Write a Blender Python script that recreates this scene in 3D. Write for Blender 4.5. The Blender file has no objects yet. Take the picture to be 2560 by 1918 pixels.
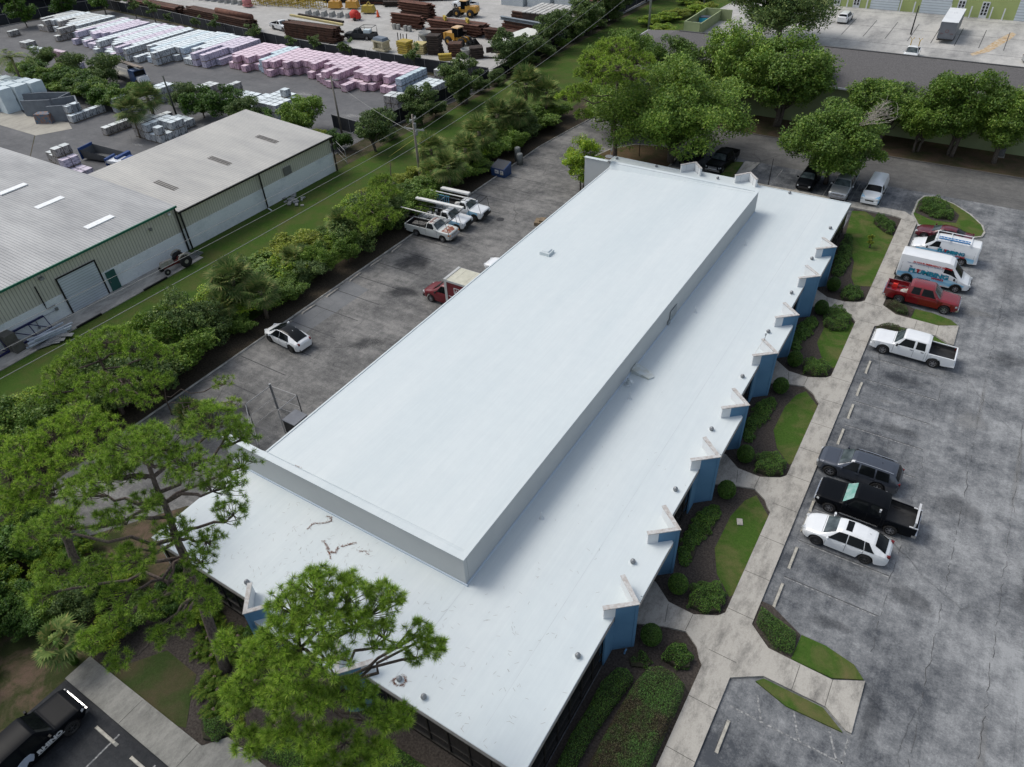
import bpy, math, random
import numpy as np
from mathutils import Vector, Matrix
random.seed(7)
R_ = math.radians
C = bpy.context.scene.collection
SC = bpy.context.scene

# ---------------------------------------------------------------- camera, sky, sun, exposure
PITCH, YAW, ROLL = R_(39.8253), R_(-34.0708), R_(-3.0758)
CAM = Vector((7.6348, -10.4831, 36.288))
FPX = 1790.173
_F = Vector((math.sin(YAW) * math.cos(PITCH), math.cos(YAW) * math.cos(PITCH), -math.sin(PITCH)))
_r = _F.cross(Vector((0, 0, 1))).normalized(); _u = _r.cross(_F)
_R = _r * math.cos(ROLL) + _u * math.sin(ROLL); _U = _u * math.cos(ROLL) - _r * math.sin(ROLL)
cd = bpy.data.cameras.new("camera"); cam = bpy.data.objects.new("camera", cd); C.objects.link(cam)
cd.sensor_fit = 'HORIZONTAL'; cd.sensor_width = 36; cd.lens = FPX / 2560 * 36
cd.clip_start = .5; cd.clip_end = 3000
M_ = Matrix.Identity(4)
for i in range(3):
    M_[i][0] = _R[i]; M_[i][1] = _U[i]; M_[i][2] = -_F[i]; M_[i][3] = CAM[i]
cam.matrix_world = M_
SC.camera = cam

SUN_EL, SUN_AZ = R_(54), R_(-98)          # azimuth from +y towards +x
w = bpy.data.worlds.new("World"); SC.world = w; w.use_nodes = True
nt = w.node_tree
sky = nt.nodes.new('ShaderNodeTexSky'); sky.sky_type = 'NISHITA'; sky.sun_disc = False
sky.sun_elevation = SUN_EL; sky.sun_rotation = SUN_AZ
sky.dust_density = 3.0; sky.air_density = 1.2; sky.ozone_density = 1.0
hs = nt.nodes.new('ShaderNodeHueSaturation'); hs.inputs['Saturation'].default_value = .62   # thin overcast
nt.links.new(sky.outputs[0], hs.inputs['Color']); nt.links.new(hs.outputs[0], nt.nodes['Background'].inputs[0])
nt.nodes['Background'].inputs[1].default_value = 0.142
sd = bpy.data.lights.new("sun", 'SUN'); sun = bpy.data.objects.new("sun", sd); C.objects.link(sun)
sd.energy = 1.45; sd.angle = R_(27); sd.color = (1, .97, .9)
sv = Vector((math.sin(SUN_AZ) * math.cos(SUN_EL), math.cos(SUN_AZ) * math.cos(SUN_EL), math.sin(SUN_EL)))
sun.rotation_euler = sv.to_track_quat('Z', 'Y').to_euler()
SC.view_settings.view_transform = 'Standard'; SC.view_settings.look = 'None'
SC.view_settings.exposure = 0.2; SC.view_settings.gamma = 1
SC.view_settings.use_curve_mapping = False
SC.cycles.max_bounces = 5; SC.cycles.diffuse_bounces = 3; SC.cycles.glossy_bounces = 2
SC.cycles.transparent_max_bounces = 8

def at(u, v, z=0.0):
    """world point at height z seen at photo position u, v"""
    d = _F + _R * ((u - 1280) / FPX) - _U * ((v - 959) / FPX)
    t = (z - CAM.z) / d.z
    return CAM + d * t
def tl(X, Y, k=3.4516):
    return lambda a, b, z=0.0: at(X + a / k, Y + b / k, z)
T0, T1, T2, T3 = tl(0, 0), tl(640, 0), tl(1280, 0), tl(1920, 0)
M0, M1 = tl(0, 480), tl(640, 480)
L0, Z0, Z1 = tl(0, 960), tl(0, 1438), tl(640, 1438)

# ---------------------------------------------------------------- materials
MATS = {}
def ramp(nt, src, stops):
    r = nt.nodes.new('ShaderNodeValToRGB')
    e = r.color_ramp.elements
    while len(e) < len(stops): e.new(.5)
    for el, (p, c) in zip(e, stops):
        el.position = p; el.color = (c[0], c[1], c[2], 1) if not isinstance(c, (int, float)) else (c, c, c, 1)
    nt.links.new(src, r.inputs[0]); return r.outputs[0]
def noise(nt, scale, detail=4, rough=.6, vec=None, stretch=None, dist=0):
    n = nt.nodes.new('ShaderNodeTexNoise'); n.inputs['Scale'].default_value = scale
    n.inputs['Detail'].default_value = detail; n.inputs['Roughness'].default_value = rough
    n.inputs['Distortion'].default_value = dist
    if vec is None: vec = coords(nt)
    if stretch:
        m = nt.nodes.new('ShaderNodeMapping'); m.inputs['Scale'].default_value = stretch
        nt.links.new(vec, m.inputs[0]); vec = m.outputs[0]
    nt.links.new(vec, n.inputs['Vector']); return n.outputs['Fac']
def coords(nt):
    for n in nt.nodes:
        if n.type == 'TEX_COORD': return n.outputs['Object']
    return nt.nodes.new('ShaderNodeTexCoord').outputs['Object']
def mix(nt, f, a, b, mode='MIX'):
    m = nt.nodes.new('ShaderNodeMix'); m.data_type = 'RGBA'; m.blend_type = mode
    for i, s in ((0, f), (6, a), (7, b)):
        if isinstance(s, (int, float)): m.inputs[i].default_value = s
        elif isinstance(s, tuple): m.inputs[i].default_value = (s[0], s[1], s[2], 1)
        else: nt.links.new(s, m.inputs[i])
    return m.outputs[2]
def new(name, rough=.7, spec=.4, metal=0, coat=0):
    m = bpy.data.materials.new(name); m.use_nodes = True
    b = m.node_tree.nodes['Principled BSDF']
    b.inputs['Roughness'].default_value = rough; b.inputs['Metallic'].default_value = metal
    b.inputs['Specular IOR Level'].default_value = spec; b.inputs['Coat Weight'].default_value = coat
    b.inputs['Coat Roughness'].default_value = .08
    MATS[name] = m
    return m, m.node_tree, b
def bump(nt, b, src, strength, dist=.02):
    n = nt.nodes.new('ShaderNodeBump'); n.inputs['Strength'].default_value = strength
    n.inputs['Distance'].default_value = dist
    nt.links.new(src, n.inputs['Height']); nt.links.new(n.outputs[0], b.inputs['Normal'])
def mat(name, col, col2=None, scale=3.0, rough=.7, spec=.4, metal=0, coat=0, bmp=0, lo=.35, hi=.65, detail=4, stretch=None):
    if name in MATS: return MATS[name]
    m, nt, b = new(name, rough, spec, metal, coat)
    if col2 is None:
        col2 = tuple(c * .86 for c in col)
    n = noise(nt, scale, detail, stretch=stretch)
    c = ramp(nt, n, [(lo, col), (hi, col2)])
    nt.links.new(c, b.inputs['Base Color'])
    if bmp: bump(nt, b, n, bmp)
    return m
def leafmat(name, cols, rough=.55, clump=.35, spec=.35):
    """foliage: colour per leaf island, broken by clumps"""
    m, nt, b = new(name, rough, spec)
    g = nt.nodes.new('ShaderNodeNewGeometry')
    n = len(cols)
    c = ramp(nt, g.outputs['Random Per Island'], [(i / (n - 1), k) for i, k in enumerate(cols)])
    nz = noise(nt, clump, 3)
    oi = nt.nodes.new('ShaderNodeObjectInfo')
    f = ramp(nt, nz, [(.35, (.72, .74, .72)), (.65, (1.25, 1.2, 1.05))])
    c = mix(nt, .8, c, f, 'MULTIPLY')
    v = ramp(nt, oi.outputs['Random'], [(0, (.82, .85, .85)), (1, (1.15, 1.12, 1.0))])
    c = mix(nt, 1.0, c, v, 'MULTIPLY')
    nt.links.new(c, b.inputs['Base Color'])
    # thin leaves let some light through
    t = nt.nodes.new('ShaderNodeBsdfTranslucent'); nt.links.new(c, t.inputs[0])
    ms = nt.nodes.new('ShaderNodeMixShader'); ms.inputs[0].default_value = .22
    nt.links.new(b.outputs[0], ms.inputs[1]); nt.links.new(t.outputs[0], ms.inputs[2])
    nt.links.new(ms.outputs[0], nt.nodes['Material Output'].inputs[0])
    return m

# ---------------------------------------------------------------- mesh helpers
class MB:
    def __init__(s): s.v = []; s.f = []; s.m = []
    def add(s, vs, fs, mi=0):
        o = len(s.v); s.v.extend([tuple(p) for p in vs])
        s.f.extend([tuple(i + o for i in f) for f in fs]); s.m.extend([mi] * len(fs)); return s
    def box(s, x, y, z, sx, sy, sz, rz=0, mi=0, top=1.0, tilt=None):
        """centre x,y; bottom z"""
        a, b = sx / 2, sy / 2
        P = [Vector((i * a * k, j * b * k, h)) for h, k in ((0, 1), (sz, top)) for i, j in ((-1, -1), (1, -1), (1, 1), (-1, 1))]
        M = Matrix.Rotation(rz, 3, 'Z')
        if tilt is not None: M = M @ Matrix.Rotation(tilt[0], 3, 'X') @ Matrix.Rotation(tilt[1], 3, 'Y')
        P = [M @ p + Vector((x, y, z)) for p in P]
        return s.add(P, [(3, 2, 1, 0), (4, 5, 6, 7), (0, 1, 5, 4), (1, 2, 6, 5), (2, 3, 7, 6), (3, 0, 4, 7)], mi)
    def quad(s, a, b, c, d, mi=0): return s.add([a, b, c, d], [(0, 1, 2, 3)], mi)
    def prism(s, pts, z0, z1, mi=0, mside=None):
        n = len(pts)
        if sum(pts[i][0] * pts[(i + 1) % n][1] - pts[(i + 1) % n][0] * pts[i][1] for i in range(n)) < 0: pts = pts[::-1]
        V = [(p[0], p[1], z0) for p in pts] + [(p[0], p[1], z1) for p in pts]
        s.add(V, [tuple(range(n, 2 * n))], mi)
        o = len(s.v) - 2 * n
        for i in range(n):
            j = (i + 1) % n
            s.f.append((o + i, o + j, o + n + j, o + n + i)); s.m.append(mi if mside is None else mside)
        return s
    def sheet(s, pts, z, mi=0):
        n = len(pts)
        if sum(pts[i][0] * pts[(i + 1) % n][1] - pts[(i + 1) % n][0] * pts[i][1] for i in range(n)) < 0: pts = pts[::-1]
        return s.add([(p[0], p[1], z) for p in pts], [tuple(range(n))], mi)
    def tube(s, path, r, n=6, mi=0, cap=True):
        P = [Vector(p) for p in path]; m = len(P)
        rr = r if isinstance(r, (list, tuple)) else [r] * m
        V = []; ref = None
        for i, p in enumerate(P):
            d = (P[min(i + 1, m - 1)] - P[max(i - 1, 0)])
            d = d.normalized() if d.length > 1e-9 else Vector((0, 0, 1))
            if ref is None: ref = Vector((1, 0, 0)) if abs(d.x) < .8 else Vector((0, 1, 0))
            a = (ref - d * ref.dot(d)).normalized(); ref = a; b = d.cross(a)
            for k in range(n):
                t = 2 * math.pi * k / n
                V.append(p + (a * math.cos(t) + b * math.sin(t)) * rr[i])
        Fs = [(i * n + k, i * n + (k + 1) % n, (i + 1) * n + (k + 1) % n, (i + 1) * n + k) for i in range(m - 1) for k in range(n)]
        if cap: Fs += [tuple(reversed(range(n))), tuple((m - 1) * n + k for k in range(n))]
        return s.add(V, Fs, mi)
    def cyl(s, x, y, z, r, h, n=12, mi=0, r2=None):
        return s.tube([(x, y, z), (x, y, z + h)], [r, r if r2 is None else r2], n, mi)
    def lathe(s, prof, x=0, y=0, z=0, n=12, mi=0, axis='z'):
        V = []
        for r, h in prof:
            for k in range(n):
                t = 2 * math.pi * k / n
                q = (r * math.cos(t), r * math.sin(t), h)
                if axis == 'y': q = (q[0], q[2], q[1])
                V.append((x + q[0], y + q[1], z + q[2]))
        m = len(prof)
        Fs = [(i * n + k, i * n + (k + 1) % n, (i + 1) * n + (k + 1) % n, (i + 1) * n + k) for i in range(m - 1) for k in range(n)]
        if axis == 'y': Fs = [f[::-1] for f in Fs]
        return s.add(V, Fs, mi)
    def obj(s, name, mats, parent=None, smooth=False, loc=None):
        me = bpy.data.meshes.new(name)
        me.from_pydata(s.v, [], s.f)
        if not isinstance(mats, (list, tuple)): mats = [mats]
        for m in mats: me.materials.append(m)
        if len(mats) > 1: me.polygons.foreach_set('material_index', s.m)
        if smooth: me.polygons.foreach_set('use_smooth', [True] * len(me.polygons))
        me.update()
        o = bpy.data.objects.new(name, me); C.objects.link(o)
        if parent: o.parent = parent
        if loc: o.location = loc
        return o
def npmesh(name, V, faces_per, mats, mi=None, parent=None, smooth=False):
    """V: (n*k,3) array, consecutive k verts form one face"""
    k = faces_per; n = len(V) // k
    me = bpy.data.meshes.new(name)
    me.vertices.add(len(V)); me.vertices.foreach_set('co', np.ascontiguousarray(V, dtype=np.float32).ravel())
    me.loops.add(n * k); me.loops.foreach_set('vertex_index', np.arange(n * k, dtype=np.int32))
    me.polygons.add(n); me.polygons.foreach_set('loop_start', np.arange(0, n * k, k, dtype=np.int32))
    me.polygons.foreach_set('loop_total', np.full(n, k, dtype=np.int32))
    for m in (mats if isinstance(mats, (list, tuple)) else [mats]): me.materials.append(m)
    if mi is not None: me.polygons.foreach_set('material_index', mi)
    me.update(calc_edges=True); me.validate()
    o = bpy.data.objects.new(name, me); C.objects.link(o)
    if parent: o.parent = parent
    return o
def thing(name, label, cat, loc=(0, 0, 0), rz=0, group=None):
    o = bpy.data.objects.new(name, None); o.empty_display_size = .2; C.objects.link(o)
    o.location = loc; o.rotation_euler = (0, 0, rz)
    o['label'] = label; o['category'] = cat
    if group: o['group'] = group
    return o
def tag(o, label, cat, group=None, loc=None, rz=None):
    o['label'] = label; o['category'] = cat
    if group: o['group'] = group
    if loc is not None: o.location = loc
    if rz is not None: o.rotation_euler = (0, 0, rz)
    return o
def struct(o): o['kind'] = 'structure'; return o
def stuff(o, label, cat): o['kind'] = 'stuff'; o['label'] = label; o['category'] = cat; return o
def dup(root, loc, rz=0, label=None, group=None, scale=None):
    r = root.copy(); C.objects.link(r); r.location = loc; r.rotation_euler = (0, 0, rz)
    if label: r['label'] = label
    if group: r['group'] = group
    if scale is not None: r.scale = scale if isinstance(scale, (tuple, list)) else (scale,) * 3
    for ch in list(root.children):
        c = ch.copy(); C.objects.link(c); c.parent = r
        for g in list(ch.children):
            d = g.copy(); C.objects.link(d); d.parent = c
    return r
def text(name, s, size, m, parent, loc, rot, bold=0.0, sx=1.0, ext=.004, align='LEFT', shear=0):
    cu = bpy.data.curves.new(name, 'FONT'); cu.body = s; cu.size = size; cu.extrude = ext
    cu.offset = bold; cu.align_x = align; cu.resolution_u = 2; cu.shear = shear
    o = bpy.data.objects.new(name, cu); C.objects.link(o)
    bpy.context.view_layer.update()
    dg = bpy.context.evaluated_depsgraph_get()
    me = bpy.data.meshes.new_from_object(o.evaluated_get(dg)); me.name = name
    bpy.data.objects.remove(o); bpy.data.curves.remove(cu)
    me.materials.clear(); me.materials.append(m)
    o = bpy.data.objects.new(name, me); C.objects.link(o); o.parent = parent
    o.location = loc; o.rotation_euler = rot; o.scale = (sx, 1, 1)
    return o
# ---------------------------------------------------------------- ground materials
def asphalt(name, dark, light, bias=(.3, .7), aisle_wear=False):
    m, nt, b = new(name, .88, .3)
    co = coords(nt)
    big = noise(nt, .22, 9, .74, stretch=(.8, 1.1, 1), dist=.0)
    mid = noise(nt, 1.3, 9, .82, stretch=(1, .8, 1))
    fine = noise(nt, 9, 5, .85)
    # grain is added before the ramp so light and dark patches break up into speckle
    ad1 = nt.nodes.new('ShaderNodeMath'); ad1.operation = 'MULTIPLY_ADD'; nt.links.new(fine, ad1.inputs[0]); ad1.inputs[1].default_value = .32; nt.links.new(big, ad1.inputs[2])
    ad2 = nt.nodes.new('ShaderNodeMath'); ad2.operation = 'MULTIPLY_ADD'; nt.links.new(mid, ad2.inputs[0]); ad2.inputs[1].default_value = .62; nt.links.new(ad1.outputs[0], ad2.inputs[2])
    sb_ = nt.nodes.new('ShaderNodeMath'); sb_.operation = 'SUBTRACT'; nt.links.new(ad2.outputs[0], sb_.inputs[0]); sb_.inputs[1].default_value = .47
    stk = noise(nt, 2.2, 4, .6, stretch=(.07, 1.3, 1) if not aisle_wear else (.9, .06, 1))
    adS = nt.nodes.new('ShaderNodeMath'); adS.operation = 'MULTIPLY_ADD'; nt.links.new(stk, adS.inputs[0]); adS.inputs[1].default_value = .22; nt.links.new(sb_.outputs[0], adS.inputs[2])
    sS = nt.nodes.new('ShaderNodeMath'); sS.operation = 'SUBTRACT'; nt.links.new(adS.outputs[0], sS.inputs[0]); sS.inputs[1].default_value = .11; sb_ = sS
    if aisle_wear:   # drive aisle is bleached, bays are darker
        sx = nt.nodes.new('ShaderNodeSeparateXYZ'); nt.links.new(co, sx.inputs[0])
        rx = ramp(nt, sx.outputs[0], [(0, 0.0), (1, 1.0)]); mr = nt.nodes.new('ShaderNodeMapRange'); nt.links.new(sx.outputs[0], mr.inputs[0])
        for i_, v_ in ((1, 6.0), (2, 17.0), (3, -.075), (4, .05)): mr.inputs[i_].default_value = v_
        ad3 = nt.nodes.new('ShaderNodeMath'); ad3.operation = 'ADD'; nt.links.new(sb_.outputs[0], ad3.inputs[0]); nt.links.new(mr.outputs[0], ad3.inputs[1]); sb_ = ad3
    c = ramp(nt, sb_.outputs[0], [(bias[0], dark), ((bias[0] + bias[1]) / 2, tuple((dark[i] * 1.3 + light[i]) / 2.3 for i in range(3))), (bias[1], light)])
    f3 = ramp(nt, fine, [(.25, (.8, .8, .8)), (.75, (1.2, 1.2, 1.2))])
    c = mix(nt, .8, c, f3, 'MULTIPLY')
    # cracks
    v = nt.nodes.new('ShaderNodeTexVoronoi'); v.feature = 'DISTANCE_TO_EDGE'; v.inputs['Scale'].default_value = .16
    mp = nt.nodes.new('ShaderNodeMapping'); mp.inputs['Scale'].default_value = (1.6, .7, 1)
    nd = nt.nodes.new('ShaderNodeTexNoise'); nd.inputs['Scale'].default_value = .8; nd.inputs['Detail'].default_value = 6
    nt.links.new(co, nd.inputs['Vector'])
    ad = nt.nodes.new('ShaderNodeMix'); ad.data_type = 'VECTOR'; ad.inputs[0].default_value = .35
    nt.links.new(co, mp.inputs[0]); nt.links.new(mp.outputs[0], ad.inputs[4]); nt.links.new(nd.outputs['Color'], ad.inputs[5])
    nt.links.new(ad.outputs[1], v.inputs['Vector'])
    cr = ramp(nt, v.outputs['Distance'], [(0, (.45, .45, .45)), (.006, (1, 1, 1))])
    msk = ramp(nt, noise(nt, .13, 3), [(.48, 0.0), (.6, .8)])
    c = mix(nt, msk, c, mix(nt, 1.0, c, cr, 'MULTIPLY'))
    nt.links.new(c, b.inputs['Base Color'])
    bump(nt, b, fine, .25, .01)
    return m
ASPH = asphalt('worn_asphalt', (.058, .064, .073), (.285, .292, .295), (.33, .68), True)
ASPH2 = asphalt('rear_lot_asphalt', (.062, .063, .064), (.225, .22, .21), (.32, .66))
ASPH3 = asphalt('sealed_dark_asphalt', (.012, .014, .017), (.045, .047, .05), (.3, .7))
YARD = asphalt('yard_asphalt', (.085, .087, .092), (.16, .16, .162), (.3, .75))
GRAVEL = asphalt('pale_limerock', (.3, .295, .28), (.46, .45, .43), (.3, .7))
def concrete(name, base, dirt, lo=.5, hi=.68, sc=.9):
    m, nt, b = new(name, .85, .3)
    n1 = noise(nt, sc, 10, .8, stretch=(1.3, .6, 1)); n2 = noise(nt, 12, 4, .85)
    c = ramp(nt, n1, [(lo, base), (hi, dirt)])
    c = mix(nt, .6, c, ramp(nt, n2, [(.3, (.75, .75, .75)), (.7, (1.15, 1.15, 1.15))]), 'MULTIPLY')
    nt.links.new(c, b.inputs['Base Color']); bump(nt, b, n2, .15, .01)
    return m
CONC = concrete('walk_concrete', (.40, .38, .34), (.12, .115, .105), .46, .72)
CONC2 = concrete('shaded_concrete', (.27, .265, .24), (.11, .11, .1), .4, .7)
CONCF = concrete('far_lot_concrete', (.47, .46, .435), (.17, .17, .17), .43, .7, .1)
KERB = mat('kerb_concrete', (.42, .41, .37), (.22, .215, .2), 2.0, .9)
JOINT = mat('joint_dark', (.06, .058, .05), rough=.95)
def grassmat(name, a, b_, dry, lo=.5, hi=.72):
    m, nt, b = new(name, .95, .1)
    n1 = noise(nt, .5, 5, .65, dist=.5); n2 = noise(nt, 7, 5, .8); n3 = noise(nt, 45, 2, .8)
    c = ramp(nt, n2, [(.3, a), (.7, b_)])
    c = mix(nt, ramp(nt, n1, [(lo, 0.0), (hi, 1.0)]), c, dry)
    c = mix(nt, .8, c, ramp(nt, n3, [(.3, (.55, .55, .55)), (.7, (1.4, 1.4, 1.4))]), 'MULTIPLY')
    nt.links.new(c, b.inputs['Base Color']); bump(nt, b, n3, .6, .04)
    return m
LAWN = grassmat('lawn_grass', (.034, .078, .012), (.068, .125, .022), (.13, .12, .05), .44, .7)
LAWN2 = grassmat('swale_grass', (.036, .076, .012), (.062, .11, .02), (.08, .09, .028), .42, .7)
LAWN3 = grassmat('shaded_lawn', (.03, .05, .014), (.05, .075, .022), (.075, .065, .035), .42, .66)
DIRT = grassmat('rough_ground', (.03, .04, .016), (.055, .06, .028), (.085, .07, .05), .4, .6)
MULCH = mat('bark_mulch', (.028, .024, .021), (.085, .073, .064), 9, .95, .1, bmp=.6, lo=.3, hi=.7, detail=6)
LITTER = grassmat('leaf_litter', (.028, .04, .014), (.05, .058, .022), (.12, .085, .062), .44, .6)
WPAINT = mat('white_line_paint', (.34, .34, .33), (.12, .125, .13), 6, .8, lo=.36, hi=.56)
SEAM = mat('old_line_tar', (.035, .035, .038), (.09, .09, .09), 5, .9)

def ground(name, polys, z, m, z1=None, parent=None):
    b = MB()
    for p in polys:
        if z1 is None: b.sheet(p, z)
        else: b.prism(p, z1, z)
    return struct(b.obj(name, m, parent))
def rect(x0, y0, x1, y1): return [(x0, y0), (x1, y0), (x1, y1), (x0, y1)]

# base ground
g = MB(); g.box(-60, 150, -1.0, 1400, 1400, 1.0); struct(g.obj('ground', DIRT))
ground('parking_lot', [[(-23.3, -60), (80, -60), (80, 84.2), (-37.2, 84.2), (-38.6, 74), (-39.2, 68), (-39.2, 4), (-23.3, 4)]], .004, ASPH)
ground('rear_lot', [[(-39.2, -3.0), (-36, -6), (-31.5, .5), (-29, 4.0), (-23.3, 6.5), (-23.3, 63), (-24.5, 83.9), (-37.0, 83.9), (-38.5, 74), (-39.2, 68)]], .008, ASPH2)
ground('southwest_lot', [[(-25.1, -60), (4.36, -60), (4.36, -7.6), (-24.6, -7.6)]], .008, ASPH3)
ground('north_lane', [[(-36.8, 75.6), (80, 75.6), (80, 84), (-36.6, 84)]], .012, asphalt('north_lane_asphalt', (.07, .07, .07), (.155, .152, .145), (.3, .7)))
ground('storage_yard', [[(-200, 44.5), (-112, 44.5), (-107.5, 39.3), (-90, 27.4), (-73.2, 27.2), (-73.2, 50.2), (-62, 50.2), (-62.2, 60), (-58.4, 86), (-98, 87.2), (-172, 94.5), (-183, 75)],
                       [(-230, -20), (-90, -20), (-90, 27.3), (-107.6, 39.2), (-112, 44.4), (-230, 44.4)]], .004, YARD)
ground('concrete_apron', [[(-122.5, 45.2), (-117.2, 43.6), (-107.9, 44.8), (-104.9, 43.5), (-107.4, 39.3), (-117.1, 39.3), (-140, 39.5), (-140, 47)]], .014, concrete('apron_concrete', (.38, .36, .31), (.2, .19, .17), .45, .75, .3))
ground('steel_yard', [[(-172, 95.6), (-100, 88.4), (-60.5, 88.2), (-57.9, 170), (-57.8, 260), (-260, 260), (-200, 130)]], .004, GRAVEL)
ground('grass_swale', [[(-58.2, -20), (-40.2, -20), (-41, 62), (-43, 90), (-37, 170), (-36, 230), (-57.6, 230), (-57.4, 88), (-58.3, 60)]], .006, LAWN2)
ground('grass_verge', [[(-41.5, 84.2), (80, 84.2), (80, 91), (-41, 91)]], .012, grassmat('verge_grass', (.05, .06, .024), (.08, .075, .04), (.12, .085, .058), .35, .6))
ground('far_lot', [[(-36.5, 106), (80, 106), (80, 157), (-42, 157), (-44, 132)]], .014, CONCF)
ground('soil_strip', [[(-42, 3), (-39.3, 3), (-39.3, 68), (-38.7, 74), (-37.3, 84), (-42.5, 84)]], .011, mat('hedgerow_soil', (.03, .026, .02), (.085, .068, .048), 7, .95, .1, bmp=.5, lo=.35, hi=.7, detail=8))
ground('leaf_litter_bed', [[(-60, -40), (-25.05, -40), (-24.6, -7.6), (-24.6, -6.1), (-19.0, 0), (-23.3, 6.3), (-29.0, 3.9), (-31.4, .4), (-35.9, -6.2), (-39.4, -3.2), (-42, -4), (-60, -10)]], .012, LITTER)
ground('front_planting_bed', [[(-25, -6.1), (-15.4, -6.1), (-13.6, -5.1), (-8, -5.1), (-8, -7.6), (4.5, -7.6), (4.5, 11), (0, 12), (0, 1), (-25, 1)]], .016, MULCH)
ground('southwest_lawn', [[(-23.0, -6.08), (-21.2, -3.6), (-18.6, -3.7), (-17.9, -4.6), (-16.7, -5.9), (-17.2, -6.08)]], .03, LAWN3, .0)
# east side planting + lawns (repeat along the facade)
ground('east_planting_bed', [rect(-.2, 11, 4.5, 68.2)], .012, MULCH)
for i in range(4):
    y = 11.7 + 12.03 * i
    if i < 3:
        ground('lawn_patch', [[(4.35, y + 3.75), (4.49, y + 4.0), (4.48, y + 10.7), (3.3, y + 12.0), (2.8, y + 11.2), (2.45, y + 9.5), (2.45, y + 6.6), (3.2, y + 4.9)]], .03, LAWN, .0)
ground('lawn_patch', [[(3.2, 52.6), (4.48, 53.2), (4.48, 63.8), (3.0, 66.2), (.9, 68.1), (-.3, 67.6), (.4, 61), (2.2, 57), (2.6, 54)]], .03, LAWN, .0)
# walks: a step above the asphalt
wk = MB()
wk.prism([(4.5, -60), (6, -60), (6, 69.1), (5.15, 69.1), (4.55, 69.7), (-24, 69.7), (-24, 68.3), (3.34, 68.3), (4.5, 68.0)], .0, .13)
for i in range(4):
    y = 12.03 * i
    wk.prism([(4.5, 10.67 + y), (4.2, 11.0 + y), (3.9, 11.5 + y), (3.05, 12.08 + y), (1.99, 11.79 + y), (.4, 11.1 + y), (-.3, 11.1 + y), (-.3, 14.2 + y), (.36, 14.2 + y), (1.51, 13.34 + y), (3.02, 13.3 + y), (4.2, 13.9 + y), (4.5, 14.3 + y)], .0, .126)
for y in (0, 36.05):
    wk.prism([(6, 14.35 + y), (6.3, 14.1 + y), (7.2, 13.39 + y), (10.54, 13.3 + y), (11.98, 14.1 + y), (11.98, 11.0 + y), (11.7, 11.0 + y), (10.6, 11.7 + y), (7.45, 11.71 + y), (6, 10.75 + y)], .0, .128)
struct(wk.obj('sidewalk', CONC))
jt = MB()
for y in list(np.arange(-6, 68, 2.95)):
    jt.box(5.25, y, .131, 1.48, .025, .003)
for i in range(4):
    y = 12.03 * i
    jt.box(1.7, 12.6 + y, .127, .025, 1.2, .003, .25); jt.box(3.0, 12.7 + y, .127, .025, 1.15, .003)
for y in (0, 36.05):
    jt.box(8.9, 12.5 + y, .129, .025, 1.6, .003); jt.box(10.55, 12.5 + y, .129, .025, 1.6, .003)
struct(jt.obj('sidewalk_joint', JOINT))
wk = MB()
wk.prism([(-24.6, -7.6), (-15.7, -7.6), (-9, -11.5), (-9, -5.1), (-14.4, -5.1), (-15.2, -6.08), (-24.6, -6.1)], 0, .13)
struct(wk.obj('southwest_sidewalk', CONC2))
jt = MB()
for x in (-19.85, -15.45, -12.3): jt.box(x, -6.9, .131, .025, 1.5, .003)
struct(jt.obj('southwest_sidewalk_joint', JOINT))
for y in (0, 36.05):
    ground('grass_strip', [[(8.4, 13.42 + y), (10.5, 13.42 + y), (11.9, 14.15 + y), (11.3, 14.75 + y), (9.8, 15.1 + y), (8.5, 15.1 + y)]], .09, LAWN, 0)
    ground('grass_strip', [[(7.5, 11.6 + y), (10.5, 11.6 + y), (11.6, 10.85 + y), (8.9, 10.75 + y), (7.2, 11.25 + y)]], .09, LAWN, 0)
    ground('island_bed', [[(6.02, 14.4 + y), (7.2, 13.45 + y), (8.38, 13.4 + y), (8.45, 15.1 + y), (6.6, 16.1 + y), (6.02, 16.1 + y)]], .06, MULCH, 0)
# north-east kerbed island
isl = [(5.2, 69.4), (5.2, 73.0), (5.6, 74.5), (6.7, 75), (8.64, 73.95), (10.5, 72.1), (11.8, 69.97), (12.15, 68.5), (12.0, 67.4), (11.1, 66.7), (6.2, 67.0)]
def inset(p, d):
    cx = sum(a for a, _ in p) / len(p); cy = sum(b for _, b in p) / len(p); o = []
    for a, b in p:
        L = math.hypot(a - cx, b - cy); o.append((cx + (a - cx) * (L - d) / L, cy + (b - cy) * (L - d) / L))
    return o
ground('island_kerb', [isl], .14, KERB, 0); ground('island_lawn', [inset(isl, .2)], .15, LAWN, .1)
ground('island_shrub_bed', [[(5.45, 69.9), (5.5, 73.3), (6.5, 74.3), (8.2, 73.3), (9.5, 71.2), (9.4, 69.3), (7.3, 68.9)]], .16, MULCH, .1)
ni = [(-31.4, 68.1), (-30.6, 71.2), (-28.5, 74), (-25, 75.1), (-22.2, 74.95), (-21.8, 69.9), (-21.8, 68)]
ground('north_island_kerb', [ni], .14, KERB, 0)
ground('north_island_bed', [inset(ni, .2)], .15, grassmat('worn_island_grass', (.05, .055, .022), (.085, .08, .04), (.12, .08, .05), .35, .6), .1)
ground('north_lawn_patch', [[(-15.6, 69.8), (-14.1, 69.8), (-14.4, 74.7), (-15.7, 74.3)]], .12, LAWN, 0)
ground('north_walk', [[(-14.0, 69.8), (-12.9, 69.8), (-12.6, 75.4), (-14.3, 75.0)]], .13, CONC, 0)
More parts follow.
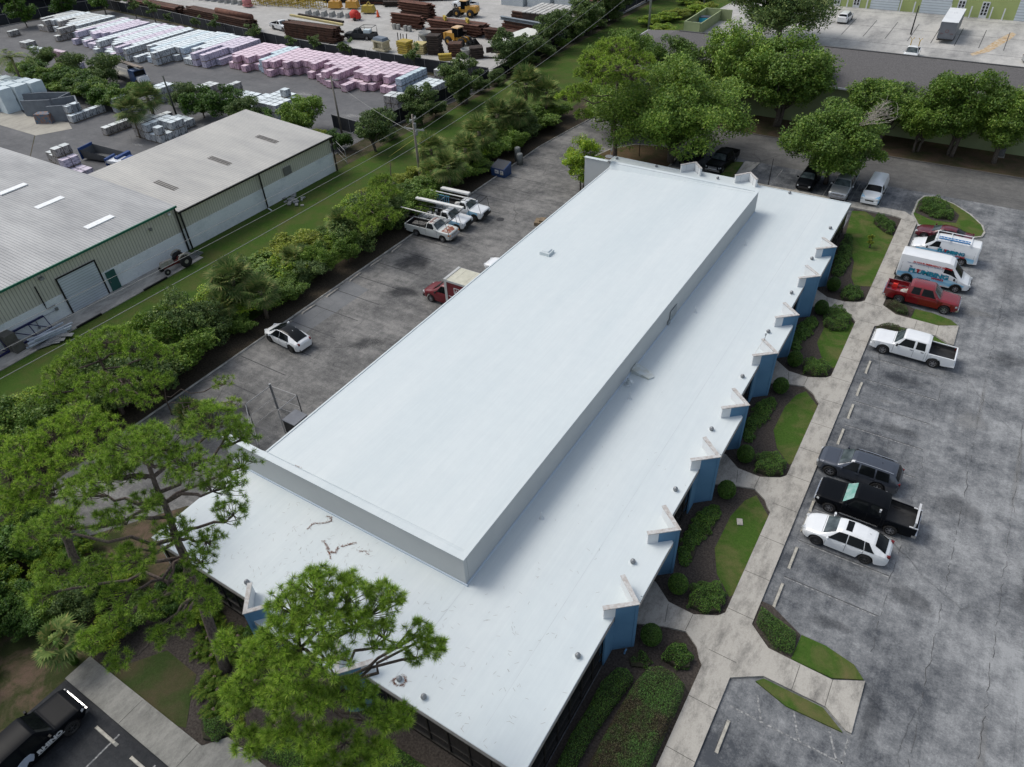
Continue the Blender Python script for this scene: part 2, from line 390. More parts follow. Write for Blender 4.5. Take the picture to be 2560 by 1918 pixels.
# kerb of the rear lot and far kerbs
kb = MB()
kb.tube([(-39.2, 5, .04), (-39.2, 68, .04), (-38.6, 74, .04), (-37.3, 84, .04)], .09, 5); kb.obj('kerb_line', KERB)['kind'] = 'structure'
kb = MB(); kb.tube([(-37.3, 84.1, .04), (80, 84.1, .04)], .09, 5); kb.obj('lane_kerb', mat('dirty_kerb', (.12, .11, .1), rough=.9))['kind'] = 'structure'
# paint and tar lines
ln = MB(); tr = MB()
for y in (18.35, 21.4, 24.4, 27.4, 30.35, 33.34, 36.3, 39.3, 42.3):
    ln.box(9.2, y, .0085, 5.2, .07, .002); tr.box(9.2, y + .09, .0085, 5.2, .05, .002)
for x0, y0, x1, y1 in ((6.5, 9.35, 11.95, 9.38), (7.5, 10.6, 8.05, 9.4), (9.3, 10.7, 9.9, 9.4), (11.06, 10.6, 11.68, 9.4), (11.93, 10.7, 11.93, 9.35)):
    L = math.hypot(x1 - x0, y1 - y0); a = math.atan2(y1 - y0, x1 - x0)
    ln.box((x0 + x1) / 2, (y0 + y1) / 2, .0085, L, .1, .002, a)
for x in (-19.9, -17.0, -14.2, -11.2): ln.box(x + .5, -10.4, .0125, .09, 5, .002)
for x in (-9.7, -6.9, -3.9, -1.0, 1.9): ln.box(x, 72.4, .0085, .09, 5, .002)
struct(ln.obj('parking_lines', WPAINT))
for i in range(18): tr.box(-36.2, 8.5 + 2.95 * i, .0125, 5.4, .09, .002)
for i in range(9): tr.box(-17 + 3.6 * i, 142, .0165, .12, 12, .002)
for i in range(5): tr.box(0, 112 + 10.5 * i, .0165, 80, .1, .002)
struct(tr.obj('tar_lines', SEAM))
def stain(name, x, y, rx, ry, rz, col, z=.0145, dens=.5):
    if 'stain' + str(col) not in MATS:
        m, nt, b = new('stain' + str(col), .9, .2); b.inputs['Base Color'].default_value = (*col, 1)
        co = coords(nt); ln_ = nt.nodes.new('ShaderNodeVectorMath'); ln_.operation = 'LENGTH'; nt.links.new(co, ln_.inputs[0])
        nz = noise(nt, 1.6, 6, .75, dist=.4); a = nt.nodes.new('ShaderNodeMath'); a.operation = 'MULTIPLY_ADD'; nt.links.new(nz, a.inputs[0]); a.inputs[1].default_value = 1.1; nt.links.new(ln_.outputs['Value'], a.inputs[2])
        f = ramp(nt, a.outputs[0], [(.75, dens), (1.25, 0.0)]); tr_n = nt.nodes.new('ShaderNodeBsdfTransparent'); ms = nt.nodes.new('ShaderNodeMixShader')
        nt.links.new(f, ms.inputs[0]); nt.links.new(tr_n.outputs[0], ms.inputs[1]); nt.links.new(b.outputs[0], ms.inputs[2]); nt.links.new(ms.outputs[0], nt.nodes['Material Output'].inputs[0])
    g = MB(); g.sheet([(math.cos(k * math.pi / 12), math.sin(k * math.pi / 12)) for k in range(24)], 0); o = struct(g.obj(name, MATS['stain' + str(col)])); o.location = (x, y, z); o.scale = (rx, ry, 1); o.rotation_euler = (0, 0, rz)
for x, y, rx, ry, rz in ((-35.6, 36.8, 4.2, 4.6, 0), (-33, 31.8, 4, 2.5, .3), (-34, 12, 4, 2.4, .5), (-27.2, 25.5, 4, 6, 0), (-30.5, 24, 3.5, 2.2, .6), (-36, 42, 4, 2, .2)): stain('oil_stain', x, y, rx, ry, rz, (.03, .032, .036), .0148)
for x, y, rx, ry, rz in ((9.5, 19.6, 3.2, 1.6, 0), (9, 31, 3.6, 1.5, .1), (10, 34.6, 3.4, 1.4, 0), (9.2, 40.6, 3.6, 1.5, 0), (13, 20.5, 3.5, 2, -.3), (14.4, 29, 4, 3, -.3), (9.5, 16.6, 3, 1.2, .1), (12.6, 12.3, 1.1, 4.5, 0), (16, 47, 4, 2.5, 0), (15, 60, 3.5, 8, .1), (9.5, 7.2, 3.2, 1.5, 0), (14, 6, 2.5, 4, .3), (19, 24, 2.5, 6, .2)): stain('oil_stain', x, y, rx, ry, rz, (.04, .044, .052), .0122, .3)
for x, y, rx, ry, rz in ((17.4, 12, .5, 9, 0), (17.4, 34, .45, 12, 0), (14.65, 40, .4, 8, 0), (17.4, 56, .5, 9, 0), (19.5, 22, 1.2, 12, 0), (8.7, 37.4, 1.4, .5, 0), (9.0, 30.2, 1.3, .4, 0), (12.6, 26.6, .8, .5, 0), (17, 70, 6, 4, 0), (13, 53, 3, 2, 0), (14.2, 38, 2.5, 3, 0)): stain('bleached_patch', x, y, rx, ry, rz, (.26, .26, .255), .0108, .35)
for x, y, rx, ry, rz in ((-100, 64, 6, 3, .2), (-84, 70, 5, 2, .1), (-70, 66, 4, 2.2, .1), (-90, 44, 3, 1.2, 0), (-120, 66, 6, 2, 0)): stain('cement_smear', x, y, rx, ry, rz, (.33, .33, .325), .0108)
ground('repair_patch', [[(-38.9, 20.4), (-36.4, 20.3), (-36.1, 30.7), (-38.9, 31.0)]], .0125, asphalt('patch_asphalt', (.12, .125, .13), (.17, .175, .18), (.3, .7)))
stain('damp_stain', -27.4, 18.2, 2.8, 2.0, 0, (.03, .033, .028), .0165)
om = mat('orange_clay', (.42, .25, .09), (.5, .46, .38), 2, .95)
ground('clay_spill', [[(8.5, 148.2), (9.2, 147.0), (8.6, 143.5), (7.6, 139.4), (6.3, 134.5), (4.2, 131.2), (3.8, 132.2), (5.3, 135.8), (6.4, 141), (7.6, 145.5)]], .018, om)
# long reflective cracks in the aisle
random.seed(8); ck = MB()
CR1 = [(14.65, -10), (14.6, 14), (14.7, 27), (14.63, 44), (14.8, 66)]; CR2 = [(17.42, -10), (17.33, 16), (17.4, 31), (17.36, 50), (17.5, 72)]; CR3 = [(20.2, -5), (20.15, 60)]; CR4 = [(11.9, 16), (11.95, 33)]; CR5 = [(11.95, 36), (11.9, 45)]; CR6 = [(-33.1, 9), (-33.0, 60)]
for line in (CR1, CR2, CR3, CR4, CR5, CR6):
    P_ = []
    for (x0, y0), (x1, y1) in zip(line[:-1], line[1:]):
        n_ = max(2, int(math.hypot(x1 - x0, y1 - y0) / .35))
        for i in range(n_): t_ = i / n_; P_.append((x0 + (x1 - x0) * t_ + random.gauss(0, .05), y0 + (y1 - y0) * t_))
    for a_, b_ in zip(P_[:-1], P_[1:]):
        if random.random() < .66:
            w_ = random.uniform(.006, .018); ck.add([(a_[0] - w_, a_[1], .0165), (a_[0] + w_, a_[1], .0165), (b_[0] + w_, b_[1], .0165), (b_[0] - w_, b_[1], .0165)], [(0, 1, 2, 3)])
struct(ck.obj('asphalt_cracks', SEAM))
# wheel stops
WS = mat('wheel_stop_concrete', (.45, .43, .37), (.3, .285, .25), 6, .9)
def stop(label, x, y, rz, grp, m=WS, L=1.82):
    b = MB(); b.box(0, 0, 0, .17, L, .12, top=.8)
    tag(b.obj('wheel_stop', m), label, 'wheel stop', grp, (x, y, .012), rz)
for y in (7.7, 17.0, 20.0, 26.0, 32.0, 35.05, 37.95, 41.0):
    stop('low concrete wheel stop on the asphalt along the east sidewalk, no car over it', 6.7, y, 0, 'wheel stops along the east sidewalk')
for y, l in ((23.1, 'wheel stop under the nose of the white crossover beside the sidewalk'), (25.0, 'wheel stop partly under the black pickup nose')): stop(l, 6.62, y, 0, None)
for x, l in ((-19.9, 'concrete wheel stop nearest the black truck in the southwest lot'), (-17.0, 'concrete wheel stop at the bottom edge in the southwest lot')): stop(l, x, -8.3, R_(90), None)
for i, y in enumerate((22.5, 25.4, 28.6, 31.8, 34.9, 38.2)):
    stop('weathered wheel stop at the soil edge of the rear lot', -38.75, y, R_(random.uniform(-3, 3)), 'wheel stops along the rear lot edge', mat('dirty_stop', (.2, .19, .17), (.33, .31, .28), 5, .9))
for x in (-6.1, -2.2, 1.1): stop('wheel stop in the shaded bays behind the building', x, 69.95, R_(90), 'wheel stops behind the building')
# ---------------------------------------------------------------- the white-roofed office building
def roofmat():
    m, nt, b = new('white_roof_coating', .6, .3)
    n1 = noise(nt, .12, 4, .6, stretch=(3.2, .35, 1)); n2 = noise(nt, 1.2, 5, .7); n3 = noise(nt, 6, 3, .7)
    c = ramp(nt, n1, [(.3, (.53, .585, .60)), (.72, (.585, .628, .635))])
    c = mix(nt, .6, c, ramp(nt, n2, [(.3, (.95, .955, .96)), (.75, (1.03, 1.03, 1.02))]), 'MULTIPLY')
    c = mix(nt, 1.0, c, ramp(nt, noise(nt, 1.4, 5, .6, stretch=(5, .22, 1)), [(.3, (.965, .97, .975)), (.7, (1.02, 1.02, 1.02))]), 'MULTIPLY')
    nt.links.new(c, b.inputs['Base Color'])
    # membrane laps every couple of metres
    w = nt.nodes.new('ShaderNodeTexWave'); w.wave_profile = 'SAW'; w.inputs['Scale'].default_value = .085; w.inputs['Distortion'].default_value = .25
    nt.links.new(coords(nt), w.inputs['Vector'])
    bump(nt, b, mix(nt, .7, w.outputs['Fac'], n3), .1, .02)
    return m
ROOF = roofmat()
WALLW = mat('grey_white_stucco', (.44, .46, .46), (.41, .43, .435), .4, .8, bmp=.05)
WALLP = mat('white_painted_wall', (.66, .68, .69), (.6, .62, .63), .6, .75)
BLUE = mat('blue_painted_wall', (.075, .175, .285), (.09, .2, .32), .7, .7)
BLUED = mat('deep_blue_trim', (.03, .12, .27), (.035, .13, .29), 1, .6)
CAPM = mat('weathered_coping', (.5, .5, .49), (.34, .30, .27), 5, .85, lo=.4, hi=.7, detail=6)
DGLASS = mat('dark_window_glass', (.010, .012, .013), (.014, .016, .017), .4, .08, .5)
DARKM = mat('dark_bronze_frame', (.022, .019, .016), rough=.5)
GALV = mat('galvanised_metal', (.30, .31, .32), (.2, .21, .22), 8, .45, .5, .6)
FLASH = mat('roof_edge_flashing', (.42, .39, .36), (.3, .28, .26), 3, .6)
H1, H2, HF = 3.2, 5.41, 4.08
ob = thing('office_building', 'long low office building with a two level white roof and blue angled entrance pillars', 'building', (-11.7, 31.2, 0))
obx = Vector(ob.location)
def OB(name, b, m, smooth=False):
    o = b.obj(name, m, ob, smooth); o.location = -obx; return o
# lower roof with canopies stepped out between pillar pairs; 0.35 thick
pr = [(-25.65, 0.0)]
pr += [(-16.9, 0), (-16.6, -.75), (-10.5, -.75), (-10.2, 0), (0, 0)]
for i in range(4):
    y = 9.87 + 12.0 * i
    pr += [(0, y - .35), (.78, y + .25), (.78, y + 5.15), (0, y + 5.75)]
pr += [(0, 62.35), (-9.2, 62.35), (-9.6, 63.0), (-16.8, 63.0), (-17.2, 62.35), (-25.97, 62.6), (-25.97, 56.5), (-23.3, 56.5), (-23.3, 6.7), (-25.65, 6.7)]
b = MB(); b.prism(pr, 2.82, H1, 0, 1); OB('lower_roof', b, [ROOF, FLASH])
# raised gravel-stop lip just inside the edge
def lip(path, h=.05, wd=.11):
    b = MB()
    for (x0, y0), (x1, y1) in zip(path[:-1], path[1:]):
        L = math.hypot(x1 - x0, y1 - y0)
        if L < .05: continue
        b.box((x0 + x1) / 2, (y0 + y1) / 2, H1 + .001, L, wd, h, math.atan2(y1 - y0, x1 - x0), top=.999)
    return b
segs = [[(-25.6, .07), (-17.5, .07)], [(-9.6, .07), (-.07, .07)], [(-.07, .1), (-.07, 8.6)]]
for i in range(4):
    y = 9.87 + 12 * i
    segs.append([(.71, y + 1.0), (.71, y + 4.6)])
    if i < 3: segs.append([(-.07, y + 6.6), (-.07, y + 10.8)])
segs += [[(-.07, 52.6), (-.07, 62.2)], [(-.1, 62.28), (-9.0, 62.28)], [(-17.6, 62.3), (-25.8, 62.55)]]
b = MB()
for s_ in segs:
    OB('roof_edge_lip', lip(s_), ROOF)
# lower walls
b = MB()
def wallbox(x0, y0, x1, y1, z0, z1, mi=0): b.box((x0 + x1) / 2, (y0 + y1) / 2, z0, abs(x1 - x0), abs(y1 - y0), z1 - z0, mi=mi)
wallbox(-23.25, 7.1, -22.95, 56.0, 0, H2 - .64); wallbox(-23.2, 61.9, -.2, 62.15, 0, 2.815)
wallbox(-25.6, 6.45, -22.95, 6.65, 0, 2.815); wallbox(-25.6, .15, -25.4, 6.45, 0, 2.815); OB('wall', b, WALLW)
# window wall: glass + mullions, sill and head
gl = MB(); fr = MB(); bw = MB()
gl.box(-12.7, .14, .3, 25.3, .06, 2.5); fr.box(-12.7, .12, 0, 25.3, .14, .3); fr.box(-12.7, .09, 2.55, 25.3, .08, .26)
for x in np.arange(-25, 0, 1.22): fr.box(x, .10, .3, .06, .08, 2.25)
fr.box(-12.7, .09, 1.1, 25.3, .05, .06)
gl.box(-.14, 31.2, .3, .06, 62, 2.5); fr.box(-.12, 31.2, 0, .14, 62, .3); fr.box(-.09, 31.2, 2.55, .08, 62, .26)
for y in np.arange(.8, 62, 1.22): fr.box(-.10, y, .3, .08, .06, 2.25)
fr.box(-.09, 31.2, 1.1, .05, 62, .06)
OB('window_wall', gl, DGLASS); OB('window_frame', fr, DARKM)
# V pillars
def vpillar(ax, ay, dx, dy, wide, idx):
    """apex at ax,ay pointing along (dx,dy); arms run back to the roof"""
    n = Vector((dx, dy, 0)); t = Vector((-dy, dx, 0)); A = Vector((ax, ay, 0))
    pb = MB(); wbs = []; cb = MB()
    for s in (-1, 1):
        e = A - n * 1.40 + t * s * 1.20      # inner end
        g0 = A - n * .93 + t * s * .80        # where the arm meets the facade line
        def arm(mb, p, q, z0, z1, th, mi=0):
            d = (q - p).normalized(); nn = Vector((-d.y, d.x, 0)) * s * (1 if True else 1)
            off = nn * th
            P = [p, q, q + off, p + off]
            mb.prism([(v.x, v.y) for v in P], z0, z1, mi)
        arm(pb, A, g0, .0, HF - .06, .17)
        wb = MB(); arm(wb, g0, e, H1 + .002, HF - .06, .17); wbs.append(wb)
        d = (e - A).normalized(); nn = Vector((-d.y, d.x, 0)) * s
        p0 = A + n * .05; P = [p0, e + d * .03 - nn * .04, e + d * .03 + nn * .22, A - n * .29]
        cb.prism([(v.x, v.y) for v in P], HF - .06, HF, 0)
    o = pb.obj('blue_pillar', BLUE, ob); o.location = -obx
    [w_.obj('parapet_return', WALLP, o) for w_ in wbs]; k = cb.obj('coping', CAPM, o)
    # roof deck inside the V and white inner faces above it
    gg = [A - n * .93 + t * s * .80 for s in (-1, 1)]
    MB().prism([(gg[0].x, gg[0].y), ((A - n * .18).x, (A - n * .18).y), (gg[1].x, gg[1].y), ((A - n * 1.1).x, (A - n * 1.1).y)], 2.85, H1 + .003).obj('canopy_deck', ROOF, o)
    inn = MB()
    for s in (-1, 1):
        g0 = A - n * .93 + t * s * .80; d = (g0 - A).normalized(); nn = Vector((-d.y, d.x, 0)) * s * .18
        a0 = A - n * .29; g1 = g0 + nn * 1.06
        inn.add([(a0.x, a0.y, H1), (g1.x, g1.y, H1), (g1.x, g1.y, HF - .07), (a0.x, a0.y, HF - .07)], [(0, 1, 2, 3)])
    inn.obj('inner_face', WALLP, o)
    return o
for i in range(4):
    vpillar(.96, 9.87 + 12.0 * i, 1, 0, True, i); vpillar(.96, 15.37 + 12.0 * i, 1, 0, False, i)
vpillar(-16.3, -.98, 0, -1, True, 9); vpillar(-9.9, -.98, 0, -1, True, 10)
vpillar(-16.5, 62.75 + .5, 0, 1, True, 11); vpillar(-10.5, 62.75 + .5, 0, 1, True, 12)
# blue returns under the canopies + doors
for i in range(4):
    y = 9.87 + 12 * i
    for q in (-1.3, 6.6, .7, 4.7): OB('blue_wall_panel', MB().box(-.02, y + q, 0, .1, 1.1, 2.81), BLUE)
    OB('entrance_door', MB().box(.02, y + 2.75, 0, .06, 1.9, 2.3), DGLASS)
# upper volume
b = MB()
b.box((-23.3 - 7.75) / 2, (6.76 + 56.37) / 2, 2.9, 15.5, 49.4, H2 - .62 - 2.9)
b.box(-7.71 - .06, 31.56, 3.0, .12, 49.0, H2 - 3.0); b.box((-26.4 - 7.71) / 2, 6.76 + .14, 2.3, 18.69, .28, H2 - 2.3)
b.box((-26.4 - 7.72) / 2, 56.37 - .14, 2.3, 18.67, .28, H2 - 2.3)
b.box(-26.0, 56.23, 0, .8, .26, 2.3); b.box(-26.0, 6.9, 0, .8, .26, 2.3)
OB('upper_wall', b, WALLW)
b = MB()
zl = H2 - .5
V = [(-23.36, 7.05, zl), (-7.9, 7.05, H2 - .07), (-7.9, 56.1, H2 - .07), (-23.36, 56.1, zl), (-23.36, 7.05, zl - .25), (-7.9, 7.05, zl - .25), (-7.9, 56.1, zl - .25), (-23.36, 56.1, zl - .25)]
b.add(V, [(0, 1, 2, 3), (4, 5, 1, 0), (5, 6, 2, 1), (6, 7, 3, 2), (7, 4, 0, 3)]); OB('upper_roof', b, ROOF)
b = MB()
b.box((-26.42 - 7.66) / 2, 6.93, H2, 18.8, .42, .045); b.box((-26.42 - 7.66) / 2, 56.2, H2, 18.8, .42, .045); b.box(-7.82, 31.56, H2 - .004, .34, 48.9, .045)
b.box(-23.34, 31.56, zl, .12, 48.9, .05)
for s in (0, 1):  # cant strips
    y = 7.14 if s == 0 else 55.98; sg = 1 if s == 0 else -1
    b.add([(-23.3, y, H2), (-8, y, H2), (-8, y + sg * .25, H2 - .06), (-23.3, y + sg * .38, zl + .01)], [(0, 1, 2, 3) if s == 0 else (3, 2, 1, 0)])
OB('parapet_cap', b, ROOF)
b = MB()  # base flashing, tinted blue to paint the shade line along the wall foot
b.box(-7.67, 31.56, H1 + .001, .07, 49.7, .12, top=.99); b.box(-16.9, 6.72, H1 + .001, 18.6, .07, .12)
OB('base_flashing', b, mat('flashing_shade_blue', (.46, .54, .63), (.5, .57, .64), 1, .6))
# membrane seams and end laps
b = MB(); SEAMR = mat('roof_seam', (.44, .48, .5), (.5, .54, .56), .8, .6)
b.box(-7.7, 3.4, H1 + .001, .035, 6.5, .003); b.box(-2.6, 31, H1 + .001, .025, 60, .002)
OB('membrane_seam', b, SEAMR)
# turbine vents, sitting in a low collar
def vent(x, y, z, lab=None):
    b = MB(); b.lathe([(.12, 0), (.11, .09), (.15, .1), (.155, .15), (.12, .24), (.05, .3), (0, .31)], x, y, z, 12)
    b.lathe([(.26, 0), (.2, .03), (0, .035)], x, y, z, 12, 1); o = OB('roof_vent', b, [GALV, ROOF], True); return o
for x, y in ((-.58, 6.16), (-.6, 12.6), (-.6, 18.67), (-.57, 24.75), (-.58, 31.0), (-.62, 37.2), (-.6, 43.43), (-.58, 49.7), (-.55, 56.1), (-5.9, 61.8), (-13.5, 61.9), (-20.5, 61.9), (-25.3, 61.9), (-5.86, .58), (-18.2, .7)): vent(x, y, H1)
def pipe(x, y, z=H1, h=.55):
    b = MB(); b.lathe([(.16, 0), (.06, .12), (.045, .14), (.045, h), (0, h)], x, y, z, 8); OB('vent_pipe', b, mat('pipe_white', (.55, .6, .63), rough=.6), True)
for x, y in ((-6.51, 12.77), (-6.54, 24.97), (-6.47, 49.5), (-6.46, 37.15)): pipe(x, y)
b = MB(); b.box(-20.1, 37.0, 4.9, .95, .9, .38); b.box(-20.1, 37.0, 5.28, .75, .7, .1, top=.8); OB('roof_hatch', b, ROOF)
b = MB(); b.box(-7.64, 35.3, H1 + .25, .06, 1.3, .9); b.box(-7.62, 34.5, H1 + .1, .08, .4, .35); OB('access_panel', b, mat('panel_pale_grey', (.3, .33, .34), (.22, .24, .25), 3, .6))
# splash ramp by the wall and gooseneck
b = MB()
b.add([(-7.66, 28.5, H1 + .38), (-7.66, 27.6, H1 + .38), (-6.25, 27.5, H1 + .12), (-6.0, 27.9, H1 + .12), (-6.35, 28.35, H1 + .12), (-7.66, 28.5, H1), (-7.66, 27.6, H1), (-6.25, 27.5, H1), (-6.0, 27.9, H1), (-6.35, 28.35, H1)],
      [(0, 1, 2, 3, 4), (6, 7, 2, 1), (7, 8, 3, 2), (8, 9, 4, 3), (9, 5, 0, 4)])
OB('splash_ramp', b, mat('stained_ramp', (.5, .55, .56), (.42, .44, .4), 3, .8))
b = MB(); b.tube([(-7.3, 26.3, H1), (-7.3, 26.3, H1 + .5), (-7.1, 26.2, H1 + .6), (-6.9, 26.1, H1 + .45)], .11, 8); b.cyl(-7.3, 26.3, H1, .25, .08, 10); OB('gooseneck_vent', b, mat('pipe_white', (.55, .6, .63)), True)
# satellite dish at the back wall
sdish = thing('satellite_dish', 'small grey satellite dish on a mast at the back left corner of the white roof', 'satellite dish', (-23.5, 56.0, H2 + .04))
b = MB(); b.lathe([(0, -.06), (.25, -.03), (.42, .05), (.43, .07), (.25, 0), (0, -.03)], 0, 0, .55, 14); b.obj('dish', mat('dish_grey', (.22, .23, .24), rough=.5), sdish, True)
b = MB(); b.tube([(0, 0, 0), (0, 0, .5)], .03, 6); b.tube([(0, .1, .5), (.1, .25, 1.15)], .02, 6); b.box(.1, .25, 1.12, .12, .16, .2); b.box(0, 0, 0, .35, .35, .03); b.obj('mast', GALV, sdish)
# security camera with its wire on a pillar cap
sc_ = thing('roof_antenna', 'small antenna with a loose wire on top of a white pillar coping', 'antenna', (-.35, 34.9, HF + .002))
b = MB(); b.tube([(0, 0, 0), (0, 0, .5)], .02, 5); b.box(0, .03, .45, .09, .2, .08); b.obj('post', GALV, sc_)
b = MB(); b.tube([(0, 0, .2), (-.15, -.5, -.3), (-.3, -.8, -.8), (.1, -1.1, -.86)], .012, 4); b.obj('wire', mat('cable_white', (.6, .55, .5)), sc_)
# faucet and stub on first pillar
b = MB(); b.tube([(.72, 9.38, .25), (.72, 9.2, .3), (.72, 9.15, .12)], .05, 6); OB('hose_bib', b, mat('pipe_blue', (.12, .25, .4)))
# roof litter: pine straw
STRAW = mat('dead_pine_straw', (.12, .045, .025), (.2, .09, .05), 6, .9)
NEED = mat('loose_needles', (.2, .19, .18), (.32, .3, .28), 3, .9)
rng = np.random.default_rng(3)
def needles(n, cx, cy, sx, sy, z, ln, wd, m, name, zr=.02):
    a = rng.uniform(0, math.pi, n); L = ln * rng.uniform(.5, 1.2, n)
    x = cx + rng.normal(0, sx, n); y = cy + rng.normal(0, sy, n); zz = z + rng.uniform(.004, zr, n)
    d = np.stack([np.cos(a) * L / 2, np.sin(a) * L / 2, np.zeros(n)], 1); p = np.stack([-np.sin(a) * wd / 2, np.cos(a) * wd / 2, np.zeros(n)], 1)
    c = np.stack([x, y, zz], 1)
    V = np.stack([c - d - p, c + d - p, c + d + p, c - d + p], 1)
    keep = (c[:, 0] > -25.5) & (c[:, 0] < -.15) & (c[:, 1] > .1) & (c[:, 1] < 62)
    if z < 4: keep &= ~((c[:, 0] < -7.5) & (c[:, 1] > 6.6) & (c[:, 1] < 56.6))
    V = V[keep].reshape(-1, 3)
    return V
V = np.concatenate([needles(260, -16, 3.5, 5, 1.9, H1, .2, .012, None, ''), needles(160, -5, 4, 3.5, 3, H1, .22, .012, None, ''), needles(40, -4, 14, 2, 8, H1, .16, .012, None, '')])
o = npmesh('scattered_needles', V, 4, NEED); stuff(o, 'dry pine needles scattered over the front end of the lower white roof', 'pine needles')
def straw(lab, pts, spread, n, z):
    spread *= .75; n *= .85
    V = []
    for (x0, y0), (x1, y1) in zip(pts[:-1], pts[1:]):
        k = int(.55 * n * math.hypot(x1 - x0, y1 - y0)) + 4
        for i in range(k):
            t = random.random(); x = x0 + (x1 - x0) * t + random.gauss(0, spread); y = y0 + (y1 - y0) * t + random.gauss(0, spread)
            a = math.atan2(y1 - y0, x1 - x0) + random.gauss(0, .7); L = random.uniform(.08, .2); w_ = .006; zz = z + random.uniform(.003, .05)
            dx, dy = math.cos(a) * L / 2, math.sin(a) * L / 2; px, py = -math.sin(a) * w_, math.cos(a) * w_
            V += [(x - dx - px, y - dy - py, zz), (x + dx - px, y + dy - py, zz), (x + dx + px, y + dy + py, zz), (x - dx + px, y - dy + py, zz)]
    o = npmesh('dead_pine_branch', np.array(V), 4, STRAW); tag(o, lab, 'dead branch')
straw('S shaped dead pine branch nearest the left end of the upper wall', [(-18.0, 5.1), (-18.0, 5.6), (-17.5, 5.95), (-17.2, 6.3), (-17.4, 6.5), (-17.7, 6.45)], .03, 75, H1)
straw('thick clump of reddish dead pine branches at the centre of the roof litter', [(-16.6, 5.0), (-16.1, 4.8), (-15.8, 4.6), (-15.4, 4.7), (-15.5, 5.1)], .05, 110, H1)
straw('tail of dead pine twigs just right of the thick clump', [(-15.8, 4.6), (-15.3, 4.25)], .03, 110, H1)
straw('straight dead pine twig between the clump and the upper wall', [(-15.4, 5.2), (-14.8, 5.9)], .035, 90, H1)
straw('faint scatter of dead twigs right of the straight one', [(-14.4, 5.5), (-13.6, 5.7)], .12, 60, H1)
straw('small dead pine twig on the upper roof near its front parapet', [(-20.8, 7.5), (-20.2, 7.4)], .05, 90, zl + .1)
straw('small rusty twig near the pine beside the front roof edge', [(-9.0, 1.35), (-8.6, 1.2)], .04, 90, H1)
v_ = vent(-7.42, .68, H1)
straw('ring of dead pine straw caught around the front roof vent', [(-7.75, .45), (-7.4, .95), (-7.15, .85), (-7.1, .6), (-7.3, .4), (-7.55, .4), (-7.7, .55)], .035, 90, H1)

# ---------------------------------------------------------------- metal warehouses on the left
def ribbed(name, a, b_, axis, per, depth=.5):
    m, nt, b = new(name, .55, .4, .25)
    co = coords(nt); sx = nt.nodes.new('ShaderNodeSeparateXYZ'); nt.links.new(co, sx.inputs[0])
    ma = nt.nodes.new('ShaderNodeMath'); ma.operation = 'MULTIPLY'; ma.inputs[1].default_value = 1 / per; nt.links.new(sx.outputs[axis], ma.inputs[0])
    fr_ = nt.nodes.new('ShaderNodeMath'); fr_.operation = 'FRACT'; nt.links.new(ma.outputs[0], fr_.inputs[0])
    rb = ramp(nt, fr_.outputs[0], [(0, 0.0), (.08, 1.0), (.16, 1.0), (.24, 0.0)])
    n1 = noise(nt, .35, 5, .65, stretch=(.3, 1, 1) if axis == 1 else None); n2 = noise(nt, 3, 4)
    c = ramp(nt, n1, [(.35, a), (.65, b_)])
    c = mix(nt, rb, c, mix(nt, 1.0, c, (.55, .55, .56), 'MULTIPLY'))
    nt.links.new(c, b.inputs['Base Color']); bump(nt, b, rb, depth, .05)
    return m
RIBR = ribbed('standing_rib_roof', (.45, .44, .41), (.35, .345, .33), 1, .3)
RIBA = ribbed('older_rib_roof', (.37, .375, .375), (.25, .255, .26), 1, .3)
RIBW = ribbed('ribbed_wall_panel', (.62, .605, .52), (.56, .545, .47), 1, .305, .6)
LOWW = concrete('white_block_wall', (.76, .79, .79), (.5, .55, .57), .5, .75, .5)
GREEN = mat('green_trim', (.01, .13, .08), rough=.5); BLACKM = mat('black_trim', (.012, .012, .013), rough=.5)
wa = thing('front_warehouse', 'grey metal warehouse with green eave trim, roll-up door and two long skylights', 'building', (-74, 0, 0))
def WA(n, b, m, par=None): o = b.obj(n, m, par or wa); o.location = -Vector(wa.location) if par is None else (0, 0, 0); return o
b = MB(); b.box(-74.2, -16.2, 0, 32, 87.2, 2.2); WA('block_wall', b, LOWW)
b = MB(); b.box(-74.2, -16.2, 2.2, 31.9, 87.2, 2.75); WA('metal_wall', b, RIBW)
b = MB(); V = [(-57.95, -60, 5.12), (-57.95, 27.55, 5.12), (-64.3, 27.55, 5.38), (-72.8, 27.55, 5.55), (-90.6, 27.55, 5.45), (-90.6, -60, 5.45), (-72.8, -60, 5.55), (-64.3, -60, 5.38)]
b.add(V, [(0, 1, 2, 7), (7, 2, 3, 6), (6, 3, 4, 5)]); b.add([(x, y, z - .14) for x, y, z in V], [(7, 2, 1, 0)[::1]]);
for i, j in ((0, 1), (1, 2), (2, 3), (3, 4)):
    p, q = V[i], V[j]; b.quad((p[0], p[1], p[2] - .14), (q[0], q[1], q[2] - .14), q, p)
WA('roof', b, RIBA)
b = MB(); b.box(-57.9, -16.2, 4.93, .12, 87.6, .2); WA('green_eave_trim', b, GREEN)
SKM = mat('skylight_panel', (.8, .82, .82), rough=.4)
for (x0, x1, y) in ((-70.3, -69.3, 21.4), (-61.9, -61.0, 21.4), (-76.9, -76.0, 21.3)):
    z = 5.44 if x0 < -65 else 5.24
    if x0 < -75: z = 5.56
    WA('skylight', MB().box((x0 + x1) / 2, y, z, .85, 2.9, .1), SKM)
rd = MB(); rd.box(-58.17, 16.0, 0, .1, 3.7, 3.65); d_ = WA('rollup_door', rd, ribbed('roll_door', (.62, .67, .72), (.54, .59, .64), 2, .25, .4))
b = MB(); b.box(-58.12, 14.08, 0, .12, .12, 3.75); b.box(-58.12, 17.92, 0, .12, .12, 3.75); b.box(-58.12, 16.0, 3.67, .125, 3.96, .1); WA('door_frame', b, BLACKM)
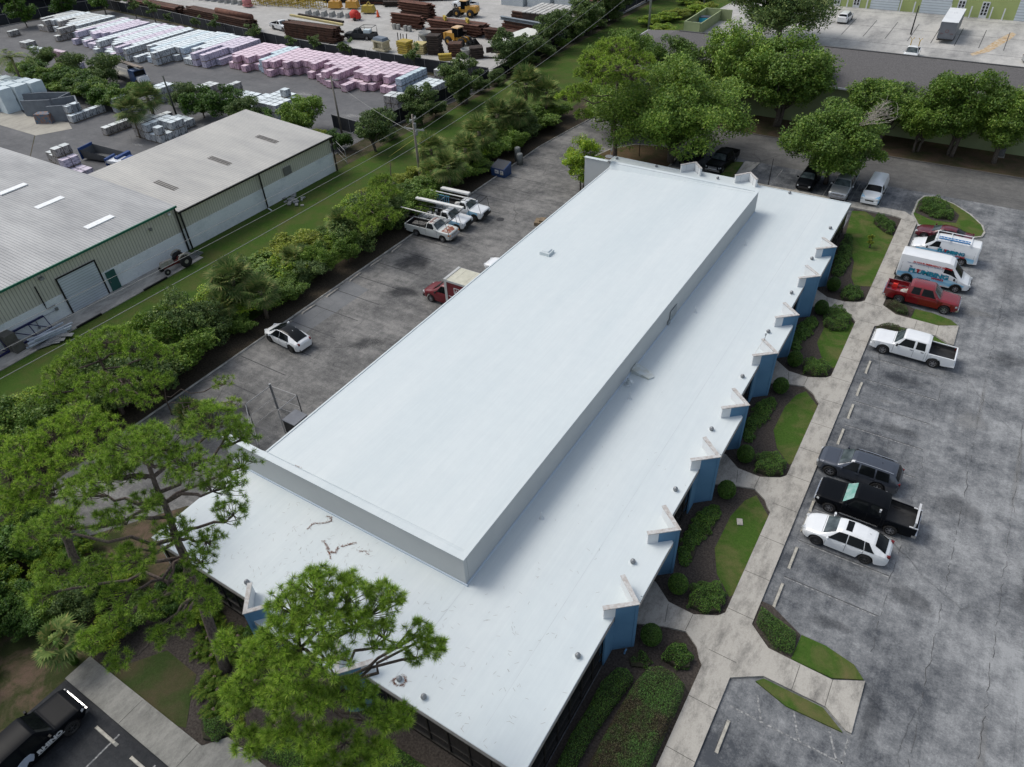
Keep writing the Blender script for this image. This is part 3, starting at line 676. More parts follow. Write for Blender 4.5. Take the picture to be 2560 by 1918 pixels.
b = MB(); b.box(-58.14, 18.8, 0, .1, .95, 2.1); gd = WA('green_door', b, mat('green_door_paint', (.025, .10, .085), rough=.5))
b = MB(); b.box(-58.07, 18.45, .95, .05, .08, .12); b.box(-58.07, 18.45, 1.15, .05, .06, .06); h = b.obj('handle', GALV, gd)
b = MB(); b.tube([(-58.0, 27.35, 5.0), (-58.1, 27.35, .1)], .09, 6); b.tube([(-58.1, 12.2, 4.0), (-58.1, 12.2, 2.0)], .06, 6); b.tube([(-58.1, 12.2, 2.0), (-58.1, 12.2, 1.6), (-58.1, 13.0, 1.6)], .04, 6); WA('downspout', b, BLACKM)
b = MB(); b.tube([(-58.12, 10.9, .4), (-58.12, 10.9, 1.2), (-58.12, 11.2, 1.15), (-58.12, 12.9, 1.15)], .03, 5); b.box(-58.1, 12.95, 1.05, .12, .25, .3); b.box(-58.1, 10.9, .3, .12, .16, .2); WA('conduit', b, GALV)
b = MB(); b.box(-57.98, 13.0, 4.35, .35, .4, .22, top=.8); b.box(-57.98, 24.2, 3.9, .2, .25, .25); WA('wall_light', b, GALV)
b = MB(); b.box(-57.98, 26.6, 4.5, .2, .3, .2); WA('camera_box', b, mat('white_plastic', (.7, .7, .7)))
wb_ = thing('rear_warehouse', 'tan metal roofed warehouse with black eave and stained white lower wall', 'building', (-65.5, 39, 0))
def WB(n, b, m): o = b.obj(n, m, wb_); o.location = -Vector(wb_.location); return o
b = MB(); b.box(-65.5, 38.85, 0, 14.4, 22.5, 2.35); WB('block_wall', b, LOWW)
b = MB(); b.box(-65.5, 38.85, 2.35, 14.3, 22.4, 1.95); WB('metal_wall', b, RIBW)
b = MB(); b.add([(-57.95, 27.6, 4.42), (-57.95, 50.3, 4.42), (-72.9, 50.3, 5.45), (-72.9, 27.6, 5.45), (-57.95, 27.6, 4.3), (-57.95, 50.3, 4.3), (-72.9, 50.3, 5.33), (-72.9, 27.6, 5.33)], [(0, 1, 2, 3), (4, 5, 1, 0), (5, 6, 2, 1), (6, 7, 3, 2), (7, 4, 0, 3), (7, 6, 5, 4)]); WB('roof', b, RIBR)
b = MB(); b.box(-57.87, 38.9, 4.24, .14, 22.8, .19); WB('black_gutter', b, BLACKM)
b = MB()
for x, y in ((-58.0, 27.75), (-58.0, 38.4), (-58.0, 50.05)): WB('downspout', MB().tube([(x, y, 4.25), (x, y, .1)], .09, 6), BLACKM)
WB('drain_pipe', MB().tube([(-58, 38.4, .1), (-57.2, 38.2, .06)], .08, 6), WALLP)
for x0, y0 in ((-63.6, 38.0), (-63.6, 30.7), (-63.6, 45.2)):
    b = MB()
    for k in range(3):
        yy = y0 - .26 + .26 * k; V = [(-65.4, yy - .06), (-62.0, yy - .06), (-62.0, yy + .06), (-65.4, yy + .06)]
        zz = lambda x: 4.42 + (-57.95 - x) / 14.95 * 1.03 + .05
        b.add([(x, y, zz(x)) for x, y in V], [(0, 1, 2, 3)])
    WB('dark_roof_panel', b, mat('dark_panel_strip', (.09, .08, .075), rough=.8))
b = MB(); b.box(-58.2, 42.6, 2.5, .06, 1.1, .9); WB('louver', b, mat('louver_grey', (.16, .16, .15), rough=.6))
# slab in front of the warehouse
g = MB(); g.prism([(-58.2, -30), (-55.4, -30), (-55.55, 27.1), (-58.2, 27.1)], 0, .08); struct(g.obj('concrete_slab', concrete('slab_concrete', (.42, .40, .36), (.16, .15, .14), .42, .7)))
g = MB()
for y0, y1 in ((19.9, 22.6), (12.8, 15.3)): g.box(-55.5, (y0 + y1) / 2, .05, .15, y1 - y0, .14)
tag(g.obj('rubber_kerb_strip', BLACKM), 'black rubber strip along the edge of the warehouse slab', 'edge strip')
# ---------------------------------------------------------------- vehicles
def paint(name, c, rough=.28, coat=.6, metal=0): return mat(name, c, tuple(k * .94 for k in c), 1.5, rough, .5, metal, coat)
GLASS = mat('car_glass', (.004, .005, .006), (.008, .01, .011), 1.2, .1, .16)
GLASSL = mat('windshield_glass', (.03, .042, .045), (.08, .1, .105), 1.5, .1, .5, lo=.4, hi=.6)
TYRE = mat('tyre_rubber', (.013, .013, .013), (.022, .021, .02), 8, .85)
RIM = mat('alloy_rim', (.34, .34, .35), (.25, .25, .26), 10, .35, .5, .7)
RIMD = mat('dark_rim', (.05, .05, .052), (.09, .09, .09), 10, .4, .5, .6)
CHROME = mat('chrome', (.62, .62, .63), (.5, .5, .5), 5, .2, .5, .9)
PLAS = mat('black_plastic', (.015, .015, .016), (.025, .025, .025), 5, .6)
HEADL = mat('headlamp_lens', (.55, .57, .58), (.4, .42, .43), 6, .15, .6)
TAILL = mat('taillamp_red', (.16, .006, .008), (.09, .005, .006), 6, .2, .6)
AMBER = mat('amber_lamp', (.6, .2, .02), (.5, .16, .02), 6, .3)
SEAMM = mat('panel_gap', (.02, .02, .02), rough=.8)
INTER = mat('underbody_dark', (.012, .012, .013), rough=.9)

class Car:
    """body surface: cross-section rings interpolated along x (nose at +x)"""
    def __init__(s, L, W, wheels, R, tab, bed=None, sill=.26, zw=None):
        s.L, s.W, s.wh, s.R, s.tab, s.bed, s.sill = L, W, wheels, R, tab, bed, sill
        s.X = [t[0] for t in tab]
    def I(s, x, k): return float(np.interp(x, s.X, [t[k] for t in s.tab]))
    def ring(s, x):
        # tab row: x, width factor, belt z, top z, top half-width factor
        w = s.W / 2 * s.I(x, 1); zb = s.sill + .1 * max(0, abs(x) / (s.L / 2) - .8) * 5 * .8
        bz = s.I(x, 2); tz = s.I(x, 3); wt = s.W / 2 * s.I(x, 4)
        for xw in s.wh:
            d = abs(x - xw); ra = s.R * 1.22
            if d < ra: zb = max(zb, s.R + math.sqrt(ra * ra - d * d))
        zm = max(.6 * bz + .4 * s.sill, zb + .03)
        if s.bed and s.bed[0] < x < s.bed[1]:
            return [(w * .95, zb), (w, zm), (w * .985, bz), (w - .09, bz + .005), (w - .11, s.bed[2]), (0, s.bed[2])]
        e = min(.07, max(.012, (tz - bz) * .3))
        return [(w * .95, zb), (w, zm), (w * .975, bz), (wt, tz - e), (wt * .72, tz - .012), (0, tz)]
    def P(s, x, q, side=1):
        r = s.ring(x); q = max(0, min(4.9999, q)); i = int(q); f = q - i
        y = r[i][0] * (1 - f) + r[i + 1][0] * f; z = r[i][1] * (1 - f) + r[i + 1][1] * f
        return Vector((x, y * side, z))
    def N(s, x, q, side=1):
        a = s.P(x + .03, q, side) - s.P(x - .03, q, side); b_ = s.P(x, min(5, q + .04), side) - s.P(x, max(0, q - .04), side)
        n = a.cross(b_) * (-1 if side > 0 else 1)
        if q >= 4.9: return Vector((-a.z, 0, a.x)).normalized()
        return n.normalized() if n.length > 1e-9 else Vector((0, 0, 1))
    def body(s, parent, m, mats2=None, name='body'):
        xs = set(np.round(np.arange(-s.L / 2, s.L / 2 + .001, .07), 4)); xs |= set(s.X); xs.add(s.L / 2); xs.add(-s.L / 2)
        for xw in s.wh: xs |= {xw - s.R * 1.22 + 1e-3, xw + s.R * 1.22 - 1e-3}
        if s.bed: xs |= {s.bed[0] - 1e-4, s.bed[0] + 1e-4, s.bed[1] - 1e-4, s.bed[1] + 1e-4}
        xs = sorted(x for x in xs if -s.L / 2 <= x <= s.L / 2)
        b = MB(); n = 11; V = []
        for x in xs:
            r = s.ring(x)
            for k in range(n):
                p = r[k] if k <= 5 else (-r[10 - k][0], r[10 - k][1])
                V.append((x, p[0], p[1]))
        F = []; 
        for i in range(len(xs) - 1):
            for k in range(n - 1):
                F.append((i * n + k, (i + 1) * n + k, (i + 1) * n + k + 1, i * n + k + 1)[::-1])
        F.append(tuple(range(n))); F.append(tuple(range((len(xs) - 1) * n + n - 1, (len(xs) - 1) * n - 1, -1)))
        b.add(V, F)
        o = b.obj(name, m, parent, True)
        o.data.set_sharp_from_angle(angle=R_(38)) if hasattr(o.data, 'set_sharp_from_angle') else None
        u = MB(); u.box(0, 0, .2, s.L * .9, s.W * .74, max(.25, s.R * 1.1)); 
        u.obj('underbody_light_block', INTER, o)  # dark box as underbody, added to block light and darken the wheel wells
        return o
    def patch(s, name, m, parent, cx, off=.008, side=0, nx=8, nq=4):
        """cx: corners [(x,q)*4]: q0 rear, q0 front, q1 front, q1 rear. side 0 = centre panel spanning both sides"""
        b = MB()
        for sd in ([1, -1] if side == 0 else [side]):
            V = []
            for j in range(nq + 1):
                for i in range(nx + 1):
                    u, v = i / nx, j / nq
                    x = (cx[0][0] * (1 - u) + cx[1][0] * u) * (1 - v) + (cx[3][0] * (1 - u) + cx[2][0] * u) * v
                    q = (cx[0][1] * (1 - u) + cx[1][1] * u) * (1 - v) + (cx[3][1] * (1 - u) + cx[2][1] * u) * v
                    p = s.P(x, q, sd); V.append(p + s.N(x, q, sd) * off)
            F = [(j * (nx + 1) + i, j * (nx + 1) + i + 1, (j + 1) * (nx + 1) + i + 1, (j + 1) * (nx + 1) + i) for j in range(nq) for i in range(nx)]
            if sd > 0: F = [f[::-1] for f in F]
            b.add(V, F)
        return b.obj(name, m, parent, True)
def wheelpair(cm, parent, rimm=RIM, spokes=5, width=.23):
    for xw in cm.wh:
        for sd in (1, -1):
            y = cm.W / 2 - width / 2 - .015
            R = cm.R; h = width / 2
            b = MB(); b.lathe([(R * .62, -h), (R * .9, -h), (R, -h * .7), (R, h * .7), (R * .9, h), (R * .62, h), (R * .58, h * .6), (R * .1, h * .3), (0, h * .3)], 0, 0, 0, 20, axis='y')
            if sd < 0: b.v = [(p[0], -p[1], p[2]) for p in b.v]; b.f = [f[::-1] for f in b.f]
            o = b.obj('wheel', TYRE, parent, True, (xw, y * sd, R))
            r = MB()
            r.lathe([(R * .64, h * .9), (R * .6, h * 1.0), (R * .56, h * .92)], 0, 0, 0, 20, axis='y')
            for k in range(spokes):
                a = 2 * math.pi * k / spokes
                c, s_ = math.cos(a), math.sin(a)
                q = [(-.045, .05), (.045, .05), (.03, R * .6), (-.03, R * .6)]
                r.add([(c * u - s_ * v, h * .82, s_ * u + c * v) for u, v in q], [(0, 1, 2, 3)])
            r.lathe([(.075, h * .8), (.06, h * .95), (0, h * .97)], 0, 0, 0, 10, axis='y')
            if sd < 0: r.v = [(p[0], -p[1], p[2]) for p in r.v]
            r.obj('rim', rimm, o)
def bits(cm, parent, p, grille=(.5, .78, .62), hl=.72, tl=.85, mirror=None, grm=None, bump_m=None, handles=(), tlm=None, hw=.82, hlm=None, htop=None):
    L, W = cm.L, cm.W
    wf = W / 2 * cm.I(L / 2 - .05, 1)
    b = MB(); b.box(L / 2 - .01, 0, grille[0], .06, wf * 2 * grille[2], grille[1] - grille[0], top=.96); b.obj('grille', grm or PLAS, parent)
    for sd in (1, -1):
        b = MB(); b.box(L / 2 - .14, sd * (wf - .13), hl - .06, .34, .3, .14, -sd * R_(28), top=.85); b.obj('headlight', hlm or HEADL, parent)
        wr = W / 2 * cm.I(-L / 2 + .05, 1)
        b = MB(); b.box(-L / 2 + .09, sd * (wr - .09), tl - .1, .17, .12, .2, sd * R_(15)); b.obj('taillight', tlm or TAILL, parent)
        if mirror:
            b = MB(); x, z = mirror; ym = W / 2 * .985
            b.box(x, sd * (ym + .12), z, .12, .2, .16, -sd * R_(12), top=.85); b.box(x + .02, sd * (ym + .02), z + .02, .06, .14, .05)
            b.obj('mirror', p, parent)
        for hx in handles:
            q = cm.P(hx, 1.72, sd); b = MB(); b.box(q.x, q.y + sd * .012, q.z, .2, .03, .035); b.obj('door_handle', CHROME if p is MATS.get('nothing') else (bump_m or p), parent)
def seams(cm, parent, xs, q1=2.0):
    for sd in (1, -1):
        for x in xs: cm.patch('door_seam', SEAMM, parent, [(x - .008, .25), (x + .008, .25), (x + .008, q1), (x - .008, q1)], .004, sd, 1, 5)
def bumpers(cm, parent, mf, mr=None, zf=.36, h=.2, out=.05):
    L = cm.L
    wf = cm.W * cm.I(L / 2 - .02, 1); wr = cm.W * cm.I(-L / 2 + .02, 1)
    b = MB(); b.box(L / 2 - .04, 0, zf, .16 + out, wf * 1.0, h, top=.97); b.obj('front_bumper', mf, parent)
    b = MB(); b.box(-L / 2 + .03, 0, zf + .02, .16 + out, wr * 1.0, h, top=.97); b.obj('rear_bumper', mr or mf, parent)
def glasshouse(cm, body, ws, rw, sides, wsm=GLASSL, rq=3.06, side_q=(2.07, 2.95)):
    """ws=(x cowl, x top), rw=(x bottom, x top) or None, sides=[(xr_b, xf_b, xf_t, xr_t)]"""
    if ws: cm.patch('windshield', wsm, body, [(ws[1] + .05, 3.1), (ws[0] - .06, 3.02), (ws[0] - .06, 5), (ws[1] + .05, 5)], .01, 0, 10, 6)
    if rw: cm.patch('rear_window', GLASS, body, [(rw[0] + .05, rq), (rw[1] - .05, rq + .05), (rw[1] - .05, 5), (rw[0] + .05, 5)], .01, 0, 8, 6)
    for a in sides:
        for sd in (1, -1): cm.patch('side_window', GLASS, body, [(a[0], side_q[0]), (a[1], side_q[0]), (a[2], side_q[1]), (a[3], side_q[1])], .008, sd, 6, 3)

# ---- crossover / suv / sedan
def suv(label, loc, rz, p, L=4.9, W=1.92, H=1.7, wb=2.85, R=.37, kind='coupe', sunroof=False, rimm=RIMD, rails=False, roofglass=False, group=None, cat='car', name='parked_car', pmir=None, gl=GLASSL):
    t = thing(name, label, cat, loc, rz, group)
    xf = L / 2 - .92; xr = xf - wb
    hz = .58 * H; bz = .61 * H
    if kind == 'coupe':
        tab = [(-L / 2, .70, .50 * H, .54 * H, .52), (-L / 2 + .1, .82, .57 * H, .62 * H, .62), (-L / 2 + .28, .90, .62 * H, .69 * H, .66), (-L / 2 + .6, .955, .63 * H, .81 * H, .63), (-L / 2 + 1.05, .985, .625 * H, .93 * H, .61), (-L / 2 + 1.5, 1, .62 * H, .975 * H, .62), (-.35, 1, .61 * H, H, .64), (.35, 1, .60 * H, .985 * H, .64), (.62, 1, .595 * H, .93 * H, .64), (1.35, .99, .585 * H, .655 * H, .78), (1.45, .985, .57 * H, .635 * H, .80), (L / 2 - .5, .94, .52 * H, .58 * H, .70), (L / 2 - .22, .84, .47 * H, .52 * H, .6), (L / 2 - .08, .72, .43 * H, .47 * H, .5), (L / 2, .58, .38 * H, .42 * H, .4)]
        ws, rw = (1.35, .62), (-L / 2 + .25, -L / 2 + .98)
        sides = [(-.04, 1.05, .5, -.02), (-1.02, -.09, -.07, -.92), (-1.62, -1.06, -.96, -1.18)]
    elif kind == 'tear':
        tab = [(-L / 2, .64, .50 * H, .56 * H, .46), (-L / 2 + .08, .78, .57 * H, .64 * H, .56), (-L / 2 + .28, .89, .61 * H, .71 * H, .6), (-L / 2 + .8, .96, .62 * H, .83 * H, .6), (-1.05, .99, .61 * H, .93 * H, .6), (-.45, 1, .6 * H, .985 * H, .6), (.05, 1, .59 * H, H, .6), (.4, 1, .58 * H, .975 * H, .6), (.75, 1, .575 * H, .9 * H, .62), (1.5, .98, .56 * H, .635 * H, .78), (L / 2 - .5, .93, .5 * H, .56 * H, .68), (L / 2 - .2, .82, .45 * H, .5 * H, .56), (L / 2 - .06, .68, .41 * H, .45 * H, .45), (L / 2, .52, .37 * H, .41 * H, .36)]
        ws, rw = (1.5, .75), (-L / 2 + .25, -1.2)
        sides = [(-.02, 1.15, .55, .0), (-1.25, -.07, -.05, -1.0)]
    elif kind == 'box':
        tab = [(-L / 2, .80, .58 * H, .62 * H, .66), (-L / 2 + .1, .90, .62 * H, .70 * H, .74), (-L / 2 + .42, .97, .62 * H, .95 * H, .68), (-L / 2 + .7, .985, .61 * H, .985 * H, .68), (-.4, 1, .60 * H, H, .68), (.35, 1, .60 * H, .985 * H, .67), (.55, 1, .595 * H, .95 * H, .66), (1.28, .99, .585 * H, .66 * H, .80), (1.4, .99, .58 * H, .645 * H, .82), (L / 2 - .35, .95, .55 * H, .60 * H, .76), (L / 2 - .1, .84, .50 * H, .54 * H, .66), (L / 2, .70, .44 * H, .48 * H, .55)]
        ws, rw = (1.28, .55), (-L / 2 + .1, -L / 2 + .42)
        sides = [(.05, 1.0, .48, .05), (-.95, -.05, -.05, -.9), (-1.85, -1.05, -1.0, -1.75)]
    else:  # sedan
        tab = [(-L / 2, .82, .56 * H, .62 * H, .62), (-L / 2 + .12, .90, .62 * H, .69 * H, .70), (-L / 2 + .75, .97, .64 * H, .70 * H, .72), (-L / 2 + 1.55, .99, .63 * H, .96 * H, .58), (-.45, 1, .62 * H, H, .60), (.15, 1, .61 * H, .98 * H, .60), (.38, 1, .61 * H, .93 * H, .60), (1.15, .99, .60 * H, .67 * H, .78), (1.25, .985, .585 * H, .65 * H, .8), (L / 2 - .4, .94, .52 * H, .57 * H, .7), (L / 2 - .1, .82, .45 * H, .49 * H, .58), (L / 2, .7, .40 * H, .44 * H, .5)]
        ws, rw = (1.15, .38), (-L / 2 + .75, -L / 2 + 1.55)
        sides = [(-.1, .85, .3, -.12), (-1.05, -.2, -.2, -.95)]
    c = Car(L, W, (xf, xr), R, tab)
    bo = c.body(t, p); sm = bo.modifiers.new('smooth', 'SUBSURF'); sm.levels = sm.render_levels = 1
    glasshouse(c, bo, ws, rw, sides, gl)
    seams(c, bo, (1.05, -.06, -1.02))
    c.patch('hood_seam', SEAMM, bo, [(1.36, 3.0), (1.375, 3.0), (1.375, 5), (1.36, 5)], .005, 0, 1, 5)
    wheelpair(c, t, rimm, 8 if rimm is RIMD else 5)
    bits(c, bo, p, (.42, .33 * H + .12, .8), .42 * H, .60 * H, (1.0, .60 * H), handles=(.05, -.9))
    b = MB(); b.box(L / 2 - .06, 0, .24, .12, W * .62, .16); b.box(-L / 2 + .08, 0, .26, .12, W * .72, .2); b.obj('lower_bumper', PLAS, bo)
    if sunroof: c.patch('sunroof', GLASS, bo, [(-.15, 4.05), (.2, 4.05), (.2, 5), (-.15, 5)], .01, 0)
    if roofglass: c.patch('glass_roof', GLASS, bo, [(-L / 2 + .3, 3.25), (.9, 3.25), (.9, 5), (-L / 2 + .3, 5)], .016, 0, 14, 4)
    if rails:
        for sd in (1, -1):
            P = [c.P(x, 3.25, sd) + Vector((0, 0, .05)) for x in np.linspace(-1.95, .4, 7)]
            b = MB(); b.tube(P, .022, 5); b.obj('roof_rail', CHROME, bo)
    b = MB(); b.box(-L / 2 + 1.35, 0, H * .985 if kind != 'sedan' else H * .93, .1, .04, .06, top=.4); b.obj('antenna_fin', p, bo)
    return t
# ---- pickups
def pickup(label, loc, rz, p, L=5.9, W=2.03, H=1.9, wb=3.7, R=.4, cab='crew', liner=PLAS, bumperm=CHROME, rimm=RIM, grm=CHROME, gl=GLASSL, hlm=None, group=None, fog=None, flare=None, name='pickup_truck', tlm=None, mirm=None, hoodw=.86):
    t = thing(name, label, 'pickup truck', loc, rz, group)
    xf = L / 2 - .95; xr = xf - wb
    cb = {'crew': xf - 2.95 - .1, 'regular': xf - 1.95}[cab]         # rear of cab
    cw = xf - .55                                                     # cowl
    ct = cw - .62                                                     # top of windshield
    bz = 1.16; hz = 1.17
    tab = [(-L / 2, .95, bz, bz + .03, .88), (cb - .08, .985, bz, bz + .03, .88), (cb - .06, .985, bz + .02, bz + .05, .86), (cb - .03, .99, bz + .03, H - .12, .70), (cb + .2, 1, bz + .03, H - .02, .70), (cb + .8, 1, bz + .02, H, .71), (ct - .12, 1, bz + .02, H - .01, .71), (ct, 1, bz + .02, H - .06, .71), (cw, .99, bz + .02, hz + .07, hoodw), (cw + .1, .985, bz - .02, hz + .05, hoodw), (L / 2 - .3, .96, bz - .08, hz - .02, hoodw - .04), (L / 2 - .06, .9, bz - .14, hz - .08, .78), (L / 2, .88, .95, 1.0, .74)]
    c = Car(L, W, (xf, xr), R, tab, bed=(-L / 2 + .09, cb - .09, .72), sill=.36)
    bo = c.body(t, p)
    c.patch('bed_liner', liner, bo, [(-L / 2 + .1, 3.12), (cb - .1, 3.12), (cb - .1, 5), (-L / 2 + .1, 5)], .012, 0, 6, 6)
    b = MB(); b.box(cb - .105, 0, .74, .02, W * .86, .42); b.box(-L / 2 + .105, 0, .74, .02, W * .86, .42); b.obj('bed_end_liner', liner, bo)
    sides = [(ct - 1.0 + .15, cw - .32, ct - .12, ct - .98 + .15)]
    if cab == 'crew': sides.append((cb + .2, ct - 1.0, ct - 1.0, cb + .28))
    glasshouse(c, bo, (cw, ct), (cb - .06, cb + .01), sides, gl, side_q=(2.1, 2.9))
    seams(c, bo, (cw - .1, ct - .92) + ((cb + .12,) if cab == 'crew' else ()))
    seams(c, bo, (cb - .05,), 1.9)
    c.patch('hood_seam', SEAMM, bo, [(cw + .03, 3.0), (cw + .045, 3.0), (cw + .045, 5), (cw + .03, 5)], .005, 0, 1, 5)
    wheelpair(c, t, rimm, 6, .27)
    bits(c, bo, mirm or p, (.68, .98, .62), .9, .98, (cw - .3, 1.22), grm, None, (ct - .75,) + ((cb + .35,) if cab == 'crew' else ()), hlm=hlm, tlm=tlm)
    bumpers(c, t, bumperm, None, .46, .24, .1)
    b = MB(); b.box(-L / 2 + .001, 0, .95, .01, .22, .07); b.obj('tailgate_handle', PLAS, bo)
    return t, c, bo
# ---- vans
def van(label, loc, rz, p, L, W, H, wb, R, hi=False, group=None, rimm=RIM, dark=None):
    t = thing('panel_van', label, 'van', loc, rz, group)
    xf = L / 2 - (1.0 if hi else .95); xr = xf - wb
    if hi:
        tab = [(-L / 2, .95, 1.55, H - .06, .78), (-L / 2 + .08, .985, 1.6, H - .01, .80), (0, 1, 1.6, H, .80), (xf - 1.15, 1, 1.55, H - .01, .78), (xf - .78, 1, 1.5, H - .13, .74), (xf - .5, 1, 1.42, H - .5, .74), (xf + .22, .99, 1.16, 1.36, .80), (xf + .35, .985, 1.08, 1.25, .82), (L / 2 - .2, .93, .92, 1.02, .74), (L / 2, .82, .72, .8, .64)]
        cw, ct = xf + .2, xf - .62
    else:
        tab = [(-L / 2, .95, 1.25, H - .12, .74), (-L / 2 + .1, .985, 1.3, H - .03, .76), (0, 1, 1.3, H, .78), (xf - 1.1, 1, 1.3, H - .02, .76), (xf - .82, 1, 1.28, H - .12, .74), (xf - .05, .99, 1.2, 1.36, .84), (xf + .08, .98, 1.12, 1.3, .86), (L / 2 - .3, .96, 1.02, 1.16, .8), (L / 2 - .06, .9, .95, 1.04, .74), (L / 2, .86, .85, .92, .7)]
        cw, ct = xf - .05, xf - .82
    c = Car(L, W, (xf, xr), R, tab, sill=.32)
    bo = c.body(t, p)
    glasshouse(c, bo, (cw, ct), None, [(xf - 1.45, xf - .15 if hi else xf - .4, xf - .75 if hi else xf - .95, xf - 1.45)], gl=None) if False else None
    glasshouse(c, bo, (cw, ct), None, [((xf - 1.35), (xf - .12 if hi else xf - .42), (xf - .62 if hi else xf - .92), (xf - 1.35))], GLASS, side_q=(2.08, 2.62) if hi else (2.1, 2.85))
    seams(c, bo, (xf - 1.45, xf - .1 if hi else xf - .3, xf - 2.6, -L / 2 + .3), 2.3)
    wheelpair(c, t, rimm, 6, .24)
    bits(c, bo, PLAS, (.55, .8, .5), .8 if hi else .88, 1.1, (xf - .35, 1.2), dark, handles=(xf - 1.3,))
    bumpers(c, t, PLAS if hi else p, None, .4, .26, .08)
    if dark:
        for xw in c.wh:
            for sd in (1, -1):
                P = []
                for a in np.linspace(0, math.pi, 9): P.append((xw + math.cos(a) * R * 1.3, sd * (W / 2 - .0), R + math.sin(a) * R * 1.3))
                b = MB(); b.tube(P, .045, 4); b.obj('wheel_arch_trim', PLAS, bo)
    return t, c, bo

WHITE = paint('white_car_paint', (.72, .74, .75)); BLK = paint("black_car_paint", (.005, .006, .008), .35, .0); BLK.node_tree.nodes["Principled BSDF"].inputs["Specular IOR Level"].default_value = .07
GREYM = paint('dark_grey_metallic', (.065, .075, .095), .25, .6, .4); RED = paint('red_truck_paint', (.17, .005, .009), .25)
MAROON = paint('maroon_paint', (.095, .008, .016), .25); SILVER = paint('silver_paint', (.42, .44, .45), .3, .5, .5)
BOXRED = paint('box_truck_red', (.13, .008, .014), .4, .2)
GTINT = mat('green_tinted_glass', (.16, .36, .31), (.30, .45, .42), 2, .06, .6, lo=.4, hi=.6)
# right lot (nose -x: rz = pi)
PI = math.pi
suv('white crossover coupe with a small dark sunroof, lowest car in the east lot', (9.05, 22.55, .004), PI, WHITE, 4.9, 1.92, 1.7, 2.8, .37, 'coupe', True)
t, c, bo = pickup('black crew cab pickup with silver bed rack beside the white crossover', (9.55, 25.55, .004), PI, BLK, 5.85, 2.02, 1.92, 3.6, .4, liner=PLAS, gl=GTINT)
for x in (-.75, -2.72):
    b = MB(); b.box(x, 0, 1.62, .12, 1.75, .07)
    for sd in (1, -1): b.box(x, sd * .84, 1.17, .09, .06, .46); b.box(x - .0, sd * .84, 1.17, .5, .08, .05)
    b.obj('bed_rack_bar', mat('rack_aluminium', (.55, .56, .57), rough=.4), t)
for sd in (1, -1):
    b = MB(); b.tube([(-.9, sd * 1.05, .42), (1.35, sd * 1.05, .42)], .045, 6); b.obj('side_step', CHROME, t)
b = MB(); b.box(-.62, 0, 1.83, .04, .35, .05); b.obj('third_brake_light', TAILL, bo)
suv('dark grey metallic three row suv with silver roof rails in the east lot', (8.45, 28.75, .004), PI, GREYM, 5.05, 1.98, 1.78, 2.95, .4, 'box', False, RIM, True)
t, c, bo = pickup('white crew cab pickup with a short black bed beside the east sidewalk island', (9.25, 44.25, .004), PI, WHITE, 5.95, 2.04, 1.95, 3.65, .41, mirm=PLAS, bumperm=WHITE, grm=PLAS)
t, c, bo = pickup('red crew cab pickup nosed toward the lane next to the high roof van', (8.6, 52.45, .004), 0, RED, 5.85, 2.02, 1.95, 3.57, .4, liner=RED, rimm=RIM)
bx = thing('gas_can', 'small bright red fuel can standing in the bed of the red pickup', 'fuel can', (6.35, 52.9, .75)); b = MB(); b.box(0, 0, 0, .42, .3, .3, top=.85); b.tube([(.1, 0, .3), (.2, 0, .4), (.1, 0, .42)], .03, 5); b.obj('can', mat('bright_red', (.6, .03, .02)), bx)
bx = thing('tool_bag', 'pale bag of gear lying in the front of the red pickup bed', 'bag', (7.2, 52.3, .75)); b = MB(); b.lathe([(.0, 0), (.3, .03), (.34, .12), (.2, .25), (0, .27)], 0, 0, 0, 9); b.lathe([(.0, 0), (.2, .03), (.2, .14), (0, .2)], .3, .35, 0, 8); b.obj('bag', mat('pale_canvas', (.5, .46, .36), (.2, .22, .25), 7), bx)
suv('maroon sedan parked beside the kerbed island at the end of the row', (8.7, 65.3, .004), PI + R_(-4), MAROON, 4.95, 1.86, 1.45, 2.8, .34, 'sedan', rimm=RIM)
TEAL = mat('teal_lettering', (.02, .32, .42), rough=.4); REDL = mat('red_lettering', (.42, .02, .02), rough=.4); NAVYL = mat('navy_lettering', (.02, .06, .18), rough=.4)
BLUEW = mat('blue_wave_wrap', (.12, .42, .68), (.42, .66, .8), 1.1, .35, lo=.35, hi=.6, stretch=(.5, 1, 2.2))
t, c, bo = van('white cargo van with a ladder rack and blue wave stripe beside the maroon sedan', (9.15, 61.7, .004), PI, WHITE, 5.6, 2.03, 2.08, 3.51, .37)
for sd in (1, -1):
    c.patch('blue_wrap', BLUEW, bo, [(-2.6, .15), (1.9, .15), (2.45, 1.75), (-2.6, .9)], .005, sd, 40, 4)
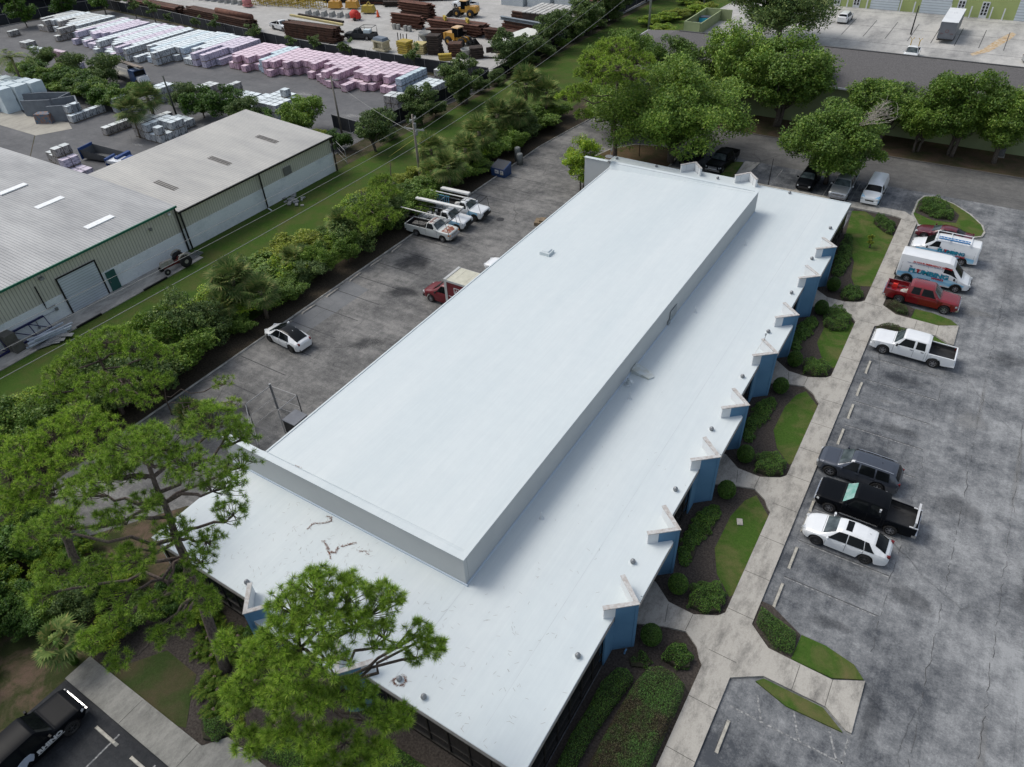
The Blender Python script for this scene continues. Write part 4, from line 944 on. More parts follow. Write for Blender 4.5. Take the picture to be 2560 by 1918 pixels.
    # nose of the van is -x in the world; its near side is local +y (world -y)
def letters(bo, c, s, x, z, size, m, sd, sx=1.0, bold=.02, q_y=None, tilt=0, shear=0):
    y = (c.W / 2 + .006 if q_y is None else q_y) * sd
    rx = (R_(90), 0, PI if sd > 0 else 0)
    return text('lettering', s, size, m, bo, (x, y, z), (R_(90) - (0 if sd < 0 else 0), tilt, PI if sd > 0 else 0), bold, sx, .003, 'LEFT', shear)
def panel(c, bo, x0, x1, z0, z1, m, sd, name='sign_panel'):
    y = (c.W / 2 + .004) * sd; b = MB(); b.box((x0 + x1) / 2, y, z0, x1 - x0, .006, z1 - z0); return b.obj(name, m, bo)
for sd in (1,):   # local +y is the side facing the camera (rz = pi)
    letters(bo, c, 'PLUMBING', .55, 1.02, .42, NAVYL, sd, 1.12, .028)
    letters(bo, c, 'PLUMBING', .57, 1.04, .40, TEAL, sd, 1.17, .012, q_y=c.W / 2 + .012)
    letters(bo, c, 'THE', .52, 1.40, .09, NAVYL, sd)
    letters(bo, c, 'WORKS', -1.0, .80, .2, REDL, sd, 1.1, .012)
    letters(bo, c, '24 HOUR', .6, .82, .14, REDL, sd, 1.1, .008)
    letters(bo, c, 'EMERGENCY SERVICE', .6, .74, .07, REDL, sd, 1.1, .003)
    letters(bo, c, 'T', .02, 1.1, .3, REDL, sd, 1.2, .03, q_y=c.W / 2 + .02)
rk = MB()
for x in (1.0, -.2, -1.9):
    rk.box(x, 0, 2.12, .07, 1.75, .06); 
    for sd in (1, -1): rk.box(x, sd * .86, 1.98, .07, .05, .18)
for sd in (1, -1): rk.box(-.45, sd * .82, 2.16, 3.1, .05, .05)
rk.obj('roof_rack', WHITE, t)
ld = thing('ladder', 'blue and white extension ladder on the rack of the cargo van', 'ladder', (9.65, 61.0, 2.2), PI)
b = MB(); b.box(0, .14, 0, 2.6, .05, .1); b.box(0, -.2, 0, 2.6, .05, .1)
lr = b.obj('rail', mat('ladder_blue', (.05, .25, .55)), ld); b = MB()
for k in range(9): b.box(-1.15 + .29 * k, -.03, .03, .04, .32, .05)
b.obj('rung', mat('ladder_white', (.7, .72, .73)), ld)
t, c, bo = van('tall white high roof van with large sign writing, nose toward the lane', (8.95, 56.55, .004), 0, WHITE, 6.0, 2.07, 2.6, 4.0, .36, True, dark=PLAS)
for sd in (-1,):
    c.patch('blue_wrap', BLUEW, bo, [(-2.9, .15), (2.35, .15), (2.6, 1.25), (-2.9, .8)], .005, sd, 50, 4)
    letters(bo, c, 'PLUMBING', -2.05, 1.08, .56, NAVYL, sd, 1.2, .034)
    letters(bo, c, 'PLUMBING', -2.03, 1.10, .53, TEAL, sd, 1.26, .012, q_y=c.W / 2 + .014)
    letters(bo, c, 'THE', -2.05, 1.60, .1, NAVYL, sd)
    letters(bo, c, 'T', -1.42, 1.2, .38, REDL, sd, 1.2, .035, q_y=c.W / 2 + .024)
    letters(bo, c, 'WORKS', -.1, .84, .24, REDL, sd, 1.12, .014)
    o = letters(bo, c, '24 HOUR EMERGENCY SERVICE', -1.9, 2.0, .19, REDL, sd, 1.18, .008, q_y=c.W / 2 * .93)
    o.rotation_euler = (R_(78), 0, 0)
    o = letters(bo, c, 'DRAIN CLEANING  SEWER VIDEO INSPECTION  LEAK DETECTION', -2.35, 1.9, .09, NAVYL, sd, 1.1, .002, q_y=c.W / 2 * .96)
    o.rotation_euler = (R_(78), 0, 0)
    letters(bo, c, 'PLUMBING REPAIR', -1.2, .62, .12, NAVYL, sd, 1.1, .002)

# vehicles behind the building (nose -y: rz = -pi/2)
t, c, bo = pickup('silver pickup facing the back wall beside the blue and white van', (-2.3, 71.85, .004), -PI / 2, SILVER, 5.9, 2.02, 1.92, 3.6, .4)
t, c, bo = van('white van with a sky blue front end, rightmost vehicle behind the building', (.9, 71.9, .004), -PI / 2, WHITE, 5.2, 1.95, 1.95, 3.0, .35)
c.patch('blue_wrap', BLUEW, bo, [(1.75, .3), (2.55, .3), (2.55, 4.2), (2.0, 2.6)], .006, 1, 8, 6); c.patch('blue_wrap', BLUEW, bo, [(1.75, .3), (2.55, .3), (2.55, 4.2), (2.0, 2.6)], .006, -1, 8, 6)
suv('black suv half hidden under the tree left of the silver pickup', (-6.1, 72.2, .004), -PI / 2, BLK, 4.8, 1.92, 1.72, 2.85, .37, 'box')
suv('black suv with silver roof rails between the big oak and the black pickup', (-20.1, 72.75, .004), -PI / 2 + R_(-3), BLK, 4.9, 1.92, 1.75, 2.85, .38, 'box', False, RIM, True)
t, c, bo = pickup('black pickup with a chrome grille parked behind the roof gables', (-16.4, 72.75, .004), -PI / 2 + R_(-4), BLK, 5.9, 2.02, 1.95, 3.6, .4)
# rear lot
suv('white hatchback with a dark glass roof alone in the rear lot', (-36.65, 20.85, .008), PI + R_(-4), WHITE, 4.7, 1.92, 1.6, 2.8, .36, 'tear', False, RIMD, False, True)
suv('white sedan mostly hidden behind the upper roof edge', (-25.9, 39.6, .008), PI, WHITE, 4.9, 1.85, 1.5, 2.8, .34, 'sedan')
RUSTW = mat('rusty_white_paint', (.6, .6, .55), (.26, .08, .04), 1.9, .5, lo=.46, hi=.54, detail=5)
OLDW = paint('old_white_paint', (.58, .6, .58), .45, .2); DARKR = mat('rack_black', (.02, .018, .016), rough=.6)
def rack(t, L, front, label_seed=0):
    r = MB(); z = 2.2
    for sd in (1, -1):
        r.tube([(-L / 2 + .3, sd * .95, 1.15), (-L / 2 + .3, sd * .95, z), (front, sd * .95, z), (front + .35, sd * .85, .55)], .028, 5)
        for x in (-.9, .35): r.tube([(x, sd * .95, 1.15 if x < 0 else 1.3), (x, sd * .95, z)], .028, 5)
    for x in np.linspace(-L / 2 + .3, front, 7): r.tube([(x, -.95, z), (x, .95, z)], .022, 5)
    r.tube([(front, -.95, z), (front, .95, z)], .04, 5)
    r.obj('ladder_rack', DARKR, t)
t1, c, bo = pickup('old white pickup with a rusty hood and roof, nearest of the three utility trucks', (-37.2, 42.3, .008), R_(3), OLDW, 5.7, 1.98, 1.85, 3.3, .37, 'regular', rimm=RIM, grm=CHROME, hlm=AMBER)
c.patch('rusty_hood', RUSTW, bo, [(1.75, 3.2), (2.7, 3.2), (2.7, 5), (1.75, 5)], .006, 0, 8, 6)
c.patch('rusty_roof', mat('rust_red_roof', (.26, .075, .06), (.55, .54, .5), 1.4, .6, lo=.5, hi=.62), bo, [(.1, 3.3), (.95, 3.3), (.95, 5), (.1, 5)], .006, 0, 6, 6)
rack(t1, 5.6, 2.5)
t2, c2, bo2 = pickup('white utility pickup full of buckets, middle of the three rack trucks', (-37.4, 45.0, .008), R_(3), WHITE, 5.9, 2.02, 1.9, 3.5, .38, 'regular', rimm=RIMD, bumperm=PLAS, grm=PLAS)
c2.patch('blue_wrap', BLUEW, bo2, [(.9, .3), (2.4, .3), (2.4, 1.8), (1.4, 1.9)], .006, -1, 8, 4); rack(t2, 5.9, 2.3)
t3, c3, bo3 = pickup('white utility pickup carrying a blue ladder, farthest of the three rack trucks', (-37.0, 47.75, .008), R_(3), WHITE, 5.9, 2.02, 1.9, 3.5, .38, 'regular', rimm=RIMD, bumperm=PLAS, grm=PLAS)
c3.patch('blue_wrap', BLUEW, bo3, [(.9, .3), (2.4, .3), (2.4, 1.8), (1.4, 1.9)], .006, -1, 8, 4); rack(t3, 5.9, 2.6)
def on(tx, ty, rz, x, y): return (tx + x * math.cos(rz) - y * math.sin(rz), ty + x * math.sin(rz) + y * math.cos(rz))
def pole_load(label, base, p0, p1, r, m, cat='pipe', name='pipe'):
    b = MB(); b.tube([p0, p1], r, 8); o = b.obj(name, m); tag(o, label, cat)
WP = mat('white_pvc', (.68, .68, .66), (.6, .6, .58), 2, .5)
x, y = on(-37.2, 42.3, R_(3), 1.9, .1); x2, y2 = on(-37.2, 42.3, R_(3), -3.9, .2)
pole_load('long white pipe on the rack of the rusty pickup', None, (x, y, 2.3), (x2, y2, 2.34), .06, WP)
x, y = on(-37.4, 45.0, R_(3), 2.3, 0); x2, y2 = on(-37.4, 45, R_(3), -3.6, .1)
b = MB(); b.box(0, 0, 0, 6.0, .42, .16); o = b.obj('gutter_tube', WP); tag(o, 'wide white box tube on the rack of the middle utility truck', 'gutter tube', None, ((x + x2) / 2, (y + y2) / 2, 2.24), R_(3))
x, y = on(-37.0, 47.75, R_(3), 2.0, -.4); x2, y2 = on(-37, 47.75, R_(3), -3.9, -.4)
pole_load('white pipe on the rack of the farthest utility truck', None, (x, y, 2.3), (x2, y2, 2.32), .06, WP)
x, y = on(-37.0, 47.75, R_(3), -1.2, .55)
b = MB(); b.box(0, 0, 0, 3.6, .5, .18); o = b.obj('gutter_tube', WP); tag(o, 'cream storage tube on the far side of the farthest utility truck rack', 'gutter tube', None, (x, y, 2.24), R_(3))
lx, ly = on(-37, 47.75, R_(3), -2.2, -.62)
ld = thing('step_ladder', 'light blue step ladder hanging on the farthest utility truck', 'ladder', (lx, ly, 1.3), R_(3))
b = MB(); b.box(0, 0, .75, 1.9, .06, .09); b.box(0, -.1, 0, 1.9, .06, .09)
for k in range(7): b.box(-.85 + .28 * k, -.05, .05, .07, .05, .72)
b.obj('ladder_frame', mat('ladder_sky_blue', (.1, .35, .5)), ld)
random.seed(11)
for k in range(11):
    x, y = on(-37.4, 45, R_(3), -2.75 + .26 * k, random.choice((-.5, -.25, .1, .45)))
    b = MB(); b.lathe([(0, 0), (.13, 0), (.16, .34), (.165, .36), (0, .37)], 0, 0, 0, 10); o = b.obj('paint_bucket', mat('bucket_white', (.62, .63, .62), (.45, .46, .46), 8), None, True)
    tag(o, 'white bucket among the load in the bed of the middle utility truck', 'bucket', 'buckets in the middle utility truck', (x, y, .78))
x, y = on(-37.2, 42.3, R_(3), -1.6, .1)
o = MB().box(0, 0, 0, 1.5, .7, .3, .1).obj('tool_chest', mat('dark_tool_chest', (.05, .05, .05), (.2, .19, .17), 5)); tag(o, 'dark tool box in the bed of the rusty pickup', 'tool box', None, (x, y, .76), R_(3))
x, y = on(-37.0, 47.75, R_(3), -.6, -.1)
b = MB(); b.lathe([(0, 0), (.3, 0), (.34, .5), (.34, .54), (0, .56)], 0, 0, 0, 14); o = b.obj('white_drum', WP, None, True); tag(o, 'large round white tub in the bed of the farthest utility truck', 'tub', None, (x, y, .78))
# red box truck, nose -x, tail behind the roof
bt = thing('box_truck', 'red box truck with a cream box roof and white emblem behind the upper roof', 'box truck', (-26.5, 32.8, .008), PI)
tab = [(.9, .9, 1.0, 2.0, .72), (1.0, .98, 1.35, 2.05, .74), (1.7, 1, 1.35, 2.05, .72), (1.95, 1, 1.33, 1.95, .7), (2.75, .98, 1.22, 1.4, .82), (2.9, .98, 1.15, 1.32, .84), (3.6, .94, 1.0, 1.12, .78), (3.9, .84, .85, .95, .66)]
class C2(Car): pass
c = C2(7.8, 2.0, (3.0, -1.1), .38, tab, sill=.34)
def half(cm):  # body only from x=.9 forward
    xs = [x for x in np.arange(.9, 3.9, .06)] + [3.9]
    V = []; n = 11
    for x in xs:
        r = cm.ring(x); V += [(x, (r[k] if k <= 5 else (-r[10 - k][0], r[10 - k][1]))[0], (r[k] if k <= 5 else r[10 - k])[1]) for k in range(n)]
    F = [((i + 1) * n + k, i * n + k, i * n + k + 1, (i + 1) * n + k + 1)[::1] for i in range(len(xs) - 1) for k in range(n - 1)]
    F.append(tuple(range(n))); F.append(tuple(range(len(xs) * n - 1, (len(xs) - 1) * n - 1, -1)))
    return MB().add(V, F)
bo = half(c).obj('cab', BOXRED, bt, True)
glasshouse(c, bo, (2.75, 1.95), None, [(1.2, 2.35, 1.85, 1.25)], GLASS)
seams(c, bo, (1.15, 2.5)); wheelpair(c, bt, RIM, 6, .24)
bits(c, bo, PLAS, (.62, .88, .6), .85, 1.0, (2.3, 1.25))
MB().box(3.86, 0, .38, .2, 1.75, .22).obj('front_bumper', PLAS, bt)
b = MB(); b.box(-1.5, 0, .75, 4.9, 2.3, 2.35); bx = b.obj('cargo_box', BOXRED, bt)
b = MB(); b.box(-1.5, 0, 3.101, 4.9, 2.3, .05); 
for k in range(4): b.box(-3.2 + 1.1 * k, 0, 3.15, .03, 2.25, .012)
b.obj('cargo_roof', mat('cream_roof', (.52, .51, .42), (.44, .43, .35), 2, .7), bt)
b = MB()
for sd in (1, -1): b.box(.9, sd * 1.14, .55, .26, .1, 2.62); b.box(-1.5, sd * 1.155, 2.95, 4.8, .05, .2)
b.box(.93, 0, 3.1, .26, 2.36, .1); b.obj('box_corner_trim', mat('trim_grey', (.45, .46, .45), rough=.5), bt)
MB().box(-1.4, 0, .45, 5.0, .9, .3).obj('chassis', PLAS, bt)
WD = mat('white_decal', (.62, .62, .62), rough=.5)
yd = 1.152 + .012
em = MB()
for a in ((-.28, 1.93, .6, .07), (-.28, 2.47, .6, .07)): em.box(a[0], yd, a[1], a[2], .01, a[3])
for x in (-.545, -.015): em.box(x, yd, 2.0, .07, .01, .47)
em.add([(-.28, yd + .006, 2.4), (-.52, yd + .006, 1.99), (-.04, yd + .006, 1.99)], [(0, 1, 2)])
em.obj('emblem', WD, bt)
em = MB(); em.lathe([(0, 0), (.09, 0)], -.28, yd + .01, 2.12, 12, axis='y'); em.obj('emblem_drop', BOXRED, bt)
text('lettering', 'M', .62, WD, bt, (-.7, yd, 1.97), (R_(90), 0, PI), .02, 1.1)
b = MB(); b.box(-1.6, yd - .004, 1.5, 4.5, .01, .07); b.box(-1.6, yd - .004, 1.06, 4.5, .01, .04); b.box(-1.6, yd - .004, .92, 4.5, .01, .04); b.obj('stripe', WD, bt)
text('lettering', 'If you n', .24, WD, bt, (.55, yd, 1.2), (R_(90), 0, PI), .008, 1.0, shear=.3)
text('lettering', 'RESTO', .16, WD, bt, (-.2, yd, 1.68), (R_(90), 0, PI), .004, 1.1)
# black lettered pickup at the lower left, nose +y
t, c, bo = pickup('black pickup with white animal emblem and lettering on its door in the southwest lot', (-22.45, -11.0, .012), PI / 2, BLK, 5.9, 2.05, 1.95, 3.65, .42, gl=GLASS, grm=CHROME, rimm=RIMD)
text('lettering', 'RHINO', .34, WD, bo, (.35, -1.035, .78), (R_(90), 0, 0), .02, 1.2)
b = MB(); b.box(1.0, -1.03, .7, 1.4, .01, .025); b.obj('stripe', WD, bo)
rh = [(0, .1), (.12, .32), (.3, .28), (.42, .42), (.6, .5), (.85, .55), (1.1, .5), (1.2, .3), (1.12, .1), (1.0, -.05), (.86, .12), (.7, .0), (.6, -.15), (.48, .05), (.34, .02), (.2, -.04), (.1, 0)]
b = MB(); n = len(rh); V = [(-.95 + x, -1.04, .75 + z) for x, z in rh] + [(-.95 + x, -1.03, .75 + z) for x, z in rh]
b.add(V, [tuple(range(n))] + [(i, (i + 1) % n, n + (i + 1) % n, n + i) for i in range(n)]); b.obj('rhino_emblem', mat('pale_blue_decal', (.42, .47, .56)), bo)
# far north lot
suv('white suv parked alone near the green wall of the far building', (-18.6, 145.3, .008), PI / 2 + R_(-2), WHITE, 4.8, 1.95, 1.75, 2.85, .37, 'box')
tr_ = thing('box_trailer', 'grey enclosed box trailer with a pale roof on the far concrete lot', 'trailer', (-.75, 141.8, .01), R_(0))
b = MB(); b.box(0, 0, .7, 2.5, 10.2, 2.55); b.obj('box', mat('trailer_grey', (.16, .17, .19), (.13, .14, .16), 1, .5), tr_)
b = MB(); b.box(0, 0, 3.251, 2.55, 10.3, .06); b.box(0, 1.5, 3.31, .5, .5, .06); b.obj('roof', WALLP, tr_)
b = MB(); b.box(0, -5.2, .5, 2.45, .2, .16); b.obj('rear_bumper', PLAS, tr_)
b = MB(); b.box(-.75, -5.12, 1.5, .5, .04, .04); b.box(.75, -5.12, 1.5, .5, .04, .04); b.lathe([(.25, -5.12), (.2, -5.12)], 0, 0, 1.9, 12, axis='y'); b.obj('door_hardware', mat('rust_mark', (.2, .06, .04)), tr_)
for sd in (1, -1):
    for y in (-2.5, -1.5):
        b = MB(); b.lathe([(0, -.12), (.42, -.12), (.45, -.08), (.45, .08), (.42, .12), (0, .12)], 0, 0, 0, 14, axis='y'); o = b.obj('wheel', TYRE, tr_, True, (sd * 1.1, y, .45)); o.rotation_euler = (0, 0, PI / 2)
t, c, bo = pickup('white flatbed truck with two yellow posts, half hidden behind the shingle roof', (-4.1, 125.6, .01), -PI / 2, WHITE, 5.6, 2.05, 2.1, 3.4, .4, 'regular')
b = MB()
for sd in (1, -1): b.tube([(-1.2, sd * .6, 1.1), (-1.2, sd * .6, 2.6)], .07, 5); b.tube([(-1.2, sd * .6 - .3, 2.9), (-1.2, sd * .6, 2.55), (-1.2, sd * .6 + .3, 2.9)], .05, 5)
b.obj('yellow_post', mat('post_yellow', (.5, .33, .05)), t)
suv('grey car cut off by the right edge of the photo on the far lot', (13.4, 131.0, .01), R_(20), SILVER, 4.7, 1.85, 1.5, 2.75, .34, 'sedan')
# ---------------------------------------------------------------- vegetation
LF_OAK = leafmat('oak_leaves', [(0.062, 0.133, 0.021), (0.113, 0.213, 0.030), (0.170, 0.282, 0.041), (0.241, 0.321, 0.067)], clump=.4)
LF_MID = leafmat('mid_leaves', [(.05, .11, .015), (.085, .17, .024), (.13, .22, .034), (.16, .23, .045)], clump=.5)
LF_DRK = leafmat('dark_leaves', [(0.046, 0.095, 0.030), (0.084, 0.151, 0.044), (0.132, 0.201, 0.057), (0.184, 0.239, 0.082)], clump=.5)
LF_BRT = leafmat('bright_leaves', [(0.099, 0.199, 0.016), (0.168, 0.301, 0.023), (0.267, 0.395, 0.032), (0.337, 0.395, 0.039)], clump=.5)
LF_HDG = leafmat('hedge_leaves', [(0.026, 0.069, 0.011), (0.045, 0.114, 0.017), (0.083, 0.179, 0.026), (0.125, 0.209, 0.038)], clump=1.2)
LF_BRN = leafmat('bronzed_hedge_leaves', [(0.056, 0.038, 0.015), (0.072, 0.068, 0.020), (0.079, 0.107, 0.022), (0.095, 0.152, 0.028)], clump=.7)
LF_YEL = leafmat('lime_leaves', [(0.117, 0.173, 0.013), (0.189, 0.253, 0.022), (0.262, 0.293, 0.033), (0.145, 0.200, 0.022)], clump=.6)
NEEDLE = leafmat('pine_needles', [(.14, .27, .025), (.22, .385, .04), (.33, .5, .06), (.44, .56, .10)], .6, 1.5)
NEEDLE2 = leafmat('pine_needles_far', [(.13, .235, .025), (.2, .33, .04), (.29, .42, .06), (.36, .44, .09)], .6, .3)
PALM = leafmat('palm_fronds', [(0.072, 0.136, 0.039), (0.125, 0.193, 0.061), (0.185, 0.251, 0.091), (0.310, 0.289, 0.121)], .7, .8, .1)
CYC = leafmat('cycad_fronds', [(.03, .07, .01), (.055, .12, .014), (.09, .15, .02), (.15, .18, .03)], .7, .8, .1)
BARK = mat('grey_bark', (.14, .12, .10), (.07, .06, .05), 9, .95, .2, bmp=.6, lo=.35, hi=.65, detail=6)
PBARK = mat('pine_bark', (.17, .135, .115), (.07, .055, .048), 12, .95, .2, bmp=.8, lo=.35, hi=.65, detail=6, stretch=(1, 1, .4))
DEADW = mat('bare_twigs', (.40, .37, .32), (.26, .23, .2), 4, .95)
PTRK = mat('palm_trunk', (.2, .165, .125), (.1, .08, .065), 14, .95, .2, bmp=.8, stretch=(1, 1, 2.5))
NEEDD = leafmat('inner_needles', [(.055, .13, .018), (.085, .18, .022), (.12, .23, .03)], .6, 1.0)
def hedgemat():
    m, nt, b = new('patchy_bronze_hedge', .6, .3); g = nt.nodes.new('ShaderNodeNewGeometry')
    ca = ramp(nt, g.outputs['Random Per Island'], [(0, (.03, .018, .012)), (.5, (.05, .04, .02)), (1, (.075, .07, .03))])
    cb = ramp(nt, g.outputs['Random Per Island'], [(0, (.025, .06, .012)), (.5, (.045, .11, .018)), (1, (.08, .16, .03))])
    f = ramp(nt, noise(nt, .55, 5, .75), [(.44, 0.0), (.58, 1.0)]); c = mix(nt, f, ca, cb); nt.links.new(c, b.inputs['Base Color']); return m
LF_BRN = hedgemat()
RN = np.random.default_rng(5)
def unit(n, rg=RN):
    v = rg.normal(size=(n, 3)); return v / np.linalg.norm(v, axis=1, keepdims=True)
def leafquads(c, size, rg=RN, up=.35, asp=.55):
    n = len(c); nn = unit(n, rg); nn[:, 2] = np.abs(nn[:, 2]) + up; nn /= np.linalg.norm(nn, axis=1, keepdims=True)
    a = np.cross(nn, unit(n, rg)); a /= np.linalg.norm(a, axis=1, keepdims=True) + 1e-9
    b = np.cross(nn, a); s = (size * rg.uniform(.6, 1.35, n))[:, None]
    return np.stack([c - a * s, c - b * s * asp, c + a * s, c + b * s * asp], 1).reshape(-1, 3)
def blobpts(center, r, n, rg=RN, flat=.8, shell=.55):
    d = unit(n, rg); rad = r * (shell + (1 - shell) * rg.random(n) ** .6)
    p = d * rad[:, None]; p[:, 2] *= flat
    return p + np.array(center)
def limb(b, p0, p1, r0, r1, wob=.12, n=5, sides=6, rg=random):
    p0 = Vector(p0); p1 = Vector(p1); L = (p1 - p0).length; P = []; R = []
    for i in range(n + 1):
        t = i / n; q = p0.lerp(p1, t)
        if 0 < i < n: q += Vector((rg.uniform(-1, 1), rg.uniform(-1, 1), rg.uniform(-.6, .8))) * wob * L * .3
        P.append(q); R.append(r0 + (r1 - r0) * t)
    b.tube(P, R, sides); return P
def broadleaf(name, R, H, seed, leaf, nclump=26, nleaf=230, lsize=.17, th=None, lean=0, bare=0, trunks=1, crown_lo=.35, spread=1.0, clr=.36):
    """returns (trunk mesh object, crown mesh object) as children of an empty"""
    rg = np.random.default_rng(seed); rr = random.Random(seed)
    e = bpy.data.objects.new(name, None); C.objects.link(e)
    b = MB(); pts = []
    lo = H * crown_lo; hz = (H - lo) / 2; cz = lo + hz
    cen = []
    for k in range(nclump):
        d = unit(1, rg)[0]; d[2] = d[2] * .9 + .25
        f = rg.uniform(.55, .86) if k > nclump * .25 else rg.uniform(.1, .5)
        c = np.array([d[0] * R * f * spread, d[1] * R * f * spread, cz + d[2] * hz * f])
        r = R * rg.uniform(clr * .62, clr); cen.append((c, r))
        sub = []
        for j in range(5):
            dd = unit(1, rg)[0]; sub.append((c + dd * r * .55 * np.array([1, 1, .7]), r * rg.uniform(.42, .68)))
        m = nleaf // 5
        for sc, sr in sub: pts.append(blobpts(sc, sr, m, rg, .72, .35))
    P = np.concatenate(pts); V = leafquads(P, lsize, rg)
    for q in range(trunks):
        ox, oy = (rr.uniform(-.4, .4), rr.uniform(-.4, .4)) if trunks > 1 else (0, 0)
        tr = max(.09, R * .045); top = Vector((ox * 2 + lean * .5, oy * 2, lo + hz * .45))
        limb(b, (ox, oy, -.05), top, tr, tr * .6, .1, 5, 8, rr)
        for c, r in cen[q::trunks]:
            if rr.random() < .75:
                st = Vector((ox, oy, 0)).lerp(top, rr.uniform(.5, 1.0)); limb(b, st, c, tr * .38, .025, .25, 4, 5, rr)
    b.obj('trunk', BARK, e, True)
    npmesh('crown', V, 4, leaf, parent=e)
    if bare:
        t = MB()
        for k in range(bare):
            a = rr.uniform(0, 6.28); q = Vector((math.cos(a) * R * .35, math.sin(a) * R * .35, cz + hz * .75))
            for j in range(5):
                L = R * rr.uniform(.25, .55); a2 = a + rr.uniform(-.9, .9)
                e2 = q + Vector((math.cos(a2) * L, math.sin(a2) * L, rr.uniform(.2, .7) * hz))
                Pp = limb(t, q, e2, .036, .015, .3, 4, 4, rr)
                for z in range(4):
                    s = Pp[rr.choice((2, 3, 4))]; limb(t, s, s + Vector((rr.uniform(-1, 1), rr.uniform(-1, 1), rr.uniform(0, .8))) * L * .4, .026, .012, .3, 3, 3, rr)
        t.obj('bare_twigs', DEADW, e, True)
    return e
def settree(e, label, cat, loc, rz=0, group=None, sc=1):
    e['label'] = label; e['category'] = cat
    if group: e['group'] = group
    elif 'group' in e: del e['group']
    e.location = (loc[0], loc[1], loc[2] if len(loc) > 2 else 0); e.rotation_euler = (0, 0, rz); e.scale = (sc,) * 3 if not isinstance(sc, tuple) else sc
    return e
def cp(e, label, cat, loc, rz=0, group=None, sc=1):
    r = dup(e, (0, 0, 0)); r.name = e.name.split('.')[0]
    return settree(r, label, cat, loc, rz, group, sc)

# -- large trees behind the building
OAK = broadleaf('oak_tree', 10.2, 10.6, 21, LF_OAK, 92, 1000, .135, bare=2, crown_lo=.14, clr=.30)
settree(OAK, 'huge spreading oak with bare grey twigs, rising behind the back left of the building', 'tree', (-22.2, 70.8, .1))
o2 = broadleaf('oak_tree', 6.2, 8.0, 33, LF_OAK, 64, 850, .125, bare=5, crown_lo=.13, clr=.32)
settree(o2, 'leafy tree full of bare pale branches standing over the parked cars behind the building', 'tree', (-4.4, 73.2, 0))
o3 = broadleaf('oak_tree', 11, 13, 45, LF_DRK, 80, 700, .19, bare=0, crown_lo=.04, clr=.31)
settree(o3, 'dark grey green oak hanging over the far concrete lot beyond the shingle roof', 'tree', (-25.5, 127, 0))
MT = [broadleaf('shade_tree', 5.6, 8.8, 50 + i, m, 50, 760, .135, crown_lo=.16, trunks=2, clr=.36) for i, m in enumerate((LF_OAK, LF_MID, LF_OAK))]
for e in MT[:1]: pass
settree(MT[0], 'round green tree directly in front of the shingle roof, left of the bare branched tree', 'tree', (-14.6, 88.2, 0), .4, sc=(1.25, 1.15, 1.22))
settree(MT[1], 'yellow green tree with a pale forked trunk before the green wall at the right', 'tree', (6.6, 87.6, 0), 0, sc=(1.0, .95, 1.08))
settree(MT[2], 'dark green multi stemmed tree by the green wall in the middle of the row', 'tree', (-1.9, 88.2, 0), 0, sc=(.9, .85, .85))
cp(MT[0], 'broad green tree just right of the huge oak in front of the shingle roof', 'tree', (-21.0, 89, 0), 2.2, sc=(1.2, 1.1, 1.25))
cp(MT[2], 'small dark tree left of the yellow green one along the green wall', 'tree', (2.7, 87.0, 0), 1.3, sc=(.72, .7, .75))
cp(MT[0], 'green tree at the right edge of the photo before the green wall', 'tree', (11.4, 87.4, 0), 3.9, sc=(.8, .85, .93))
cp(MT[1], 'green treetop rising behind the huge oak against the shingle roof', 'tree', (-30.5, 88, 0), 3.0, sc=(1, .9, 1.0))
cp(MT[2], 'dark evergreen treetop at the left end of the shingle roof', 'tree', (-38.8, 91, 0), 3.0, sc=(.85, .8, 1.05))
cp(MT[0], 'dark leafy tree under the tall pine beside the rear lane', 'tree', (-32.6, 76.5, 0), 5.0, sc=(.85, .85, .82))
yb = broadleaf('young_tree', 2.6, 6.2, 61, LF_BRT, 26, 480, .095, crown_lo=.12, trunks=2, clr=.42)
settree(yb, 'bright green young tree beside the left wing of the back wall', 'tree', (-28.2, 58.6, 0))
# -- bushes
BU = [broadleaf('bush', 2.2, 3.2, 70 + i, m, 22, 620, .095, crown_lo=.02, clr=.5) for i, m in enumerate((LF_DRK, LF_BRT, LF_OAK, LF_YEL, LF_HDG))]
bu_used = [False] * 5
def bush(i, loc, label, sc=1, group=None, cat='bush'):
    rz = random.uniform(0, 6.28)
    if not bu_used[i]: bu_used[i] = True; return settree(BU[i], label, cat, loc, rz, group, sc)
    return cp(BU[i], label, cat, loc, rz, group, sc)
random.seed(5)
# overgrown hedgerow between the grass swale and the rear lot
G1 = 'bushes of the overgrown hedgerow beside the rear lot'
y = 3.5
while y < 80:
    for xr_, k in ((-41.9, (0, 2, 2)), (-44.2, (1, 2, 1, 0)), (-46.3, (1, 1, 2, 3))):
        if xr_ < -46 and y > 62: continue
        i = random.choice(k); s = random.uniform(.6, 1.2)
        nm = {0: 'dark grey green bush in the overgrown hedgerow beside the rear lot', 1: 'bright green bush in the overgrown hedgerow beside the rear lot', 2: 'mid green bush in the overgrown hedgerow beside the rear lot', 3: 'yellow green bush in the overgrown hedgerow beside the rear lot'}[i]
        bush(i, (xr_ + random.uniform(-.5, .5), y + random.uniform(-.8, .8), 0), nm, (s * random.uniform(.85, 1.3), s * random.uniform(.85, 1.3), s * random.uniform(.6, 1.25) * (.65 if xr_ < -46 else 1)), G1)
    y += 2.75
